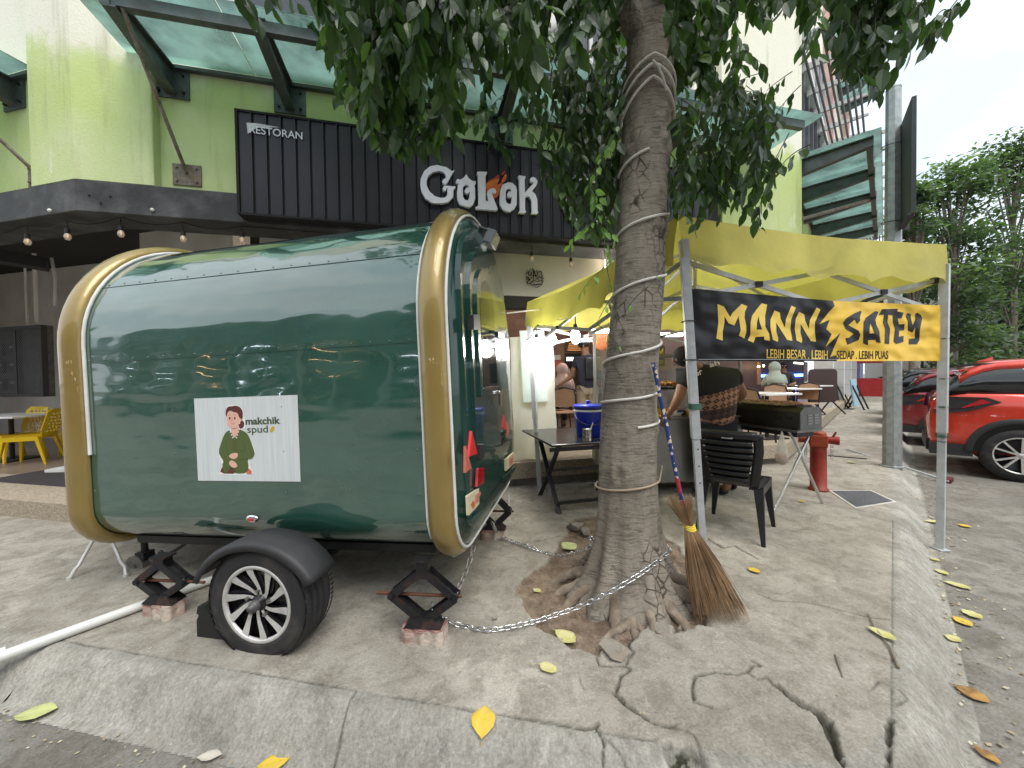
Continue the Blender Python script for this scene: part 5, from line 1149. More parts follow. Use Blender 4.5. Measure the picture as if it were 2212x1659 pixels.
CL.build('leaves',LEAFY,vn); TW.build('stems',mat('vine_stem',(.04,.055,.025),.7),vn); TW=TWs
TW.build('twigs',mat('twig',(.05,.045,.03),.8),tree)
# ---- white rope
ROPE=mat('white_rope',(.60,.58,.54),.75,var=.12,scale=30)
rope=thing('rope','white nylon rope wound in a spiral round the tree trunk','rope',Matrix.Translation((.8,2.3,.7)))
ang=[]; Hs=[.70,1.08,1.26,1.54,1.98,2.36,2.79]     # heights where it crosses the side facing the street
pts=[]
Hs=Hs[1:]
n=len(Hs)
for k in range(n-1):
    for i in range(40):
        t=i/40; a=-pi/2+2*pi*(k+t); h0,h1=Hs[k],Hs[k+1]; z=h0+(h1-h0)*(t-.055*sin(2*pi*t)); 
        ax=taxis(z); rr=trad(z)*1.035+.006
        aa=a
        pts.append(Vector((ax.x+rr*cos(aa),ax.y+rr*sin(aa),z)))
b=MB(); b.tube(pts,.0085,7); b.build('spiral',ROPE,rope)
P=[]
for i in range(44):
    a=-.35-2*pi*.97*i/43; z=.71-.035*math.sin(-a)**1 if False else .70+.03*cos(a+.4); ax=taxis(z); rr=trad(z)*1.05+.012; P.append(Vector((ax.x+rr*cos(a),ax.y+rr*sin(a),z)))
b=MB(); b.tube([P[0]+Vector((.012,-.01,.09))]+P,.0075,7); b.build('lowest_loop',mat('tan_rope',(.32,.25,.17),.8),rope)
b=MB()
for z0,am,th in ((3.30,.16,.008),(3.22,.20,.008),(3.36,.13,.007)):
    P=[]
    for i in range(48):
        a=2*pi*i/48; z=z0-am*abs(cos(a/2+pi/4))**2 if False else z0+am*(-(cos(a+pi/2+.2))*.0)+ (-am*abs(((a+pi/2+.25)%(2*pi))/pi-1)**.0*0)
        d=((a+pi/2+.15+pi)%(2*pi)-pi); z=z0-am*min(1,abs(d)/1.5)**1.1; ax=taxis(z); rr=trad(z)*1.07+.008; P.append(Vector((ax.x+rr*cos(a),ax.y+rr*sin(a),z)))
    b.tube(P,th,7,closed=True)
b.tube([D(1410,130,2.28),D(1420,140,2.27),D(1432,165,2.27),D(1440,195,2.29)],.007,6); b.build('knotted_loops',ROPE,rope)
b=MB(); b.tube([D(1340,60,2.45),D(1305,88,2.6),D(1250,130,3.0),D(1215,152,3.3),D(1140,195,3.7)],.008,6); b.build('loose_end',ROPE,rope)
# ---- chain
STEELC=mat('galvanised_chain',(.62,.63,.65),.25,metal=.95,var=.1)
def chain(pts,label,pitch=.036,m=None):
    P=[Vector(p) for p in pts]; Q=[]
    for i in range(len(P)-1):
        p0=P[max(i-1,0)];p1=P[i];p2=P[i+1];p3=P[min(i+2,len(P)-1)]
        for j in range(14):
            t=j/14; Q.append(.5*((2*p1)+(-p0+p2)*t+(2*p0-5*p1+4*p2-p3)*t*t+(-p0+3*p1-3*p2+p3)*t**3))
    Q.append(P[-1]); S=[0]
    for a,c in zip(Q[:-1],Q[1:]): S.append(S[-1]+(c-a).length)
    b=MB(); d=0; k=0; j=0
    while d<S[-1]-pitch:
        while S[j+1]<d: j+=1
        t=(d-S[j])/max(1e-6,S[j+1]-S[j]); c=Q[j].lerp(Q[j+1],t); ax=(Q[j+1]-Q[j]).normalized()
        up=Vector((0,0,1)) if k%2 else ax.cross(Vector((0,0,1))); x=ax.cross(up)
        if x.length<.1: x=ax.cross(Vector((1,0,0)))
        x.normalize(); hl=pitch*.62; hw=.0125; ring=[]
        for i in range(14):
            a=2*pi*i/14; sx=cos(a); sy=sin(a); ring.append(c+ax*(hl*(abs(sx)**.6)*(1 if sx>0 else -1))+x*(hw*(abs(sy)**.7)*(1 if sy>0 else -1)))
        b.tube(ring,.0036,6,closed=True); d+=pitch; k+=1
    return tag(b.build('chain',m or STEELC),label,'chain')
tr=lambda a,z: (taxis(z)+Vector((cos(a)*(trad(z)*1.22+.02),sin(a)*(trad(z)*1.22+.02),0)))
chain([D(936,1308,2.06),D(945,1325,2.03),G(985,1348,.018),G(1060,1360,.018),G(1145,1345,.02),G(1195,1330,.03),D(1255,1309,2.16),D(1330,1272,2.13),D(1400,1228,2.2),D(1447,1190,2.36)],'shiny steel chain sagging from the near jack to the tree trunk')
chain([D(1448,1188,2.38),tr(.1,.27),tr(.8,.27),tr(1.6,.27),tr(2.4,.26),D(1283,1172,2.55),D(1255,1190,2.6),G(1200,1199,.02),G(1140,1180,.02),G(1095,1165,.02),G(1075,1152,.02),D(1066,1135,2.95),D(1060,1118,2.95)],'second chain running low behind the trunk to the far corner of the trailer')
chain([D(985,1277,2.08),D(1000,1250,2.14),D(1015,1210,2.2),D(1027,1165,2.3)],'short dull chain hanging under the trailer end above the near jack',m=mat('dull_chain',(.28,.27,.25),.4,metal=.8))
# ---- broom leaning on the trunk
br_=thing('stick_broom','coconut stick broom with blue floral handle leaning against the tree','broom',Matrix.Translation(G(1545,1350)))
FLOR=bpy.data.materials.new('floral_wrap'); FLOR.use_nodes=True; n=FLOR.node_tree.nodes; l=FLOR.node_tree.links.new; bs=n['Principled BSDF']; bs.inputs['Roughness'].default_value=.4
t=n.new('ShaderNodeTexCoord'); v=n.new('ShaderNodeTexVoronoi'); v.inputs['Scale'].default_value=34; l(t.outputs['Object'],v.inputs[0]); c=n.new('ShaderNodeValToRGB'); c.color_ramp.interpolation='CONSTANT'
c.color_ramp.elements[0].color=(.55,.42,.05,1); c.color_ramp.elements[1].position=.16; c.color_ramp.elements[1].color=(.62,.5,.45,1); e=c.color_ramp.elements.new(.40); e.color=(.015,.04,.16,1); l(v.outputs['Distance'],c.inputs[0])
v2=n.new('ShaderNodeTexNoise'); v2.inputs['Scale'].default_value=7; l(t.outputs['Object'],v2.inputs[0]); c2=n.new('ShaderNodeMath'); c2.operation='GREATER_THAN'; c2.inputs[1].default_value=.62; l(v2.outputs[0],c2.inputs[0]); mxx=n.new('ShaderNodeMixRGB'); l(c2.outputs[0],mxx.inputs[0]); l(c.outputs[0],mxx.inputs[1]); mxx.inputs[2].default_value=(.35,.02,.05,1); l(mxx.outputs[0],bs.inputs['Base Color'])
h0=D(1411,783,2.28); h1=D(1480,1100,2.28); fb_=D(1490,1140,2.27); ft=G(1578,1350,.0)
b=MB(); b.cyl(h0,h1+Vector((0,0,-.05)),.0125,n=12); b.build('handle',FLOR,br_)
BRM=mat('palm_sticks',(.20,.115,.055),.8,var=.35,scale=5,col2=(.30,.19,.10),s2=4)
b=MB(); q=random.Random(4); ctr=G(1560,1345,.0)
ax=(ctr-fb_).normalized(); e1=Vector((1,.1,0)).normalized(); e2=Vector((.1,-1,.0)).normalized()
for i in range(420):
    a=q.uniform(0,2*pi); r0=q.uniform(0,1)**.5; p0=fb_+(e1*cos(a)+e2*sin(a))*.024*r0-ax*.02; p1=ctr+(e1*cos(a)*.175+e2*sin(a)*.085)*r0**.9+Vector((0,0,q.uniform(.0,.05))); 
    tt=q.uniform(.88,1.0); p1=fb_.lerp(p1,tt); p1.z=max(p1.z,.008); m_=(p0.lerp(p1,.5))+(e1*cos(a)+e2*sin(a))*.01*r0+Vector((q.uniform(-.008,.008),q.uniform(-.008,.008),0))
    b.tube([p0,m_,p1],[.0019,.0016,.0008],4,caps=False)
for i in range(110):
    a=q.uniform(0,2*pi); r0=q.uniform(0,1)**.5; p0=fb_+(e1*cos(a)+e2*sin(a))*.022*r0; p1=D(1470,1085,2.26)+(e1*cos(a)*.075+e2*sin(a)*.05)*r0+Vector((q.uniform(-.01,.01),0,q.uniform(-.02,.045))); b.tube([p0,p1],[.0022,.0018],4,caps=False)
b.build('bristles',BRM,br_); b=MB()
for k in range(3): 
    z=fb_+ax*(.012*k-.015); b.tube([z+(e1*cos(2*pi*i/18)+e2*sin(2*pi*i/18))*.029+Vector((0,0,.002*sin(i))) for i in range(18)],.006,6,closed=True)
b.build('yellow_tie',mat('yellow_raffia',(.65,.50,.05),.7),br_)
# ================================================================ things round the stall
def skin(pts,edges,rad,name,m,parent,sub=2,root=0):
    me=bpy.data.meshes.new('sk'); me.from_pydata([tuple(p) for p in pts],edges,[]); o=bpy.data.objects.new('sk',me); COL.objects.link(o)
    o.modifiers.new('s','SKIN'); sl_=me.skin_vertices[0].data
    for i,r in enumerate(rad): sl_[i].radius=(r if isinstance(r,tuple) else (r,r)); sl_[i].use_root=(i==root)
    o.modifiers['s'].use_smooth_shade=True; u=o.modifiers.new('u','SUBSURF'); u.levels=sub; u.render_levels=sub
    dg=bpy.context.evaluated_depsgraph_get(); dg.update(); n=bpy.data.meshes.new_from_object(o.evaluated_get(dg)); bpy.data.objects.remove(o)
    if parent is not None: n.transform(WM[parent.name].inverted())
    n.materials.clear(); n.materials.append(m); n.name=name; q=bpy.data.objects.new(name,n); COL.objects.link(q)
    for p in n.polygons: p.use_smooth=True
    if parent is not None: q.parent=parent; WM[q.name]=WM[parent.name]
    return q
SKINM=mat('skin',(.26,.135,.08),.5,var=.08); HAIRM=mat('black_hair',(.008,.007,.007),.85,var=.2,bump=.3,bscale=60)
def hand(P,E,Rr,wi,wrist,d,n,side):     # five bent fingers rooted in a palm; wi = index of wrist vertex
    d=d.normalized(); x=d.cross(n).normalized()*side
    def add(p,par,r): P.append(p); E.append((par,len(P)-1)); Rr.append(r); return len(P)-1
    pm=add(wrist+d*.045,wi,(.034,.020))
    for k,(o,L_) in enumerate(((-.030,.058),(-.010,.070),(.010,.066),(.029,.050))):
        a=add(wrist+d*.088+x*o,pm,.0105); b_=add(wrist+d*(.088+L_*.5)+x*o*1.15-n*.012,a,.0095); add(wrist+d*(.088+L_*.9)+x*o*1.15-n*.036,b_,.008)
    a=add(wrist+d*.03-x*.040,pm,.0115); add(wrist+d*.065-x*.056-n*.02,a,.0095)
def person(name,label,J,build,skinm,group=None,shirt=None,pants=None,hair=None,hands=True,sleeve=.55,shoe=None):
    """J: joints in world space; build scales the girth"""
    b_=build; o=thing(name,label,'person',Matrix.Translation(Vector((J['hip'].x,J['hip'].y,0))),group)
    P=[J['hip'],J['belly'],J['chest'],J['neck'],J['neck'].lerp(J['head'],.45),J['head'],J['head']+(J['head']-J['neck']).normalized()*.085]
    E=[(0,1),(1,2),(2,3),(3,4),(4,5),(5,6)]; Rr=[(.125*b_,.11*b_),(.125*b_,.11*b_),(.13*b_,.09*b_),(.075,.07),.058,(.083,.098),(.055,.062)]
    def add(p,par,r): P.append(p); E.append((par,len(P)-1)); Rr.append(r); return len(P)-1
    for s,sg in (('l',-1),('r',1)):
        a=add(J[s+'sh'],2,.056*b_); e=add(J[s+'el'],a,.047*b_); w_=add(J[s+'wr'],e,.030)
        if hands: hand(P,E,Rr,w_,J[s+'wr'],(J[s+'wr']-J[s+'el']),J.get(s+'n',Vector((0,.5,1))).normalized(),sg)
        h=add(J[s+'hp'],0,.10*b_); k=add(J[s+'kn'],h,.068*b_); f=add(J[s+'an'],k,.045); add(J[s+'to'],f,.036)
    skin(P,E,Rr,'body',skinm,o)
    # face
    f=J.get('face',Vector((0,1,0))).normalized(); h=J['head']; sd=f.cross(Vector((0,0,1))).normalized(); b=MB()
    for s in (-1,1): b.ball(h+f*.082+sd*(.032*s)+Vector((0,0,.012)),.011,n=8)
    b.build('eyes',mat('eye_white',(.5,.5,.48),.3),o); b=MB(); b.ball(h+f*.1+Vector((0,0,-.015)),.015,n=8,sc=(1,1,1.5)); b.build('nose',skinm,o); b=MB(); b.ball(h+f*.085+Vector((0,0,-.05)),.02,n=8,sc=(1.2,1,.35)); b.build('mouth',mat('lips',(.25,.09,.07),.5),o)
    for s in (-1,1): b=MB(); b.ball(h+sd*(.086*s)+Vector((0,0,-.005)),.026,n=8,sc=(.5,.7,1.1)); b.build('ear',skinm,o)
    if shirt:
        sp=[J['hip']+Vector((0,0,-.10)),J['belly'],J['chest'],J['neck'].lerp(J['chest'],.05),J['lsh'],J['lsh'].lerp(J['lel'],sleeve),J['rsh'],J['rsh'].lerp(J['rel'],sleeve)]
        skin(sp,[(0,1),(1,2),(2,3),(2,4),(4,5),(2,6),(6,7)],[(.185*b_,.165*b_),(.185*b_,.16*b_),(.185*b_,.15*b_),.098,.088*b_,.078*b_,.088*b_,.078*b_],'shirt',shirt,o)
    if pants:
        sp=[J['hip']+Vector((0,0,.02)),J['lhp'],J['lkn'],J['lan']+Vector((0,0,.05)),J['rhp'],J['rkn'],J['ran']+Vector((0,0,.05))]
        skin(sp,[(0,1),(1,2),(2,3),(0,4),(4,5),(5,6)],[(.135*b_,.12*b_),.115*b_,.085*b_,.066,.115*b_,.085*b_,.066],'trousers',pants,o)
    if shoe:
        for s in 'lr': b=MB(); p=J[s+'to']; a=J[s+'an']; m_=(p+a)/2; b.ball((m_.x,m_.y,.045+min(p.z,a.z)-.04),.05,n=12,sc=(1.0+abs(p.x-a.x)*7,1+abs(p.y-a.y)*7,.8)); b.build('shoe',shoe,o)
    if hair: hair(o,h,f)
    return o
V=lambda *a: Vector(a)
# -- the cook bending over the cart
shm=bpy.data.materials.new('batik_shirt'); shm.use_nodes=True; n=shm.node_tree.nodes; l=shm.node_tree.links.new; bs=n['Principled BSDF']; bs.inputs['Roughness'].default_value=.85
g=n.new('ShaderNodeNewGeometry'); sp=n.new('ShaderNodeSeparateXYZ'); l(g.outputs['Position'],sp.inputs[0])
def M2(op,a,b_=None):
    q=n.new('ShaderNodeMath'); q.operation=op
    for i,t in enumerate((a,b_)):
        if t is None: continue
        if isinstance(t,(int,float)): q.inputs[i].default_value=t
        else: l(t,q.inputs[i])
    return q.outputs[0]
X_,Z_=sp.outputs[0],sp.outputs[2]
zz=M2('ADD',Z_,M2('MULTIPLY',X_,-.26))                                     # tilted bands
dia=M2('ADD',M2('PINGPONG',M2('MULTIPLY',X_,1.0),.034),M2('PINGPONG',zz,.034)); d1=M2('GREATER_THAN',dia,.037)
d2=M2('GREATER_THAN',M2('ABSOLUTE',M2('SUBTRACT',dia,.020)),.0065)
inb=M2('LESS_THAN',zz,.63); mid=M2('MULTIPLY',M2('GREATER_THAN',zz,.33),M2('LESS_THAN',zz,.45))
m1=n.new('ShaderNodeMixRGB'); l(d1,m1.inputs[0]); m1.inputs[1].default_value=(.03,.022,.026,1); m1.inputs[2].default_value=(.46,.24,.17,1)
m2=n.new('ShaderNodeMixRGB'); l(M2('MULTIPLY',d2,.6),m2.inputs[0]); l(m1.outputs[0],m2.inputs[1]); m2.inputs[2].default_value=(.42,.23,.17,1)
m3=n.new('ShaderNodeMixRGB'); l(M2('MULTIPLY',mid,.85),m3.inputs[0]); l(m2.outputs[0],m3.inputs[1]); m3.inputs[2].default_value=(.03,.022,.028,1)
m4=n.new('ShaderNodeMixRGB'); l(inb,m4.inputs[0]); m4.inputs[1].default_value=(.012,.012,.014,1); l(m3.outputs[0],m4.inputs[2]); l(m4.outputs[0],bs.inputs['Base Color'])
DARKJ=mat('dark_trousers',(.014,.017,.028),.85,var=.2); SHOE=mat('black_shoe',(.012,.012,.012),.5)
def hair_short(o,h,f):
    b=MB(); b.ball(h-f*.018+V(0,0,.025),.108,n=16,sc=(.98,1.0,1.02)); b.build('hair',HAIRM,o)
ck=person('person','cook in black shirt with brown batik lower half bending over the cart',dict(hip=V(2.30,4.25,.90),belly=V(2.27,4.22,1.08),chest=V(2.17,4.15,1.28),neck=V(2.02,4.12,1.46),head=V(1.845,4.10,1.57),
  lsh=V(1.90,4.14,1.37),lel=V(1.80,4.10,1.12),lwr=V(1.745,4.22,.95),rsh=V(2.46,4.20,1.37),rel=V(2.60,4.24,1.16),rwr=V(2.50,4.46,1.0),
  lhp=V(2.18,4.26,.80),lkn=V(2.16,4.30,.46),lan=V(2.15,4.28,.08),lto=V(2.13,4.42,.04),rhp=V(2.42,4.28,.80),rkn=V(2.44,4.32,.46),ran=V(2.45,4.30,.08),rto=V(2.40,4.46,.04),face=V(-.5,.85,-.1)),1.22,SKINM,shirt=shm,pants=DARKJ,hair=hair_short,shoe=SHOE)
PK=Plane((2.17,3.92),6); WT=mat('shirt_print_white',(.75,.75,.75),.6)
text_fit('Gr','shirt_print',WT,ck,PK,C(11,645,505),C(11,738,480),C(11,645,432),o=-.0,ext=.0006,off=.01)
text_fit('ah','shirt_print',WT,ck,PK,C(11,818,405),C(11,925,372),C(11,800,355),o=-.0,ext=.0006,off=.01)
# -- black plastic chair
PBK=mat('black_plastic',(.016,.017,.019),.38,var=.15)
cr_=G(1640,1178); cl_=G(1537,1117)
CHM=PM(2.02,3.40,0,R(-42))@Matrix.Scale(1.06,4); chm=thing('plastic_chair','black slatted plastic armless chair seen from behind under the banner','chair',CHM)
def sl_chair(o,T,m,W=.43,back=True):
    b=MB(T); b.grid(lambda u,v:(-.21+.42*u,-.20+.42*v,.42-.02*sin(pi*u)*sin(pi*v)),8,8); b.box((-.215,.205,.36),(.215,.225,.425)); b.box((-.222,-.2,.37),(-.205,.21,.428)); b.box((.205,-.2,.37),(.222,.21,.428)); b.build('seat',m,o,solid=.008)
    for sx in (-1,1):
        for (y0,y1) in ((.18,.23),(-.17,-.27)):
            b=MB(T); x0,x1=.19*sx,.235*sx; w0,w1=.034,.024
            b.add([(x0-w0,y0-w0,.41),(x0+w0,y0-w0,.41),(x0+w0,y0+w0*.4,.41),(x0-w0,y0+w0*.4,.41),(x1-w1*.6,y1-w1,0),(x1+w1*.6,y1-w1,0),(x1+w1*.6,y1,0),(x1-w1*.6,y1,0)],[(0,1,2,3),(7,6,5,4),(0,4,5,1),(1,5,6,2),(2,6,7,3),(3,7,4,0)]); b.build('leg',m,o,bevel=.004)
def bk(x,z): return -.20-.14*(z-.42)/.45-.035*(1-(x/.22)**2)
b=MB(CHM)
def curve_strip(z0,z1,x0,x1,dy=0):
    b.grid(lambda u,v:(x0+(x1-x0)*u,bk(x0+(x1-x0)*u,z0+(z1-z0)*v)+dy+.028*sin(pi*v)**1*(-1),z0+(z1-z0)*v),12,3)
for k in range(7): 
    z=.455+k*.050; w_=.13+.045*min(1,k/4); curve_strip(z,z+.045,-w_,w_)
curve_strip(.80,.875,-.205,.205,.012)
for sx in (-1,1):
    b.grid(lambda u,v,sx=sx:(sx*(.125+.05*min(1,v/.7)+u*(.065+.0*v)),bk(sx*(.16+.05*u),.40+.46*v)+.012,.40+.46*v),3,10)
b.build('backrest',PBK,chm,solid=.010); sl_chair(chm,CHM,PBK)
b=MB(CHM); b.box((-.028,bk(0,.84)-.012,.815),(.050,bk(0,.84)-.008,.85)); b.build('maker_sticker',mat('sticker_grey',(.4,.42,.42),.4),chm)
# -- gas grill on crossed legs
GA=V(2.90,3.80,0); lx=V(-.30,.954,0); ex=V(.954,.30,0)
GM=Matrix.Identity(4)
for j in range(3): GM[j][0]=lx[j]; GM[j][1]=-ex[j] if False else ex[j]; GM[j][2]=(0,0,1)[j]
GM.translation=GA
GR=mat('grey_grill_steel',(.20,.21,.215),.38,metal=.6,var=.2); GRD=mat('grill_front_dark',(.055,.058,.058),.35,metal=.5,var=.2)
grl=thing('satay_grill','long grey gas satay grill on crossed chrome legs beside the red hydrant','grill',Matrix.Translation(GA))
z0,z1=.825,1.045
b=MB(GM); sect=[(0,z0),(.30,z0),(.30,z1-.05),(.25,z1),(.05,z1),(0,z1-.05)]
n6=len(sect); vs=[(0,p[0],p[1]) for p in sect]+[(1.05,p[0],p[1]) for p in sect]
b.add(vs,[tuple(range(n6-1,-1,-1)),tuple(range(n6,2*n6))]+[(i,(i+1)%n6,(i+1)%n6+n6,i+n6) for i in range(n6)]); b.build('body',GRD,grl)
b=MB(GM); vs=[(-.004,p[0]*1.0,p[1]) for p in sect]; b.add(vs,[tuple(range(n6))]); b.box((-.012,-.004,z0-.006),(.02,.304,z0+.004)); b.build('end_plate',GR,grl,solid=.006)
b=MB(GM)
for sy in (.10,.19):
    for k in range(4): b.box((-.013,sy,z0+.045+k*.028),(-.006,sy+.06,z0+.060+k*.028))
b.build('vent_slots',mat('vent_pale',(.32,.33,.33),.4,metal=.4),grl)
for x in (.10,.22): b=MB(GM); b.cyl((x,-.002,z0+.11),(x,-.035,z0+.11),.026,.022,14); b.build('knob',CHAS,grl)
b=MB(GM); b.box((.0,-.03,z0-.035),(1.05,.32,z0-.012)); b.box((.05,.03,z0-.09),(.95,.27,z0-.036),1); b.build('tray',[mat('tray_steel',(.3,.3,.3),.35,metal=.8,var=.2),GRD],grl)
b=MB(GM); b.box((.06,.04,z1),(1.0,.26,z1+.012)); 
b.build('grate',CHAS,grl)
LEGS=mat('chrome_leg',(.55,.55,.54),.3,metal=.8,var=.2)
for (xa,) in ((.06,),(.98,)):
    for (y0,y1) in ((-.02,.42),(.30,-.28)):
        b=MB(GM); b.tube([(xa+.05,y0+(y1-y0)*.04,z0-.04),(xa+.02,y0+(y1-y0)*.12,z0-.12),(xa,y1,0)],.014,8); b.build('leg',LEGS,grl)
sk=thing('satay_skewers','rows of browned satay skewers lying across the top of the grill','food',Matrix.Translation(GA+lx*.5+V(0,0,z1)))
q=random.Random(5); STK=mat('bamboo',(.42,.30,.15),.7); MEAT=mat('grilled_meat',(.38,.17,.06),.5,var=.4,scale=30,col2=(.16,.06,.025),s2=25)
bs_=MB(GM); bm_=MB(GM)
for k in range(46):
    x=.1+k*.019; a=q.uniform(-.06,.06); zz_=z1+.018+(k%3)*.008; bs_.tube([(x,-.12,zz_),(x+a,.24,zz_+.01)],.0022,4); 
    for t in range(4): bm_.ball((x+a*(.35+.13*t),.05+.042*t,zz_+.005),.016,n=6,sc=(.8,1.35,.7))
bs_.build('sticks',STK,sk); bm_.build('meat',MEAT,sk)
pb_=D(*C(11,1600,1100),3.70); BAGM=mat('clear_plastic_bag',(.70,.70,.62),.2,alpha=.5,var=.1,bump=.6,bscale=30)
bag=thing('plastic_bag','clear plastic bag with dark red sauce hanging from the grill','bag',Matrix.Translation(pb_))
b=MB(Matrix.Translation(pb_)); b.lathe([(.006,0),(.012,-.03),(.024,-.08),(.036,-.14),(.052,-.2),(.06,-.25),(.05,-.30),(.028,-.325),(0,-.335)],14); b.add([(-.03,0,-.14),(-.09,-.01,-.15),(-.07,.01,-.19),(-.04,0,-.2)],[(0,1,2,3)]); b.build('plastic',BAGM,bag)
b=MB(Matrix.Translation(pb_)); b.lathe([(.0,-.225),(.045,-.23),(.052,-.26),(.045,-.30),(.022,-.322),(0,-.33)],14); b.build('red_sauce',mat('red_sauce',(.35,.025,.04),.3,var=.4,scale=25),bag)
# -- hydrant
HM=PM(3.63,4.47,0,R(-35)); hyd=thing('fire_hydrant','weathered red fire hydrant standing behind the grill legs','hydrant',HM)
RED=mat('weathered_red',(.25,.022,.014),.5,var=.25,scale=10,col2=(.22,.06,.03),f2=.42,s2=7)
b=MB(HM); b.lathe([(.0,0),(.10,0),(.10,.02),(.082,.03),(.080,.50),(.085,.52)],22); b.build('barrel',RED,hyd); b=MB(HM); b.box((-.085,-.085,.52),(.085,.085,.66)); b.lathe([(.075,.66),(.08,.675),(.06,.70),(.03,.71),(0,.712)],16); b.build('head',mat('hydrant_orange',(.30,.05,.02),.5,var=.3,scale=12),hyd,bevel=.012)
for s in (-1,1):
    b=MB(HM); b.cyl((s*.08,0,.60),(s*.16,0,.60),.042,.046); b.cyl((s*.16,0,.60),(s*.19,0,.60),.05); b.cyl((s*.13,0,.63),(s*.16,0,.70),.012); b.build('outlet_cap',RED,hyd)
    b=MB(HM)
    for k in range(6): b.tube([(s*.12+.012*cos(a),.055*(0)+.012*sin(a)*(k%2)-.05,.54-k*.026+.016*sin(a)) for a in [2*pi*i/8 for i in range(8)]],.0035,5,closed=True)
    b.build('cap_chain',mat('dull_chain',(.28,.27,.25)),hyd)
# -- cover plate in the paving
mp_=[G(1790,1060),G(1848,1099),G(1937,1085),G(1882,1060)]; b=MB(); b.prism([(p.x,p.y) for p in mp_],-.02,.006); cen_=sum(mp_,V(0,0,0))/4
b.prism([(cen_.x+(p.x-cen_.x)*.9,cen_.y+(p.y-cen_.y)*.9) for p in mp_],-.02,.009,1)
tag(b.build('manhole_cover',[mat('cement_rim',(.5,.48,.44),.85,var=.2),mat('chequer_plate',(.12,.13,.14),.45,metal=.5,var=.2,bump=1,bscale=70)]),'chequered steel cover plate set in the pavement near the kerb','manhole cover')
# -- rods and squeegee lying on the ground
b=MB(); b.cyl(G(1830,970,.035),G(2050,1040,-.12),.015,n=8); e=G(2050,1041,-.14); sq=thing('push_broom','old push broom with pale stick lying across kerb and gutter','broom',Matrix.Translation(e)); 
b.build('stick',POLE,sq); b=MB(); b.cbox(e+V(.03,.03,.02),(.22,.07,.05),rot=(0,0,.6)); b.build('brush_head',mat('maroon_bristle',(.10,.02,.02),.8,var=.3),sq)
b=MB(); p0=G(1765,1006,.005); p1=G(1862,975,.012) if False else G(*C(12,565,1215),.01); b.bar(G(*C(12,160,1180),.01),G(*C(12,565,1215),.01),.02,.012); tag(b.build('flat_bar',CHAS),'dark flat bar lying on the paving behind the hydrant','bar')
# -- folding table, bucket, tin, spoon
A1,A2,A3=D(1191,958,3.72),D(1300,950,3.85),D(1128,926,4.82); A1.z=A2.z=A3.z=.72; ux=(A2-A1); ux.normalize(); uy=(A3-A1); ly=uy.length; uy.normalize()
TMx=Matrix.Identity(4)
for j in range(3): TMx[j][0]=ux[j]; TMx[j][1]=uy[j]
TMx.translation=Vector((A1.x,A1.y,0)); ftb=thing('folding_table','black plastic folding table with crossed legs left of the tree','table',TMx); W_=.95
TBK=mat('black_table_top',(.022,.022,.026),.22,var=.2,scale=5)
b=MB(TMx); b.box((0,0,.695),(W_,ly,.72)); b.build('table_top',TBK,ftb,bevel=.01); 
for x in (.10,W_-.12):
    for (y0,y1) in ((.06,ly*.62),(ly*.62,.06)):
        b=MB(TMx); pts=[(x,y0,.69),(x,(y0+y1)/2+(y0-y1)*.06,.37),(x,y1,0)]; b.bar(pts[0],pts[1],.022,.05,up=(1,0,0)); b.bar(pts[1],pts[2],.022,.05,up=(1,0,0)); b.build('leg',PBK,ftb,bevel=.006)
b=MB(TMx); b.bar((.1,ly*.34,.37),(W_-.12,ly*.34,.37),.03,.03); b.bar((.1,.10,.10),(W_-.12,.10,.10),.03,.03); b.bar((.0,.05,.66),(W_,.05,.66),.02,.04); b.build('cross_bar',PBK,ftb)
bk_=D(*C(10,1215,1640),4.25); bz=.72; bk_.z=bz; BKM=Matrix.Translation(bk_); bu=thing('water_cooler','blue plastic drink bucket with lid standing on the black table','bucket',BKM)
BLUE=mat('blue_plastic',(.012,.03,.42),.3,var=.08); NAVY=mat('navy_plastic',(.012,.016,.10),.3)
b=MB(BKM); b.lathe([(0,0),(.125,0),(.133,.01),(.152,.27),(.155,.285)],30); b.build('bucket_body',BLUE,bu); b=MB(BKM); b.lathe([(.160,.283),(.162,.30),(.158,.305)],30); b.build('white_rim',mat('white_rim',(.7,.72,.75),.3),bu)
b=MB(BKM); b.lathe([(.160,.305),(.165,.31),(.165,.345),(.158,.355),(.03,.365),(.018,.37),(.018,.385),(.03,.39),(.028,.40),(0,.402)],30); b.build('lid',BLUE,bu); b=MB(BKM); b.lathe([(.166,.312),(.169,.32),(.166,.335)],30); b.build('lid_band',NAVY,bu)
b=MB(BKM); b.tube([(.15*cos(a)-.0,-.16*abs(sin(a))-.02,.24-.10*abs(sin(a))) for a in [pi+pi*i/14 for i in range(15)]],.009,6); b.build('handle',NAVY,bu)
cn=GC(5,1283,1275,.72); cn=D(*C(5,1283,1275),3.93); cn.z=.72; TNM=Matrix.Translation(cn); tn=thing('tin_can','dented open tin can with a white spoon on the black table','tin',TNM)
b=MB(TNM); b.lathe([(0,0),(.050,0),(.052,.004),(.050,.01),(.049,.045),(.051,.055),(.049,.065),(.050,.12),(.053,.125),(.048,.122),(.046,.02),(0,.02)],24); b.build('tin',mat('tin_metal',(.5,.49,.47),.22,metal=.95,var=.2,bump=.5,bscale=14),tn); b=MB(TNM); b.cyl((.0,0,.03),(.06,-.01,.19),.006); b.ball((0,0,.115),.03,n=8,sc=(1,1,.5)); b.build('spoon',mat('white_spoon',(.7,.7,.7),.4),tn)
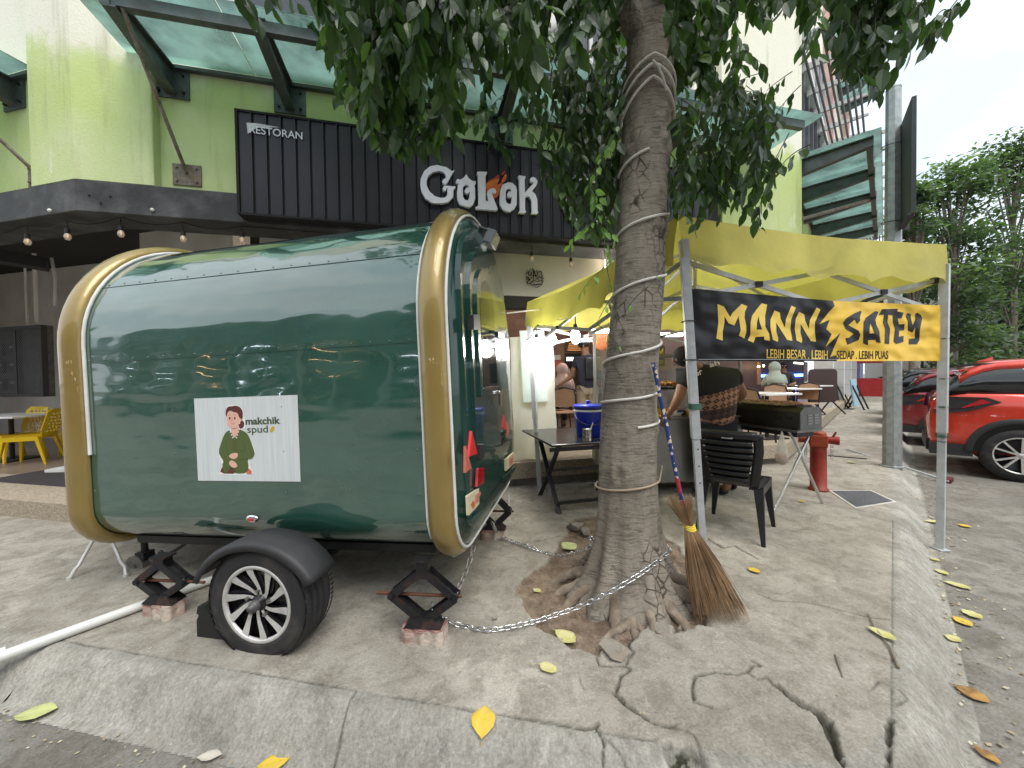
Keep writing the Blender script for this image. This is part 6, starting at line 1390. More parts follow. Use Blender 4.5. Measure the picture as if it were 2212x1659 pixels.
# -- stall cart with glass screen, tray of food
CM_=PM(1.50,4.35,0,R(6)); SSM=mat('stainless',(.30,.30,.30),.38,metal=.75,var=.15,scale=4); cart=thing('food_cart','stainless steel satay cart with glass screen behind the tree trunk','food cart',CM_)
b=MB(CM_); b.box((0,0,.14),(1.25,.62,.88)); b.build('cabinet',SSM,cart,bevel=.008); b=MB(CM_); b.box((-.02,-.03,.885),(1.27,.64,.905)); b.build('counter_top',SSM,cart,bevel=.004)
b=MB(CM_); b.box((.03,-.008,.66),(.16,-.001,.86)); b.build('control_panel',CHAS,cart)
for x in (.02,1.23): 
    for y in (.02,.6): b=MB(CM_); b.bar((x,y,.905),(x,y,1.62),.022,.022); b.build('post',SSM,cart)
for x in (.08,1.15):
    for y in (.06,.56): b=MB(CM_); b.cyl((x-.015,y,.07),(x+.015,y,.07),.07,n=18); b.build('castor',CHAS,cart)
b=MB(CM_); b.box((.03,.60,.95),(1.22,.606,1.6)); b.box((.0,.0,1.62),(1.25,.62,1.64),1); b.box((.03,.02,1.22),(1.22,.6,1.226)); b.build('glass_screen',[glassmat('cart_glass',(.92,.96,.95),(.6,.65,.65),.10),SSM],cart)
TRAY=MB(CM_); tray=thing('food_tray','dark tray of fried food on the glass shelf of the cart','tray',CM_@Matrix.Translation((.15,.2,1.23)))
b=MB(CM_); b.box((.12,.10,1.228),(.55,.40,1.245)); b.build('tray_plate',CHAS,tray); b=MB(CM_)
for k in range(40): b.ball((q.uniform(.15,.5),q.uniform(.13,.37),1.26+q.uniform(0,.05)),.028,n=6,sc=(1.4,1,.7))
b.build('fried_food',mat('fried_food',(.50,.24,.06),.6,var=.4,scale=20),tray)
for (x,y,lab,col,sc) in ((.10,.08,'yellow plastic basket on the steel counter beside the trunk',(.62,.42,.02),1.0),(.62,.12,'small yellow tub on the counter in front of the cook',(.6,.45,.03),.45)):
    T=CM_@Matrix.Translation((x,y,.906)); b=MB(T); w_=.16*sc+.03
    for zz_ in (0,.03,.06,.09):
        b.tube([(-w_,-w_*.7,zz_*sc+.01),(w_,-w_*.7,zz_*sc+.01),(w_,w_*.7,zz_*sc+.01),(-w_,w_*.7,zz_*sc+.01)],.010,5,closed=True)
    b.box((-w_,-w_*.7,.0),(w_,w_*.7,.006)); 
    for k in range(14): t=-w_+2*w_*k/13; b.bar((t,-w_*.7,0),(t,-w_*.7,.105*sc),.008,.006); b.bar((t,w_*.7,0),(t,w_*.7,.105*sc),.008,.006)
    tag(b.build('basket',mat('yellow_basket',(.62,.40,.02),.4)),lab,'basket')
T=CM_@Matrix.Translation((.42,.10,.906)); b=MB(T); b.lathe([(0,0),(.09,0),(.12,.05),(.125,.05),(.09,-.0)],20); tag(b.build('bowl',mat('white_bowl',(.7,.7,.7),.3)),'white bowl on the cart in front of the cook','bowl')
T=CM_@Matrix.Translation((.50,.04,.906)); b=MB(T)
for k in range(6): b.ball((q.uniform(-.06,.08),q.uniform(-.03,.03),.03+q.uniform(0,.02)),.035,n=8,sc=(1.2,.8,.7))
tag(b.build('cloth',mat('navy_cloth',(.02,.03,.07),.9)),'crumpled navy cloth lying on the cart under the hand of the cook','cloth')
# mirrored banner hanging on the far side of the cart: seen from behind, so the words run backwards
PM1=Plane((1.1,5.05),8); mb_=thing('back_banner','small grey banner read from behind with yellow letters beyond the cart','banner',PM1.M(0,1.6,0))
c0=PM1.loc(1318,750); c1=PM1.loc(1436,750); cb=PM1.loc(1436,791); b=MB(PM1.M()); b.box((c0[0],cb[1],-.004),(c1[0],c1[1]+.02,0)); b.build('vinyl',mat('grey_vinyl',(.10,.115,.11),.5,var=.15,tl=.3),mb_)
text_fit('MANN SATEY','lettering',LY,mb_,PM1,(1326,776),(1433,774),(1326,754),o=.002,mirror=True)
text_fit('LEBIH BESAR . LEBIH SEDAP','lettering',LY,mb_,PM1,(1350,788),(1431,786),(1350,780),o=.002,mirror=True)
ob=D(*C(5,1375,690),4.9); b=MB(); b.ball(ob,.13,n=16,sc=(1,.5,1.1)); tag(b.build('plastic_bag',mat('orange_plastic',(.65,.16,.03),.4,var=.25,scale=8,bump=.8,bscale=14,tl=.3)),'orange plastic bag hanging high behind the tree trunk','bag')
sc_=D(*C(5,1330,850),4.7); fr=thing('glass_cabinet','upright steel framed glass cabinet left of the trunk under the tent','cabinet',Matrix.Translation(V(sc_.x,sc_.y,0)))
b=MB(); b.bar(V(sc_.x,sc_.y,.3),V(sc_.x,sc_.y,1.95),.03,.03); b.build('post',SSM,fr); b=MB(); b.box((sc_.x+.01,sc_.y-.01,.95),(sc_.x+.75,sc_.y,1.9)); b.build('pane',MATS['cart_glass'],fr); b=MB(); b.box((sc_.x-.03,sc_.y-.03,1.93),(sc_.x+.78,sc_.y+.03,1.975)); b.build('lamp_rail',mat('tube_lamp',(.8,.85,.9),.4,em=(.85,.93,1),ems=6),fr); b=MB(); b.box((sc_.x+.02,sc_.y-.02,.3),(sc_.x+.75,sc_.y+.3,.94)); b.build('base_board',mat('cream_board',(.5,.44,.33),.7),fr)
# hanging white sheet with clear pocket
PH=Plane((.0,4.93),13.64); tp_=thing('tarpaulin_sheet','crumpled white plastic sheet hanging at the back left of the tent','tarpaulin',PH.M(0,.4,0))
pts=[PH.loc(*C(5,*p)) for p in ((800,678),(1068,668),(1108,1440),(828,1468))]
WSH=mat('white_sheet',(.66,.67,.66),.5,var=.08,scale=3,bump=1,bscale=7,tl=.35)
b=MB(PH.M()); b.grid(lambda u,v:((pts[0][0]*(1-u)+pts[1][0]*u)*(1-v)+(pts[3][0]*(1-u)+pts[2][0]*u)*v,(pts[0][1]*(1-u)+pts[1][1]*u)*(1-v)+(pts[3][1]*(1-u)+pts[2][1]*u)*v,.03*sin(u*9+v*2)+.02*sin(v*11+u*5)),30,40); b.build('sheet',WSH,tp_)
pts2=[PH.loc(*C(5,*p)) for p in ((852,640),(1004,638),(1026,1072),(878,1080))]
b=MB(PH.M()); b.grid(lambda u,v:((pts2[0][0]*(1-u)+pts2[1][0]*u)*(1-v)+(pts2[3][0]*(1-u)+pts2[2][0]*u)*v,(pts2[0][1]*(1-u)+pts2[1][1]*u)*(1-v)+(pts2[3][1]*(1-u)+pts2[2][1]*u)*v,.075+.01*sin(v*6)),8,14); b.build('clear_pocket',mat('pale_blue_film',(.55,.64,.68),.25,var=.05,tl=.3),tp_)
# lit bulbs under the tent
lb=thing('lit_string_lights','string of lit white bulbs hanging under the left side of the tent','string lights',Matrix.Translation(D(1200,690,4.3)))
BULB=mat('lit_bulb',(1,1,1),.4,em=(1,.98,.95),ems=18); SOCK=mat('black_socket',(.012,.012,.012),.5)
hang=[((536,420),(540,690),4.5,.055),((742,345),(745,630),4.4,.055),((1020,250),(1045,565),4.0,.052),((1035,300),(1052,625),4.6,.05)]
cable=[D(*C(5,905,690),4.62)]
for (a,c,dd,r) in hang:
    p0=D(*C(10,*a),dd); p1=D(*C(10,*c),dd); p0.x=p1.x; cable.append(p0); b=MB(); b.tube([p0,p1+V(0,0,r*2.1)],.004,5); b.cyl(p1+V(0,0,r*2.3),p1+V(0,0,r*1.4),.019,.022); b.build('socket',SOCK,lb)
    b=MB(); b.lathe([(0,-r),(r*.6,-r*.82),(r*.95,-r*.3),(r,0),(r*.85,.5*r),(r*.5,r*1.1),(r*.4,r*1.45),(0,r*1.5)],18,T=Matrix.Translation(p1)); b.build('bulb',BULB,lb)
    pl_=bpy.data.lights.new('bulb_light','POINT'); pl_.energy=5.5; pl_.shadow_soft_size=.06; pl_.color=(1,.97,.92); po=bpy.data.objects.new('bulb_light',pl_); po.location=p1+V(0,-.0,-.09); COL.objects.link(po)
b=MB(); P=[]
for a,c in zip(cable[:-1],cable[1:]):
    for i in range(8): t=i/8; P.append(a.lerp(c,t)-V(0,0,.05*sin(pi*t)))
P.append(cable[-1]); P.append(D(*C(10,1250,160),3.9)); b.tube(P,.005,5); b.build('cable',SOCK,lb)
b=MB(); b.tube([D(*C(10,150,275),3.4),D(*C(10,450,240),4.1),D(*C(10,820,210),4.6)],.006,5); tag(b.build('guy_rope',ROPE),'thin white line tied from the trailer to the tent frame','rope')
# ================================================================ fascia string lights
sl2=thing('string_lights','dark cable of unlit filament bulbs hanging below the black fascia band','string lights',PF.M(-.5,3.1,0))
CLB=mat('clear_bulb',(.75,.68,.55),.08,alpha=.55,var=.05,spec=1); FIL=mat('filament',(.8,.42,.12),.3,em=(1,.5,.15),ems=.6)  # faint glow put into the filaments although these bulbs are off
blb=[(PL,1,172,1500,160,1410),(PL,1,421,1468,410,1378),(PF,1,753,1450,738,1348),(PF,1,1140,1482,1125,1382),(PF,1,1507,1490,1505,1407),(PF,2,1413,1605,1413,1490),(PF,2,1655,1640,1655,1480)]
cp=[]
for (pl,k,x,y,xc,yc) in blb:
    P_=Plane((pl.p.x,pl.p.y),math.degrees(math.atan2(pl.d.y,pl.d.x)),.10); a=P_.hit(*C(k,x,y)); c=P_.hit(*C(k,xc,yc)); c.x=a.x; c.y=a.y; cp.append(c)
    b=MB(); b.tube([c,a+V(0,0,.06)],.004,5); b.cyl(a+V(0,0,.075),a+V(0,0,.025),.020,.023,12); b.build('socket',SOCK,sl2)
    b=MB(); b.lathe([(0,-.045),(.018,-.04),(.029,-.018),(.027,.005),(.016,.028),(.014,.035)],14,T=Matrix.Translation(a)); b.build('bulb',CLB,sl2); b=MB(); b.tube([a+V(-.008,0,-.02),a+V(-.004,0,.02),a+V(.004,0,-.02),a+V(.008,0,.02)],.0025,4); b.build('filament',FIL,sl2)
cp=[D(-30,500,4.5)]+cp; P=[]
for a,c in zip(cp[:-1],cp[1:]):
    for i in range(10): t=i/10; P.append(a.lerp(c,t)-V(0,0,.05*sin(pi*t)))
P.append(cp[-1]); b=MB(); b.tube(P,.005,5); b.build('cable',SOCK,sl2)
# ================================================================ left: meter box, pipes, awning box, yellow chairs, mat
WLp=Plane((K_[0],K_[1]),-13,2.2); WLq=Plane((K_[0],K_[1]),-13,3.2)
def onW(pl,k,x,y): return pl.loc(*C(k,x,y))
a0_,h0_=onW(WLp,4,22,1045); a1_,h1_=onW(WLp,4,330,605)
mb2=thing('meter_cabinet','dark mesh-fronted electric meter cabinet on the shaded wall','meter box',WLp.M((a0_+a1_)/2,h0_,0)); x0,x1,y0,y1=a0_,a1_,h0_,h1_
DKM=mat('dark_cabinet',(.03,.03,.032),.6,var=.3); b=MB(WLp.M()); b.box((x0,y0,0),(x1,y1,.08)); b.build('back_box',mat('meter_dim',(.10,.10,.10),.7,var=.5,scale=9),mb2)
b=MB(WLp.M())
for (p,q_) in (((x0,y0),(x1,y0+.06)),((x0,y1-.06),(x1,y1)),((x0,y0+.06),(x0+.06,y1-.06)),((x1-.06,y0+.06),(x1,y1-.06)),(((x0+x1)/2-.04,y0+.06),((x0+x1)/2+.04,y1-.06))): b.box((*p,.08),(*q_,.16))
b.build('cabinet_frame',DKM,mb2); b=MB(WLp.M()); n_=26
for i in range(-n_,n_):
    xa=x0+(x1-x0)*i/n_; 
    for s in (1,-1):
        pa=[xa,y0] ; L_=(y1-y0); dx=L_*s
        t0,t1=0,1; xs_=[xa,xa+dx] if s>0 else [xa+L_,xa]
        # clip to the box
        def cl(t): return xs_[0]+(xs_[1]-xs_[0])*t
        ts=[t for t in [i2/40 for i2 in range(41)] if x0<=cl(t)<=x1]
        if len(ts)>1: b.bar((cl(ts[0]),y0+L_*ts[0],.15),(cl(ts[-1]),y0+L_*ts[-1],.15),.006,.006)
b.build('wire_mesh',mat('mesh_wire',(.16,.16,.16),.5,metal=.4),mb2)
for k in range(6):
    b=MB(WLp.M()); mx_=x0+.12+(k%2)*.34; my=y0+.12+(k//2)*.33; b.box((mx_,my,.081),(mx_+.20,my+.22,.13)); b.build('meter',CHAS,mb2); b=MB(WLp.M()); b.box((mx_+.05,my+.12,.1305),(mx_+.15,my+.17,.134)); b.build('meter_dial',mat('dial',(.35,.36,.35),.4),mb2)
for (xx,ya,yb,r) in ((185,600,290,.018),(245,600,250,.03)):
    a,_=onW(WLp,4,xx,500); hb=onW(WLp,4,xx,ya)[1]; b=MB(WLp.M()); b.cyl((a,hb,.04),(a,3.8,.04),r,n=8); tag(b.build('conduit_pipe',WHITEW),'grey conduit pipe rising from the meter cabinet, '+('thin one' if r<.02 else 'thick one next to the awning'),'pipe')
b=MB(); p0=D(-40,548,5.2); p1=D(104,572,5.6); b.bar(p0,p1,.25,.16); aw=tag(b.build('awning_cassette',DKM),'dark folded awning cassette under the ceiling at the left edge','awning')
b=MB(); b.tube([p1+V(.05,0,.1),p1+V(.1,0,-.2),p1+V(.08,0,-.6)],.02,6); tag(b.build('drain_pipe',WHITEW),'short pale pipe bend beside the dark awning cassette','pipe')
YEL=mat('yellow_plastic',(.68,.46,.012),.35,var=.08)
def ychair(x,y,yaw,label,src=None):
    T=PM(x,y,.18,R(yaw))
    if src is not None:
        o=copy_tree(src); o.matrix_world=T; WM[o.name]=T; tag(o,label); return o
    o=thing('plastic_chair',label,'chair',T,'yellow plastic chairs at the white table')
    sl_chair(o,T,YEL)
    def bkk(x,z): return -.20-.12*(z-.42)/.42-.05*(1-(x/.24)**2)
    # back panel with pebble-shaped holes
    bm=bmesh.new(); W_,H0,H1=.22,.40,.84; ed=[]
    outer=[(-W_*.8,H0),(W_*.8,H0),(W_,H0+.12),(W_,H1-.05),(W_*.8,H1),(-W_*.8,H1),(-W_,H1-.05),(-W_,H0+.12)]
    vs=[bm.verts.new((p[0],0,p[1])) for p in outer]; ed+=[bm.edges.new((vs[i],vs[(i+1)%8])) for i in range(8)]; qq=random.Random(2)
    for r in range(6):
        for c in range(5):
            cx=-.135+.066*c+(r%2)*.02-.01; cz=.50+.052*r; rx,rz=.024*qq.uniform(.8,1.1),.017*qq.uniform(.8,1.1); hv=[bm.verts.new((cx+rx*cos(a),0,cz+rz*sin(a))) for a in [2*pi*i/8+.2 for i in range(8)]]; ed+=[bm.edges.new((hv[i],hv[(i+1)%8])) for i in range(8)]
    bmesh.ops.triangle_fill(bm,use_beauty=True,edges=ed,normal=(0,-1,0)); bm.verts.index_update(); bm.verts.ensure_lookup_table()
    b=MB(T); b.add([(v.co.x,bkk(v.co.x,v.co.z),v.co.z) for v in bm.verts],[[v.index for v in f.verts] for f in bm.faces],0,False); bm.free(); b.build('backrest',YEL,o,solid=.012); return o
def placeat(u,v,dz=.18): return G(u,v,dz)
c3=G(96,1002,.18); y0c=ychair(c3.x-.28,c3.y+.05,115,'yellow plastic chair with pebble holes, nearest to the gold band')
c1_=G(2,1000,.18); ychair(c1_.x-.02,c1_.y+.15,172,'yellow plastic chair cut by the left edge of the photo',y0c)
ychair(c3.x-.1,c3.y+.62,60,'yellow plastic chair behind the white table facing the street',y0c)
wt=thing('white_table','white table with thin top between the yellow chairs','table',PM(c3.x-.95,c3.y+.35,.18)); T=WM[wt.name]
b=MB(T); b.box((-.55,-.4,.70),(.55,.4,.73)); b.build('table_top',mat('white_laminate',(.7,.7,.68),.35),wt,bevel=.006); b=MB(T); b.cyl((0,0,0),(0,0,.7),.03); b.box((-.25,-.25,0),(.25,.25,.02)); b.build('pedestal',CHAS,wt)
q0=G(*C(4,10,1580),.18); q1=G(*C(4,412,1580),.18); b=MB(PM(q0.x,q0.y,.18,R(-13))); b.box((-.2,0,.002),((q1-q0).length+.4,.5,.035)); tag(b.build('floor_mat',mat('dark_mat',(.045,.04,.045),.6,var=.2)),'dark flat board lying on the walkway below the yellow chairs','floor mat')
# ================================================================ pipe, table legs under the trailer, leaves, rubble
PVC=mat('white_pvc',(.62,.63,.60),.35,var=.08,col2=(.48,.46,.40),f2=.38,s2=3)
b=MB(); pa=G(-40,1434,.028); pbb=G(448,1256,.028); dd=(pbb-pa); b.cyl(pa,pbb+dd*.5,.027,n=18); pj_=G(12,1410,.028); b.cyl(pj_,pj_+dd.normalized()*-.09,.031,n=18); tag(b.build('pvc_pipe',PVC),'long white plastic pipe lying on the paving at the left','pipe')
wl_=thing('folding_table','white bent tube table legs standing behind the trailer drawbar','table',Matrix.Translation(G(205,1250))); WTU=mat('white_tube',(.6,.6,.58),.35,metal=.2)
for (f,k_,tp) in (((150,1252),(170,1222),(205,1160)),((272,1246),(262,1215),(238,1160))):
    p=G(*f); y=p.y; b=MB(); b.tube([p,D(k_[0]-8*(1 if f[0]<200 else -1),k_[1]+8,y+.02),D(*k_,y+.04),D(*tp,y+.12),D(tp[0],tp[1]-60,y+.15)],.011,8); b.cyl(p+V(0,0,0),p+V(0,0,.02),.015,m=0); b.build('leg',WTU,wl_)
b=MB(); tpz=.74; c_=G(230,1240); b.box((c_.x-.5,c_.y+.06,tpz),(c_.x+.5,c_.y+.6,tpz+.02)); b.build('table_top',WTU,wl_)
LMAT=[mat('fallen_leaf_pale',(.55,.52,.27),.6,var=.2,scale=20,col2=(.40,.38,.12),s2=14),mat('fallen_leaf_yellow',(.62,.42,.04),.6,var=.15,scale=20,col2=(.5,.36,.06),s2=14),mat('fallen_leaf_green',(.42,.45,.19),.6,var=.2,scale=20),mat('fallen_leaf_brown',(.20,.11,.04),.7,var=.3,scale=20,col2=(.35,.2,.05),s2=12)]
LMAT+= [mat('leaf_litter',(.45,.42,.36),.8,var=.2)]
fls=[((28,1555),(125,1535),.36,2,-.15,'large greenish yellow leaf at the bottom left on the road'),((555,1659),(628,1638),.4,1,-.15,'torn mustard leaf cut by the bottom edge'),((1040,1587),(1048,1532),.5,1,0,'bright yellow leaf on the kerb stone, tip towards the camera'),((1165,1437),(1203,1455),.45,0,0,'pale curled leaf on the paving right below the steel chain'),((1199,1358),(1243,1384),.45,0,0,'pale leaf on the soil edge just below the steel chain'),((1154,1275),(1166,1268),.7,0,0,'tiny pale leaf left of the tree roots'),((1215,1172),(1242,1186),.6,2,0,'pale green leaf beside the second chain left of the trunk'),((1616,1228),(1642,1240),.5,1,0,'small yellow leaf on the paving under the tent'),((1874,1357),(1938,1389),.35,0,0,'long pale leaf with a twig near the right kerb'),
((1950,1130),(1978,1134),.4,1,-.15,'yellow leaf in the gutter left of the right tent pole'),((1998,1127),(2028,1128),.35,0,-.15,'flat yellow leaf in the gutter touching the tent pole'),((2070,1133),(2098,1140),.6,1,-.15,'yellow leaf on the road right of the tent pole'),((2008,1205),(2030,1213),.55,0,-.15,'pale leaf just below the foot of the right tent pole'),((2020,1230),(2049,1243),.5,0,-.15,'second pale leaf down the gutter from the tent pole'),((2038,1256),(2100,1274),.35,0,-.15,'widest pale yellow leaf in the gutter'),((2076,1318),(2122,1340),.5,0,-.15,'grey curled leaf on the road right of two yellow ones'),((2058,1332),(2100,1355),.5,1,-.15,'lobed yellow leaf on the road above the round one'),((2040,1372),(2078,1388),.7,0,-.15,'round pale leaf folded against the kerb'),((2060,1480),(2140,1520),.5,3,-.15,'large wet brown leaf lying against the kerb'),((2100,1612),(2165,1655),.35,3,-.15,'brown curled leaf at the bottom right corner'),
((1960,1074),(1985,1080),.4,3,-.15,'brown leaf in the gutter behind the tent pole'),((1828,999),(1850,1001),.5,0,0,'cream leaf on paving in front of the galvanised pole'),((1725,1084),(1740,1086),.6,1,0,'small yellow leaf between the grill feet'),((425,1640),(480,1633),.3,4,-.15,'strip of pale litter on the road below the kerb'),((1515,1163),(1528,1168),.7,1,0,'yellow leaf behind the front tent pole')]
for i,(pa,pb2,asp,mi_,z,lab) in enumerate(fls):
    A_=G(*pa,z+.006); B_=G(*pb2,z+.006)
    if z==0:
        for P_ in (A_,B_): P_.z=float(ground_fn(np.array([P_.x]),np.array([P_.y]),False)[0][0])+.012
    d=B_-A_; L_=d.length; x=V(-d.y,d.x,0).normalized(); q=random.Random(i); cu=q.uniform(.10,.24)*L_; b=MB(); prof=[(0,.02),(.06,.16),(.15,.5),(.32,.86),(.5,1),(.68,.93),(.85,.6),(1,.02)]; rows=[]
    ww=max(L_*min(.62,asp*.78),.018)
    for (t,w_) in prof:
        c=A_+d*t+V(0,0,cu*(t-.5)**2*1.6); w1=w_*ww*q.uniform(.85,1.15); 
        if z==0:
            gz=float(ground_fn(np.array([c.x]),np.array([c.y]),False)[0][0])+.007; c.z=max(c.z,gz)
        rows.append([c-x*w1+V(0,0,cu*.45*w_),c-x*w1*.5+V(0,0,cu*.1*w_),c+V(0,0,-.0),c+x*w1*.5+V(0,0,cu*.12*w_),c+x*w1+V(0,0,cu*.5*w_)])
    b.add([p for r in rows for p in r],[(j*5+k,j*5+k+1,(j+1)*5+k+1,(j+1)*5+k) for j in range(len(rows)-1) for k in range(4)],0,True)
    if mi_!=4: b.tube([A_,A_-d*.12+V(0,0,.002)],.0016,4); b.add([r[2]+V(0,0,.0012)-x*.0012 for r in rows]+[r[2]+V(0,0,.0012)+x*.0012 for r in rows],[(j,j+1,j+1+len(rows),j+len(rows)) for j in range(len(rows)-1)],0)
    tag(b.build('fallen_leaf' if mi_!=4 else 'litter_scrap',LMAT[mi_],solid=.0006),lab,'leaf' if mi_!=4 else 'litter','fallen leaves' if mi_!=4 else None)
b=MB(); b.tube([GC(9,1265,718,.01),GC(9,1300,800,.012),GC(9,1400,930,.01),GC(9,1448,1050,.008)],[.003,.004,.005,.006],6); tag(b.build('twig',mat('dry_twig',(.16,.13,.09),.8,var=.2)),'thin bent twig beside the long pale leaf near the kerb','twig')
b=MB(); b.tube([GC(9,1063,965,.01),GC(9,1085,1030,.012),GC(9,1110,1108,.008)],[.003,.004,.002],6); tag(b.build('twig',MATS['dry_twig']),'short twig on the paving above the wide crack','twig')
LT=Leaves(); q=random.Random(31)
for i in range(420):
    t=q.random()**1.3*9-.2; off=KW+abs(q.gauss(0,.16))+.01; p=rb+SD*t+SN*off; p.z=-.146; s_=q.uniform(.008,.035)
    LT.simple(p,V(q.uniform(-1,1),q.uniform(-1,1),q.uniform(-.1,.3)),V(q.uniform(-.3,.3),q.uniform(-.3,.3),1),s_,s_*.6,q.random())
for i in range(200):
    t=q.random()*4.5-3; p=fb+FD*t+FN*(KW+abs(q.gauss(0,.10))+.02); p.z=-.146; s_=q.uniform(.006,.02); LT.simple(p,V(q.uniform(-1,1),q.uniform(-1,1),.1),V(q.uniform(-.3,.3),q.uniform(-.3,.3),1),s_,s_*.7,q.random())
for i in range(260):
    p=V(q.uniform(-1.8,3.2),q.uniform(1.5,4.2),0)
    if kd(np.array([p.x]),np.array([p.y]))[0]>-.05: continue
    p.z=float(ground_fn(np.array([p.x]),np.array([p.y]),False)[0][0])+.004; s_=q.uniform(.004,.014); LT.simple(p,V(q.uniform(-1,1),q.uniform(-1,1),.1),V(q.uniform(-.3,.3),q.uniform(-.3,.3),1),s_,s_*.8,q.random()*.9)
go=thing('gutter_litter','fine leaf crumbs and grit lying in the gutters and over the paving','litter',Matrix.Translation((2,1.6,-.15)),kind='stuff'); LT.build('crumbs',leafmat('litter_crumbs',(.10,.07,.04),(.35,.28,.16),(.55,.52,.42),0,.8),go)
STN=mat('rubble_stone',(.27,.25,.215),.9,var=.3,scale=12,col2=(.18,.15,.12),s2=8,bump=.6,bscale=30)
def stone(c,r,seed,lab,flat=.6,cat='stone'):
    q=random.Random(seed); bm=bmesh.new(); pts=[bm.verts.new(V(q.gauss(0,1),q.gauss(0,1),q.gauss(0,1)).normalized()*r*q.uniform(.8,1.1)) for _ in range(13)]
    for v in pts: v.co.z*=flat; v.co.x*=q.uniform(.9,1.2)
    bmesh.ops.convex_hull(bm,input=pts); bm.verts.index_update(); b=MB(Matrix.Translation(c)); vm={v:i for i,v in enumerate(bm.verts)}; b.add([v.co.copy() for v in bm.verts],[[vm[v] for v in f.verts] for f in bm.faces]); bm.free(); tag(b.build('rubble_stone',STN,bevel=.006),lab,cat,'loose stones at the roots')
for i,(x,y,r,lab) in enumerate([(1865,690,.055,'flat pale stone at the roots below the chain end'),(1945,680,.065,'angular grey stone, leftmost of the pair by the broom'),(2025,690,.05,'squarish grey stone next to the broom bristles'),(1980,635,.035,'small rounded stone on top between two angular ones'),(2100,655,.06,'brownish stone half hidden by the broom bristles'),(2105,720,.045,'dark stone under the edge of the broom'),(1945,560,.05,'reddish brown flake of stone beside the root'),(1850,830,.075,'broken disc of paving between soil and slab'),(1560,965,.085,'large loose paving piece at the front edge of the soil'),(1345,200,.08,'reddish rubble lump behind the trunk left side'),(1400,230,.06,'smaller rubble lump behind the trunk'),(845,750,.025,'pale pebble left of the soil under the chain')]):
    p=GC(8,x,y,.0); stone(p+V(0,0,r*.25),r,i+20,lab,.45 if i<7 else .25 if i in(7,8) else .6)
# ================================================================ galvanised pole with board
GALV=mat('galvanised_steel',(.28,.31,.31),.45,metal=.5,var=.12,scale=14,col2=(.38,.41,.41),s2=11)
gp=G(1930,1009); LP=PM(gp.x,gp.y+.02,0,R(10)); lamp=thing('street_lamp','octagonal galvanised lamp pole standing on the pavement behind the banner','street lamp',LP)
b=MB(LP); b.tube([(0,0,-.05),(0,0,5.45)],[.108,.085],8,sm=False); b.lathe([(.09,5.45),(.06,5.49),(0,5.5)],8); b.build('pole',GALV,lamp); b=MB(LP); b.lathe([(.14,0),(.14,.02),(.11,.03)],8,sm=False); b.build('base_flange',GALV,lamp)
sb0=D(1953,262,5.35); sb1=D(1953,494,5.35); bd=thing('pole_board','dark steel backed board seen edge on, strapped to the galvanised pole','sign board',Matrix.Translation(sb1)); T=PM(sb1.x-.0,sb1.y,0,R(52))
b=MB(T); b.box((-.62,-.02,sb1.z+.02),(.08,.025,sb0.z)); b.box((-.62,.026,sb1.z),(.09,.05,sb1.z+.03)); b.build('board',mat('board_back',(.045,.055,.058),.5,metal=.3,var=.2),bd); b=MB(T); b.box((.05,-.06,sb1.z),(.09,.0,sb0.z+.03)); b.build('edge_channel',mat('edge_channel',(.10,.12,.12),.5,metal=.3),bd)
for z in (sb1.z+.15,sb0.z-.25): b=MB(Matrix.Translation((gp.x,gp.y+.02,z))); b.tube([(.125*cos(a),.125*sin(a),.02*sin(a)) for a in [2*pi*i/16 for i in range(16)]],.006,5,closed=True); b.build('strap',CHAS,bd)
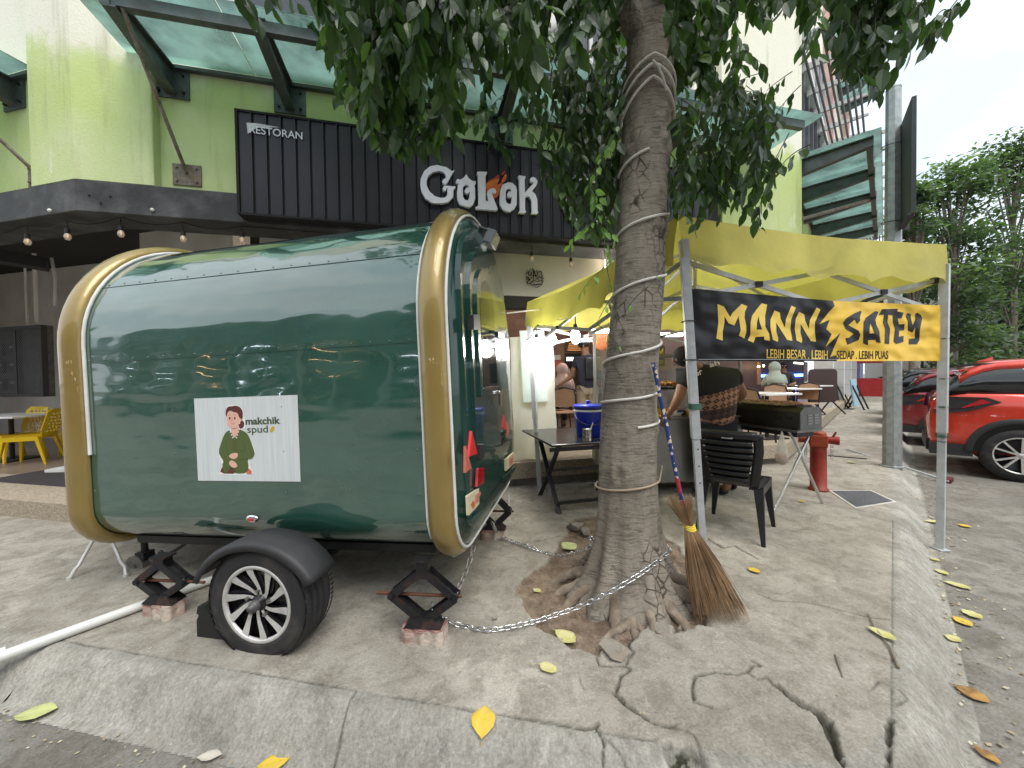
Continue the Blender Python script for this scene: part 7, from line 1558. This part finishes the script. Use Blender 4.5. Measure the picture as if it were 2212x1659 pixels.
# ================================================================ cars
def car(name,label,cx,cy,paint,sc=1.0,yaw=None):
    yaw=math.atan2(-.711,.703) if yaw is None else yaw; T=PM(cx,cy,-.15,yaw)@Matrix.Scale(sc,4); o=thing(name,label,'car',T,'cars parked nose-out along the kerb')
    PNT=mat(paint[0],paint[1],.25,metal=.2,var=.06,coat=1); CLADD=mat('car_black_cladding',(.025,.026,.028),.6,var=.15); CGL=mat('car_glass',(.012,.016,.018),.04,var=.1,spec=1)
    Lc,Wd=4.1,.86
    st=[(0.0,.42,.84,.66),(.03,.36,1.06,.78),(.10,.33,1.14,.83),(.35,.31,1.17,.86),(.8,.30,1.16,.87),(1.6,.28,1.10,.87),(2.6,.28,1.03,.87),(3.3,.30,1.0,.86),(3.9,.36,.88,.80),(4.1,.45,.72,.62)]   # x, bottom, belt, halfwidth
    def prof(x,zb,zt,hw): 
        pts=[(hw*.90,zb),(hw*.985,zb+.10),(hw,zb+.28),(hw*.985,zt-.22),(hw*.955,zt-.05),(hw*.90,zt)]
        return [(x,-p[0],p[1]) for p in pts]+[(x,p[0],p[1]) for p in pts[::-1]]
    b=MB(T); rs=[prof(*s) for s in st]; k=12; vs=[p for r in rs for p in r]
    b.add(vs,[(j*k+i,j*k+(i+1)%k,(j+1)*k+(i+1)%k,(j+1)*k+i) for j in range(len(rs)-1) for i in range(k)]+[tuple(range(k-1,-1,-1)),tuple(range((len(rs)-1)*k,len(rs)*k))],0,True); b.build('body',PNT,o,bevel=.0)
    # greenhouse
    gs=[(.12,1.12,1.14,.80,.80),(.34,1.14,1.46,.80,.70),(.56,1.14,1.565,.80,.64),(1.2,1.10,1.60,.80,.635),(2.2,1.04,1.58,.79,.63),(2.7,1.03,1.46,.79,.66),(3.25,1.0,1.02,.76,.76)]
    b=MB(T); rs=[[(x,-w0,z0),(x,-(w0+w1)/2-.01,(z0+z1)/2),(x,-w1,z1),(x,w1,z1),(x,(w0+w1)/2+.01,(z0+z1)/2),(x,w0,z0)] for (x,z0,z1,w0,w1) in gs]; k=6; vs=[p for r in rs for p in r]
    b.add(vs,[(j*k+i,j*k+(i+1)%k,(j+1)*k+(i+1)%k,(j+1)*k+i) for j in range(len(rs)-1) for i in range(k)],0,True); b.build('window_glass',CGL,o)
    def roofz(x): 
        for a,c in zip(gs[:-1],gs[1:]):
            if a[0]<=x<=c[0]: t=(x-a[0])/(c[0]-a[0]); return a[2]+(c[2]-a[2])*t,a[4]+(c[4]-a[4])*t
    b=MB(T); xs_=[.28,.38,.5,.62,.9,1.2,1.7,2.2,2.5,2.7]; rows=[]
    for x in xs_:
        z,w_=roofz(x); rows.append([(x,-w_-.035,z-.09),(x,-w_-.012,z-.01),(x,-w_*.8,z+.025),(x,0,z+.045),(x,w_*.8,z+.025),(x,w_+.012,z-.01),(x,w_+.035,z-.09)])
    b.add([p for r in rows for p in r],[(j*7+i,j*7+i+1,(j+1)*7+i+1,(j+1)*7+i) for j in range(len(rows)-1) for i in range(6)],0,True); b.build('roof',PNT,o,solid=.01)
    for s in (-1,1):
        for (xb0,xb1,xt0,xt1) in ((1.0,1.42,1.5,1.66),(2.02,2.12,1.98,2.06),(3.12,3.3,2.62,2.74)):
            b=MB(T); z,w_=roofz(min(2.7,xt0)); b.add([(xb0,s*.812,1.03),(xb1,s*.812,1.03),(xt1,s*(w_+.03),z-.07),(xt0,s*(w_+.03),z-.07)],[(0,1,2,3)]); b.build('pillar',PNT,o,solid=.012)
        b=MB(T); z,w_=roofz(.7); b.bar((.35,s*.60,1.545),(2.5,s*.60,1.63),.03,.03); b.build('roof_rail',CLADD,o)
        b=MB(T); b.add([(.015,s*.60,1.05),(-.005,s*.60,.93),(.05,s*.845,.92),(.32,s*.868,.95),(.56,s*.876,1.03),(.48,s*.868,1.075),(.10,s*.845,1.075)],[(0,1,2,3,4,5,6)]); b.build('tail_light',REDL,o,solid=.02)
        b=MB(T); b.add([(.02,s*.55,1.09),(-.008,s*.55,.88),(.05,s*.852,.86),(.36,s*.874,.91),(.64,s*.880,1.04),(.52,s*.873,1.10),(.10,s*.85,1.105)],[(0,1,2,3,4,5,6)]); b.build('lamp_surround',CLADD,o,solid=.008)
        b=MB(T)
        for xc in (.80,3.25):      # wheel-arch cladding
            P=[]; 
            for i in range(19): a=pi*i/18; P.append((a,))
            rows=[[(xc+.40*cos(a[0]),s*.872,.36+.40*sin(a[0])),(xc+.47*cos(a[0]),s*.885,.36+.46*sin(a[0])),(xc+.48*cos(a[0]),s*.86,.36+.47*sin(a[0]))] for a in P]
            b.add([p for r in rows for p in r],[(j*3+i,j*3+i+1,(j+1)*3+i+1,(j+1)*3+i) for j in range(18) for i in range(2)],0,True)
            b.add([(xc+.40*cos(a[0]),s*.874,.36+.40*sin(a[0])) for a in P],[tuple(range(19))],1)
        b.box((1.2,min(s*.84,s*.885),.26),(2.85,max(s*.84,s*.885),.42)); b.box((.0,min(s*.5,s*.86),.28),(.40,max(s*.5,s*.865),.44)); b.build('cladding',[CLADD,mat('wheel_well',(.004,.004,.004),.9)],o)
        for xc in (.80,3.25):
            WX=T@Matrix.Translation((xc,s*.70,.345))@Matrix.Rotation(-pi/2*s if True else 0,4,'X')
            if s<0: WX=T@Matrix.Translation((xc,-.70,.345))@Matrix.Rotation(pi/2,4,'X')
            b=MB(WX); b.lathe([(.20,-.05),(.34,-.04),(.355,.0),(.355,.14),(.335,.175),(.27,.19),(.235,.185)],36); ty=b.build('tyre',TYRE,o)
            b=MB(WX); b.lathe([(.0,.10),(.20,.11),(.232,.16)],30,1); b.lathe([(.225,.165),(.240,.19),(.236,.192),(.222,.175)],36,0)
            for k_ in range(5):
                for da in (-.13,.13):
                    a=2*pi*k_/5+da*1.0; a2=2*pi*k_/5+da*2.0; b.bar((.03*cos(a),.03*sin(a),.17),(.232*cos(a2),.232*sin(a2),.178),.022,.03,up=(0,0,1))
            b.lathe([(.0,.185),(.035,.185),(.045,.165)],14,0); b.build('rim',[ALLOY,PIANO],ty)
    b=MB(T); b.add([(-.012,-.62,.46),(-.012,.62,.46),(-.012,.62,.30),(-.012,-.62,.30)],[(0,1,2,3)]); b.build('rear_bumper',CLADD,o,solid=.03)
    b=MB(T); b.add([(.50,-.018,1.60),(.66,-.018,1.62),(.66,.018,1.62),(.50,.018,1.60),(.66,-.006,1.665),(.66,.006,1.665)],[(0,1,4),(3,5,2),(0,4,5,3),(1,2,5,4),(0,3,2,1)]); b.build('antenna_fin',PNT,o)
    b=MB(T); b.cbox((.40,0,1.50),(.22,1.08,.03),rot=(0,R(-20),0)); b.build('spoiler',PNT,o,bevel=.012)
    return o
fwd=V(.703,-.711,0); rgt=V(-.711,-.703,0)
wc=V(1.3534*5.12,5.12,0)                 # rear right wheel, outer face
base=wc-fwd*.80*1.05-rgt*.88*1.05
car('parked_car','bright red crossover car with rear wheel showing at the right edge',base.x,base.y,('red_car_paint',(.62,.045,.022)),1.05)
c2=base+SD*2.75-fwd*.35; car('parked_car','darker red hatchback parked just beyond the bright red one',c2.x,c2.y,('dark_red_car_paint',(.24,.02,.025)),.96)
c2=base+SD*5.5-fwd*.55; car('parked_car','black crossover car, third in the row behind the galvanised pole',c2.x,c2.y,('black_car_paint',(.015,.015,.018)),.98)
c2=base+SD*8.3-fwd*.5; car('parked_car','maroon car farthest along the row of parked cars',c2.x,c2.y,('maroon_car_paint',(.12,.015,.02)),1.0)
# ================================================================ background trees and far street
def fartree(u,v_top,y,wd,hbase,seed,label,n=5200,ls=.16):
    q=random.Random(seed); top=D(u,v_top,y); H=top.z; gx=top.x; o=thing('roadside_tree',label,'tree',Matrix.Translation((gx,y,-.15)),'trees across the road')
    b=MB(); b.tube([(gx,y,-.15),(gx+.1,y,H*.35),(gx,y,H*.8)],[.22,.15,.06],9)
    L2=Leaves(); cl=[]
    for k in range(46):
        z=hbase+(H-hbase)*q.random()**.9; t=(z-hbase)/(H-hbase); r=wd*(.35+.65*math.sin(pi*min(1,.18+t*.80)))*q.uniform(.35,1.0); a=q.uniform(0,2*pi); c=V(gx+cos(a)*r,y+sin(a)*r*.8,z); cl.append(c)
        b.tube([(gx,y,z*.65+.3),c.lerp(V(gx,y,z),.4),c],[.05,.035,.012],5,caps=False)
        pl_n=V(q.uniform(-.3,.3),q.uniform(-.3,.3),1).normalized(); tn=q.uniform(0,1)
        for i in range(n//46):
            d=V(q.gauss(0,.5),q.gauss(0,.5),q.gauss(0,.26))*wd*.42; p=c+d; dr=V(q.uniform(-1,1),q.uniform(-1,1),q.uniform(-.7,.2)); L2.simple(p,dr,pl_n+V(q.uniform(-.8,.8),q.uniform(-.8,.8),0),ls*2.0*q.uniform(.7,1.4),ls*.95,min(1,max(0,tn*.6+d.z*.5+q.uniform(0,.4))))
    b.build('trunk',BARK,o); L2.build('crown',LEAFB,o)
fartree(2060,350,20,2.3,1.2,1,'bushy green tree across the road above the parked cars',6500)
fartree(2190,300,22,3.0,1.2,2,'tall dense tree at the right edge behind the red car',7500)
fartree(1975,385,17,.9,3.9,3,'small light tree just right of the galvanised pole',2600,.13)
fartree(2010,560,30,3.0,.5,4,'low dark tree far down the road behind the pole',5000,.2)
fartree(2150,560,27,3.6,.3,5,'broad dark tree filling the gap behind the parked cars',6500,.2)
fartree(2330,330,24,3.4,.8,6,'large tree beyond the right edge of the photo',5000,.2)
fl=thing('far_street_lamp','thin street lamp arm rising out of the roadside trees','street lamp',Matrix.Translation(D(2000,800,24))); b=MB(); p0=D(2005,420,24); b.tube([V(p0.x-.3,24,-.15),V(p0.x-.3,24,p0.z-.6),p0,D(2040,388,24)],.06,6); b.build('pole',CHAS,fl); b=MB(); b.bar(D(2035,390,24),D(2078,362,24),.22,.12); b.build('lamp_head',CHAS,fl)
# shophouses closing the far end of the street and the other side
FARW=mat('far_wall',(.42,.40,.37),.85,var=.1)
def farbuild(p,ang,L_,H,dep,lab,floors=3,wall=None,base_open=True,step=3.2):
    T=PM(p[0],p[1],0,R(ang)); o=thing('shop_row',lab,'building',T); b=MB(T); b.box((0,0,3.2),(L_,dep,H)); b.box((0,2,-.15),(L_,dep,3.2)); b.box((-.1,-.1,H),(L_+.1,dep,H+.35)); b.build('wall',wall or FARW,o)
    n=int(L_/step)
    for i in range(n):
        b=MB(T); b.box((i*step,0,-.15),(i*step+.35,.4,3.199)); b.build('pillar',FARW,o)
        for f in range(floors):
            z=4.0+f*(H-4.2)/floors; 
            if z+1.4<H: b=MB(T); b.box((i*step+.7,-.02,z),(i*step+step-.6,.02,z+1.4)); b.build('window',DGLASS,o)
        b=MB(T); b.box((i*step+.4,1.9,.1),(i*step+step-.1,1.97,2.7)); b.build('shopfront',mat('shop_dark',(.03,.025,.022),.3),o)
        if base_open and i%2==0: b=MB(T); b.box((i*step+.7,1.2,2.35),(i*step+step-.8,1.3,2.42)); b.build('shop_lamp',mat('warm_shop_lamp' if i%4==0 else 'cool_shop_lamp',(1,.8,.6),.5,em=(1,.62,.3) if i%4==0 else (.8,.9,1),ems=14),o)
    return o
farbuild((30,27.5),-20,14,7,8,'low distant shop building closing the end of the street',1)
farbuild((22,-13.5),180,64,8.6,9,'row of low shops across the road, only mirrored in the trailer side',2,mat('opp_wall',(.16,.15,.13),.85,var=.2))
b=MB(PM(20.6,20.8,0,R(45))); b.box((0,0,0),(2.4,1.2,1.0)); b.box((0,0,1.9),(2.4,1.2,2.2)); b.box((0,.0,1.0),(.12,.12,1.9)); b.box((2.28,0,1.0),(2.4,.12,1.9)); tag(b.build('market_kiosk',mat('red_kiosk',(.42,.03,.03),.5,var=.2)),'small red kiosk at the far end of the pavement','kiosk')
# motorbike
mg=G(1881,846); MT=PM(mg.x,mg.y,0,R(-60))@Matrix.Scale(1.0,4); mo=thing('motorbike','small red and white motorbike parked far along the pavement','motorbike',MT)
for x in (-.6,.6):
    b=MB(MT); b.tube([(x+.26*cos(a),0,.28+.26*sin(a)) for a in [2*pi*i/20 for i in range(20)]],.045,6,closed=True); b.tube([(x-.2,0,.28),(x+.2,0,.28)],.03,6); b.build('wheel',TYRE,mo)
b=MB(MT); b.tube([(-.75,0,.62),(-.3,0,.62),(.05,0,.42),(.4,0,.55),(.48,0,.95)],[.09,.13,.10,.09,.07],8); b.build('body',mat('bike_red',(.4,.03,.05),.3),mo); b=MB(MT); b.tube([(.28,0,.35),(.42,0,.62),(.45,0,.85)],[.10,.17,.07],8); b.build('leg_shield',mat('bike_white',(.6,.6,.6),.3),mo)
b=MB(MT); b.tube([(-.7,0,.78),(-.1,0,.76)],[.10,.12],8); b.build('seat',CHAS,mo); b=MB(MT); b.tube([(.44,-.33,1.02),(.5,-.12,.98),(.5,.12,.98),(.44,.33,1.02)],.018,6); b.tube([(.5,0,.95),(.6,0,.28)],.03,6); b.ball((.55,0,.97),.09,n=10); b.build('handlebar',CHAS,mo)
# folded tables leaning
def folded(x,y,yaw,top,lab,lean=.10):
    T=PM(x,y,0,yaw); o=thing('folded_table',lab,'table',T,'folded tables standing on the pavement'); b=MB(T)
    b.add([(-.38,-.02,.12),(.38,-.02,.12),(.38,.02,.12),(-.38,.02,.12),(-.38,-.02+lean,1.12),(.38,-.02+lean,1.12),(.38,.02+lean,1.12),(-.38,.02+lean,1.12)],[(0,3,2,1),(4,5,6,7),(0,1,5,4),(1,2,6,5),(2,3,7,6),(3,0,4,7)]); b.build('table_top',top,o,bevel=.01)
    for sx in (-.3,.3):
        b=MB(T); b.bar((sx,.06,.9),(sx,-.28,0),.03,.05); b.bar((sx,.06,.55),(sx,.30,0),.03,.05); b.build('leg',PBK,o)
fp=G(1815,880); folded(fp.x,fp.y,R(40),mat('dark_brown_top',(.05,.03,.025),.4),'folded dark table standing beside the white arcade pillar'); fp=G(1850,884); folded(fp.x,fp.y,R(36),mat('pale_blue_top',(.28,.45,.55),.4),'folded pale blue table next to the dark one on the pavement')
# ================================================================ restaurant inside and terrace furniture
RAT=mat('rattan',(.42,.26,.16),.7,var=.2,scale=60,bump=.5,bscale=120); BFR=mat('black_frame',(.015,.014,.014),.5); TTOP=mat('white_marble_top',(.72,.71,.68),.3,var=.06)
def rchair(x,y,yaw,lab,src=None):
    T=PM(x,y,.30,R(yaw))
    if src is not None: o=copy_tree(src); o.matrix_world=T; WM[o.name]=T; tag(o,lab); return o
    o=thing('rattan_chair',lab,'chair',T,'rattan chairs at the terrace tables'); b=MB(T); b.box((-.21,-.2,.43),(.21,.21,.46)); b.build('seat',RAT,o,bevel=.01)
    P=[(-.2,-.2,.45),(-.21,-.24,.70),(-.18,-.27,.84),(0,-.29,.88),(.18,-.27,.84),(.21,-.24,.70),(.2,-.2,.45)]; b=MB(T); b.tube(P,.014,6); b.build('back_frame',BFR,o)
    b=MB(T); b.add([(-.19,-.225,.52),(.19,-.225,.52),(.2,-.25,.70),(.17,-.275,.83),(0,-.29,.865),(-.17,-.275,.83),(-.2,-.25,.70)],[tuple(range(7))]); b.build('backrest',RAT,o,solid=.012)
    for sx in (-.19,.19):
        for sy in (-.2,.19): b=MB(T); b.tube([(sx,sy,.44),(sx*1.1,sy*1.15,0)],.014,6); b.build('leg',BFR,o)
    return o
def onT(u,v,z): return G(u,v,z)
def rtable(x,y,yaw,lab,src=None,s=.34):
    T=PM(x,y,.30,R(yaw))
    if src is not None: o=copy_tree(src); o.matrix_world=T; WM[o.name]=T; tag(o,lab); return o
    o=thing('terrace_table',lab,'table',T,'white terrace tables'); b=MB(T); b.box((-s,-s,.735),(s,s,.765)); b.build('table_top',TTOP,o,bevel=.005); b=MB(T); b.cyl((0,0,.02),(0,0,.735),.03); b.box((-.22,-.22,0),(.22,.22,.02)); b.build('pedestal',BFR,o); return o
t1=D(*C(11,1500,690),6.4); t2=D(*C(11,1780,630),8.2); t3=D(*C(11,1940,597),9.8)
rt0=rtable(t1.x-.1,t1.y,10,'white terrace table nearest to the satay grill'); rtable(t2.x-.1,t2.y,10,'second white terrace table beyond the nearest one',rt0); rtable(t3.x-.1,t3.y,10,'third white terrace table touching the brown round-cornered panel',rt0)
def ch(x,y,z_y): p=D(*C(11,x,y),z_y); return p
for i,(x,y,dd,yw,lab) in enumerate([(1300,740,6.0,-60,'rattan chair nearest behind the cook, turned to the table'),(1330,680,6.8,-100,'rattan chair just behind the front left one'),(1570,670,7.2,160,'rattan chair with arched back between the first and second tables'),(1700,640,8.4,190,'rattan chair half hidden behind the second table'),(1830,650,8.0,120,'rattan chair in front of the brown round-cornered panel')]):
    p=ch(x,y,dd)
    if i==0: rc0=rchair(p.x,p.y,yw,lab)
    else: rchair(p.x,p.y,yw,lab,rc0)
bp0=PS.loc(*C(11,2040,600)); pq=D(*C(11,2045,600),10.0); T=PM(pq.x,pq.y,.30,R(5)); pn=thing('brown_panel','dark brown round-cornered table top standing upright on thin legs by the pillar','table',T)
b=MB(T); r=.10; w2,hh=.40,1.18; P=[]
for (cx_,cy_,a0) in ((w2-r,.30+r,-90),(w2-r,hh-r,0),(-w2+r,hh-r,90),(-w2+r,.30+r,180)):
    for i in range(5): a=R(a0+90*i/4); P.append((cx_+r*cos(a),cy_+r*sin(a)))
b.prism(P,-.02,.02,0,T@Matrix.Rotation(pi/2,4,'X')); b.build('table_top',mat('dark_brown_laminate',(.045,.026,.022),.45,var=.1),pn)
for sx in (-.28,.28): b=MB(T); b.bar((sx,0,.32),(sx+.12,-.25,0),.03,.03); b.bar((sx,0,.42),(sx-.12,.25,0),.03,.03); b.build('leg',BFR,pn)
def seated(x,y,z,face,name,label,shirt,hairf,skin_=SKINM,b_=.95):
    f=V(cos(R(face)),sin(R(face)),0); s=V(-f.y,f.x,0); o=V(x,y,z)
    def q(fw,sd,h): return o+f*fw+s*sd+V(0,0,h)
    J=dict(hip=q(0,0,.50),belly=q(.02,0,.68),chest=q(.04,0,.90),neck=q(.05,0,1.06),head=q(.09,0,1.22),face=f)
    for k,sg in (('l',1),('r',-1)):
        J[k+'sh']=q(.04,.17*sg,1.0); J[k+'el']=q(.14,.22*sg,.76); J[k+'wr']=q(.36,.14*sg,.76); J[k+'hp']=q(.06,.09*sg,.50); J[k+'kn']=q(.44,.11*sg,.50); J[k+'an']=q(.44,.12*sg,.09); J[k+'to']=q(.56,.12*sg,.05)
    return person(name,label,J,b_,skin_,shirt=shirt,pants=DARKJ,hair=hairf,hands=True,sleeve=.9,shoe=SHOE)
def hijab(m):
    def f_(o,h,f):
        b=MB(); b.ball(h-f*.03+V(0,0,.015),.125,n=18,sc=(1,1,1.08)); b.lathe([(.10,-.06),(.12,-.13),(.19,-.22),(.23,-.34),(.20,-.36)],20,T=Matrix.Translation(h-f*.03)); b.build('headscarf',m,o)
    return f_
p=ch(1530,480,8.8); seated(p.x,p.y,.30,70,'person','seated customer in a pale green headscarf seen from behind',mat('pale_green_cloth',(.36,.42,.36),.85),hijab(MATS['pale_green_cloth']))
p=ch(1615,420,9.8); seated(p.x,p.y,.35,-120,'person','seated man in dark shirt facing the pale green headscarf',mat('dark_shirt',(.03,.03,.05),.8),hair_short)
p=D(*C(10,885,1100),7.6); seated(p.x,p.y,.30,95,'person','seated customer in a pink headscarf inside the restaurant',mat('pink_cloth',(.45,.33,.31),.85),hijab(MATS['pink_cloth']))
def cap(o,h,f):
    b=MB(); b.ball(h+V(0,0,.035),.105,n=14,sc=(1,1,.85)); b.cbox(h+f*.12+V(0,0,.05),(.12,.12,.015)); b.build('cap',BFR,o)
p=D(*C(10,1200,1000),6.6); x,y=p.x,p.y
st_=person('person','standing man in black cap and dark top with a black shoulder bag inside',dict(hip=V(x,y,1.2),belly=V(x,y,1.4),chest=V(x,y-.02,1.6),neck=V(x-.02,y,1.76),head=V(x-.05,y,1.92),lsh=V(x-.19,y,1.66),lel=V(x-.25,y+.05,1.40),lwr=V(x-.42,y+.1,1.28),rsh=V(x+.19,y,1.66),rel=V(x+.22,y+.04,1.38),rwr=V(x+.05,y+.15,1.22),lhp=V(x-.09,y,1.15),lkn=V(x-.1,y,.78),lan=V(x-.1,y,.38),lto=V(x-.2,y+.05,.34),rhp=V(x+.09,y,1.15),rkn=V(x+.1,y,.78),ran=V(x+.1,y,.38),rto=V(x,y+.05,.34),face=V(-1,.3,0)),1.0,SKINM,shirt=MATS['dark_shirt'],pants=mat('khaki',(.30,.24,.17),.8),hair=cap,shoe=SHOE)
b=MB(); b.cbox((x+.06,y-.19,1.52),(.26,.14,.36)); b.tube([(x-.10,y-.12,1.66),(x-.12,y+.10,1.70)],.02,6); tag(b.build('shoulder_bag',mat('black_bag',(.012,.012,.013),.35,bump=.5,bscale=14),bevel=.03),'black shoulder bag carried on the back of the man in the cap','bag')
p=D(*C(10,930,1210),6.9); rchair(p.x,p.y,180,'wooden-backed chair at the dark inner table',rc0); p=D(*C(10,790,1230),7.2); rchair(p.x,p.y,150,'chair half hidden by the white sheet inside the restaurant',rc0)
p=D(*C(10,930,1250),7.6); b=MB(PM(p.x,p.y,.30)); b.box((-.7,-.35,.73),(.7,.35,.76)); b.box((-.62,-.3,0),(-.57,-.25,.73)); b.box((.57,-.3,0),(.62,-.25,.73)); b.box((-.62,.25,0),(-.57,.3,.73)); b.box((.57,.25,0),(.62,.3,.73)); tag(b.build('dining_table',mat('dark_wood_table',(.05,.03,.02),.4)),'dark table where the pink headscarf customer sits','table')
# wall boards, counter, shelves in the dining room
IW=Plane((-2.92,4.07),13.64,4.6)
b=MB(IW.M()); a0_=IW.loc(1180,740)[0]; a1_=IW.loc(1330,740)[0]; b.box((a0_-1.2,.3,-.15),(a1_+.4,3.9,0)); b.build('dining_partition',BRN,bld)
def board(nm,k,x0,y0,x1,y1,m,lab,cat,emis=None,o=.03):
    a0,h1=IW.loc(*C(k,x0,y0)); a1,h0=IW.loc(*C(k,x1,y1)); b=MB(IW.M()); b.box((a0,h0,.001),(a1,h1,o)); return tag(b.build(nm,m),lab,cat),(a0,h0,a1,h1)
mo_,rc_=board('menu_board',10,900,640,1180,785,mat('menu_brown',(.07,.035,.02),.5),'brown menu board with orange lines on the inner wall','menu board')
WM[mo_.name]=Matrix.Translation(mo_.location); b=MB(IW.M())
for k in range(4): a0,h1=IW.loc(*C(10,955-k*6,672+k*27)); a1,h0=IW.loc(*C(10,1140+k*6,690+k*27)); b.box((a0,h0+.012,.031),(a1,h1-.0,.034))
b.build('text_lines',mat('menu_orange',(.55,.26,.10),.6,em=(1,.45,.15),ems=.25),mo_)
board('notice_frame',10,765,825,850,885,mat('notice_white',(.5,.5,.47),.5),'framed white notice on the inner wall left of the posters','notice'); board('poster',10,785,905,865,985,mat('poster_red',(.45,.10,.06),.5),'small red poster under the white notice','poster')
mr_,_=board('serving_hatch',10,905,800,1130,1060,mat('hatch_dark',(.02,.02,.022),.3),'dark serving hatch with bright panes behind the bulbs','hatch'); 
for k in range(4):
    a0,h1=IW.loc(*C(10,925+k*50,850)); a1,h0=IW.loc(*C(10,965+k*50,900)); WM[mr_.name]=Matrix.Translation(mr_.location); b=MB(IW.M()); b.box((a0,h0,.031),(a1,h1,.036)); b.build('pane',mat('lit_pane',(.6,.7,.68),.3,em=(.75,.95,.9),ems=.9),mr_)
q=random.Random(9)
for k in range(9):
    a0,h0=IW.loc(*C(10,920+k*22,1060)); T=IW.M(a0,h0-.1,.12); b=MB(T@Matrix.Rotation(-pi/2,4,'X')); b.lathe([(0,0),(.035,0),(.035,.13),(.015,.17),(.015,.22),(0,.22)],10); tag(b.build('bottle',mat('bottle_%d'%(k%3),[(.45,.30,.28),(.35,.37,.36),(.10,.05,.04)][k%3],.3)),'bottle on the shelf under the serving hatch','bottle','bottles under the serving hatch')
a0,h0=IW.loc(*C(10,1020,1075)); b=MB(IW.M()); b.box((a0-.9,h0-.16,.002),(a0+.7,h0-.11,.26)); tag(b.build('wall_shelf',mat('shelf_wood',(.10,.05,.03),.5)),'dark shelf carrying bottles under the hatch','shelf')
# street side interior: lit strips, boards, tubes
IS=Plane(KR,45.3,3.4)
def isb(nm,k,x0,y0,x1,y1,m,lab,cat,o=.05):
    a0,h1=IS.loc(*C(k,x0,y0)); a1,h0=IS.loc(*C(k,x1,y1)); b=MB(IS.M()); b.box((a0,min(h0,h1),.0),(a1,max(h0,h1),o)); return tag(b.build(nm,m),lab,cat)
b=MB(IS.M()); b.box((.6,.30,-.2),(30,3.9,-.001)); b.build('street_partition',mat('maroon_wall',(.10,.05,.045),.6,var=.2,scale=2),bld)
BLU=mat('blue_led',(.02,.05,1),.4,em=(.03,.10,1),ems=14)
isb('led_strip',11,1375,485,1470,507,BLU,'blue LED strip left of the pale green headscarf','lamp'); isb('led_strip',11,1678,480,1822,503,BLU,'blue LED strip right of the pale green headscarf','lamp')
isb('wall_post',11,1325,345,1362,590,mat('light_timber',(.42,.24,.12)),'pale timber post left of the headscarf customer','post'); isb('wall_post',11,1830,345,1872,560,MATS['light_timber'],'pale timber post left of the brown panel','post')
isb('lit_sign',11,1728,347,1826,372,mat('pale_lit_panel',(.7,.8,.7),.4,em=(.85,1,.85),ems=1.6),'pale lit panel above the seated man','lit sign'); isb('fridge',11,1480,400,1560,560,mat('glass_grey',(.14,.15,.17),.2),'grey glass cabinet behind the headscarf customer','cabinet',.3)
isb('white_board',11,2015,345,2205,420,mat('white_board',(.6,.62,.63),.4),'white panel above the brown round-cornered panel','panel')
for (x,y) in ((1265,398),(1322,390)):
    p=IS.hit(*C(11,x,y))+IS.n*.3; b=MB(); b.ball(p,.045,n=10); tag(b.build('globe_lamp',mat('warm_globe',(1,.8,.5),.4,em=(1,.72,.38),ems=22)),'small warm globe lamp, '+('left' if x<1300 else 'right')+' one of the pair beyond the cook','lamp','pair of warm globe lamps')
b=MB(); p=D(*C(11,330,45),6.0); b.bar(p+V(-.5,0,0),p+V(.3,.1,.0),.10,.05); tag(b.build('tube_lamp',MATS['tube_lamp']),'bright tube lamp under the ceiling right of the trunk','lamp')
b=MB(); p=D(*C(10,1295,620),5.6); b.cyl(p+V(-.25,0,0),p+V(.02,0,0),.03); tag(b.build('tube_lamp',MATS['tube_lamp']),'short bright tube lamp on the glass cabinet left of the trunk','lamp')
for (x,y,z,e,col) in ((-.6,7.4,2.6,20,(1,.80,.62)),(1.6,7.6,2.7,34,(1,.84,.68)),(4.2,8.6,2.8,36,(1,.85,.72)),(7.0,11.2,2.9,40,(1,.85,.72)),(11.5,15.5,2.9,50,(1,.9,.8)),(1.4,5.6,2.3,8,(.85,.92,1)),(-2.5,8.2,2.8,14,(1,.85,.7))):  # added lights that brighten the interior, each given an invented pendant body
    pl_=bpy.data.lights.new('room_fill_light','POINT'); pl_.energy=e; pl_.shadow_soft_size=.12; pl_.color=col; po=bpy.data.objects.new('room_fill_light',pl_); po.location=(x,y,z); COL.objects.link(po)
    b=MB(); b.ball((x,y,z+.14),.07,n=10,sc=(1,1,.6)); b.cyl((x,y,z+.16),(x,y,3.95),.008,n=6); tag(b.build('fill_pendant',mat('warm_fill_pendant',(1,.85,.6),.4,em=(1,.8,.55),ems=10)),'added pendant light brightening the dark restaurant from its ceiling','lamp','added pendant lights brightening the restaurant')
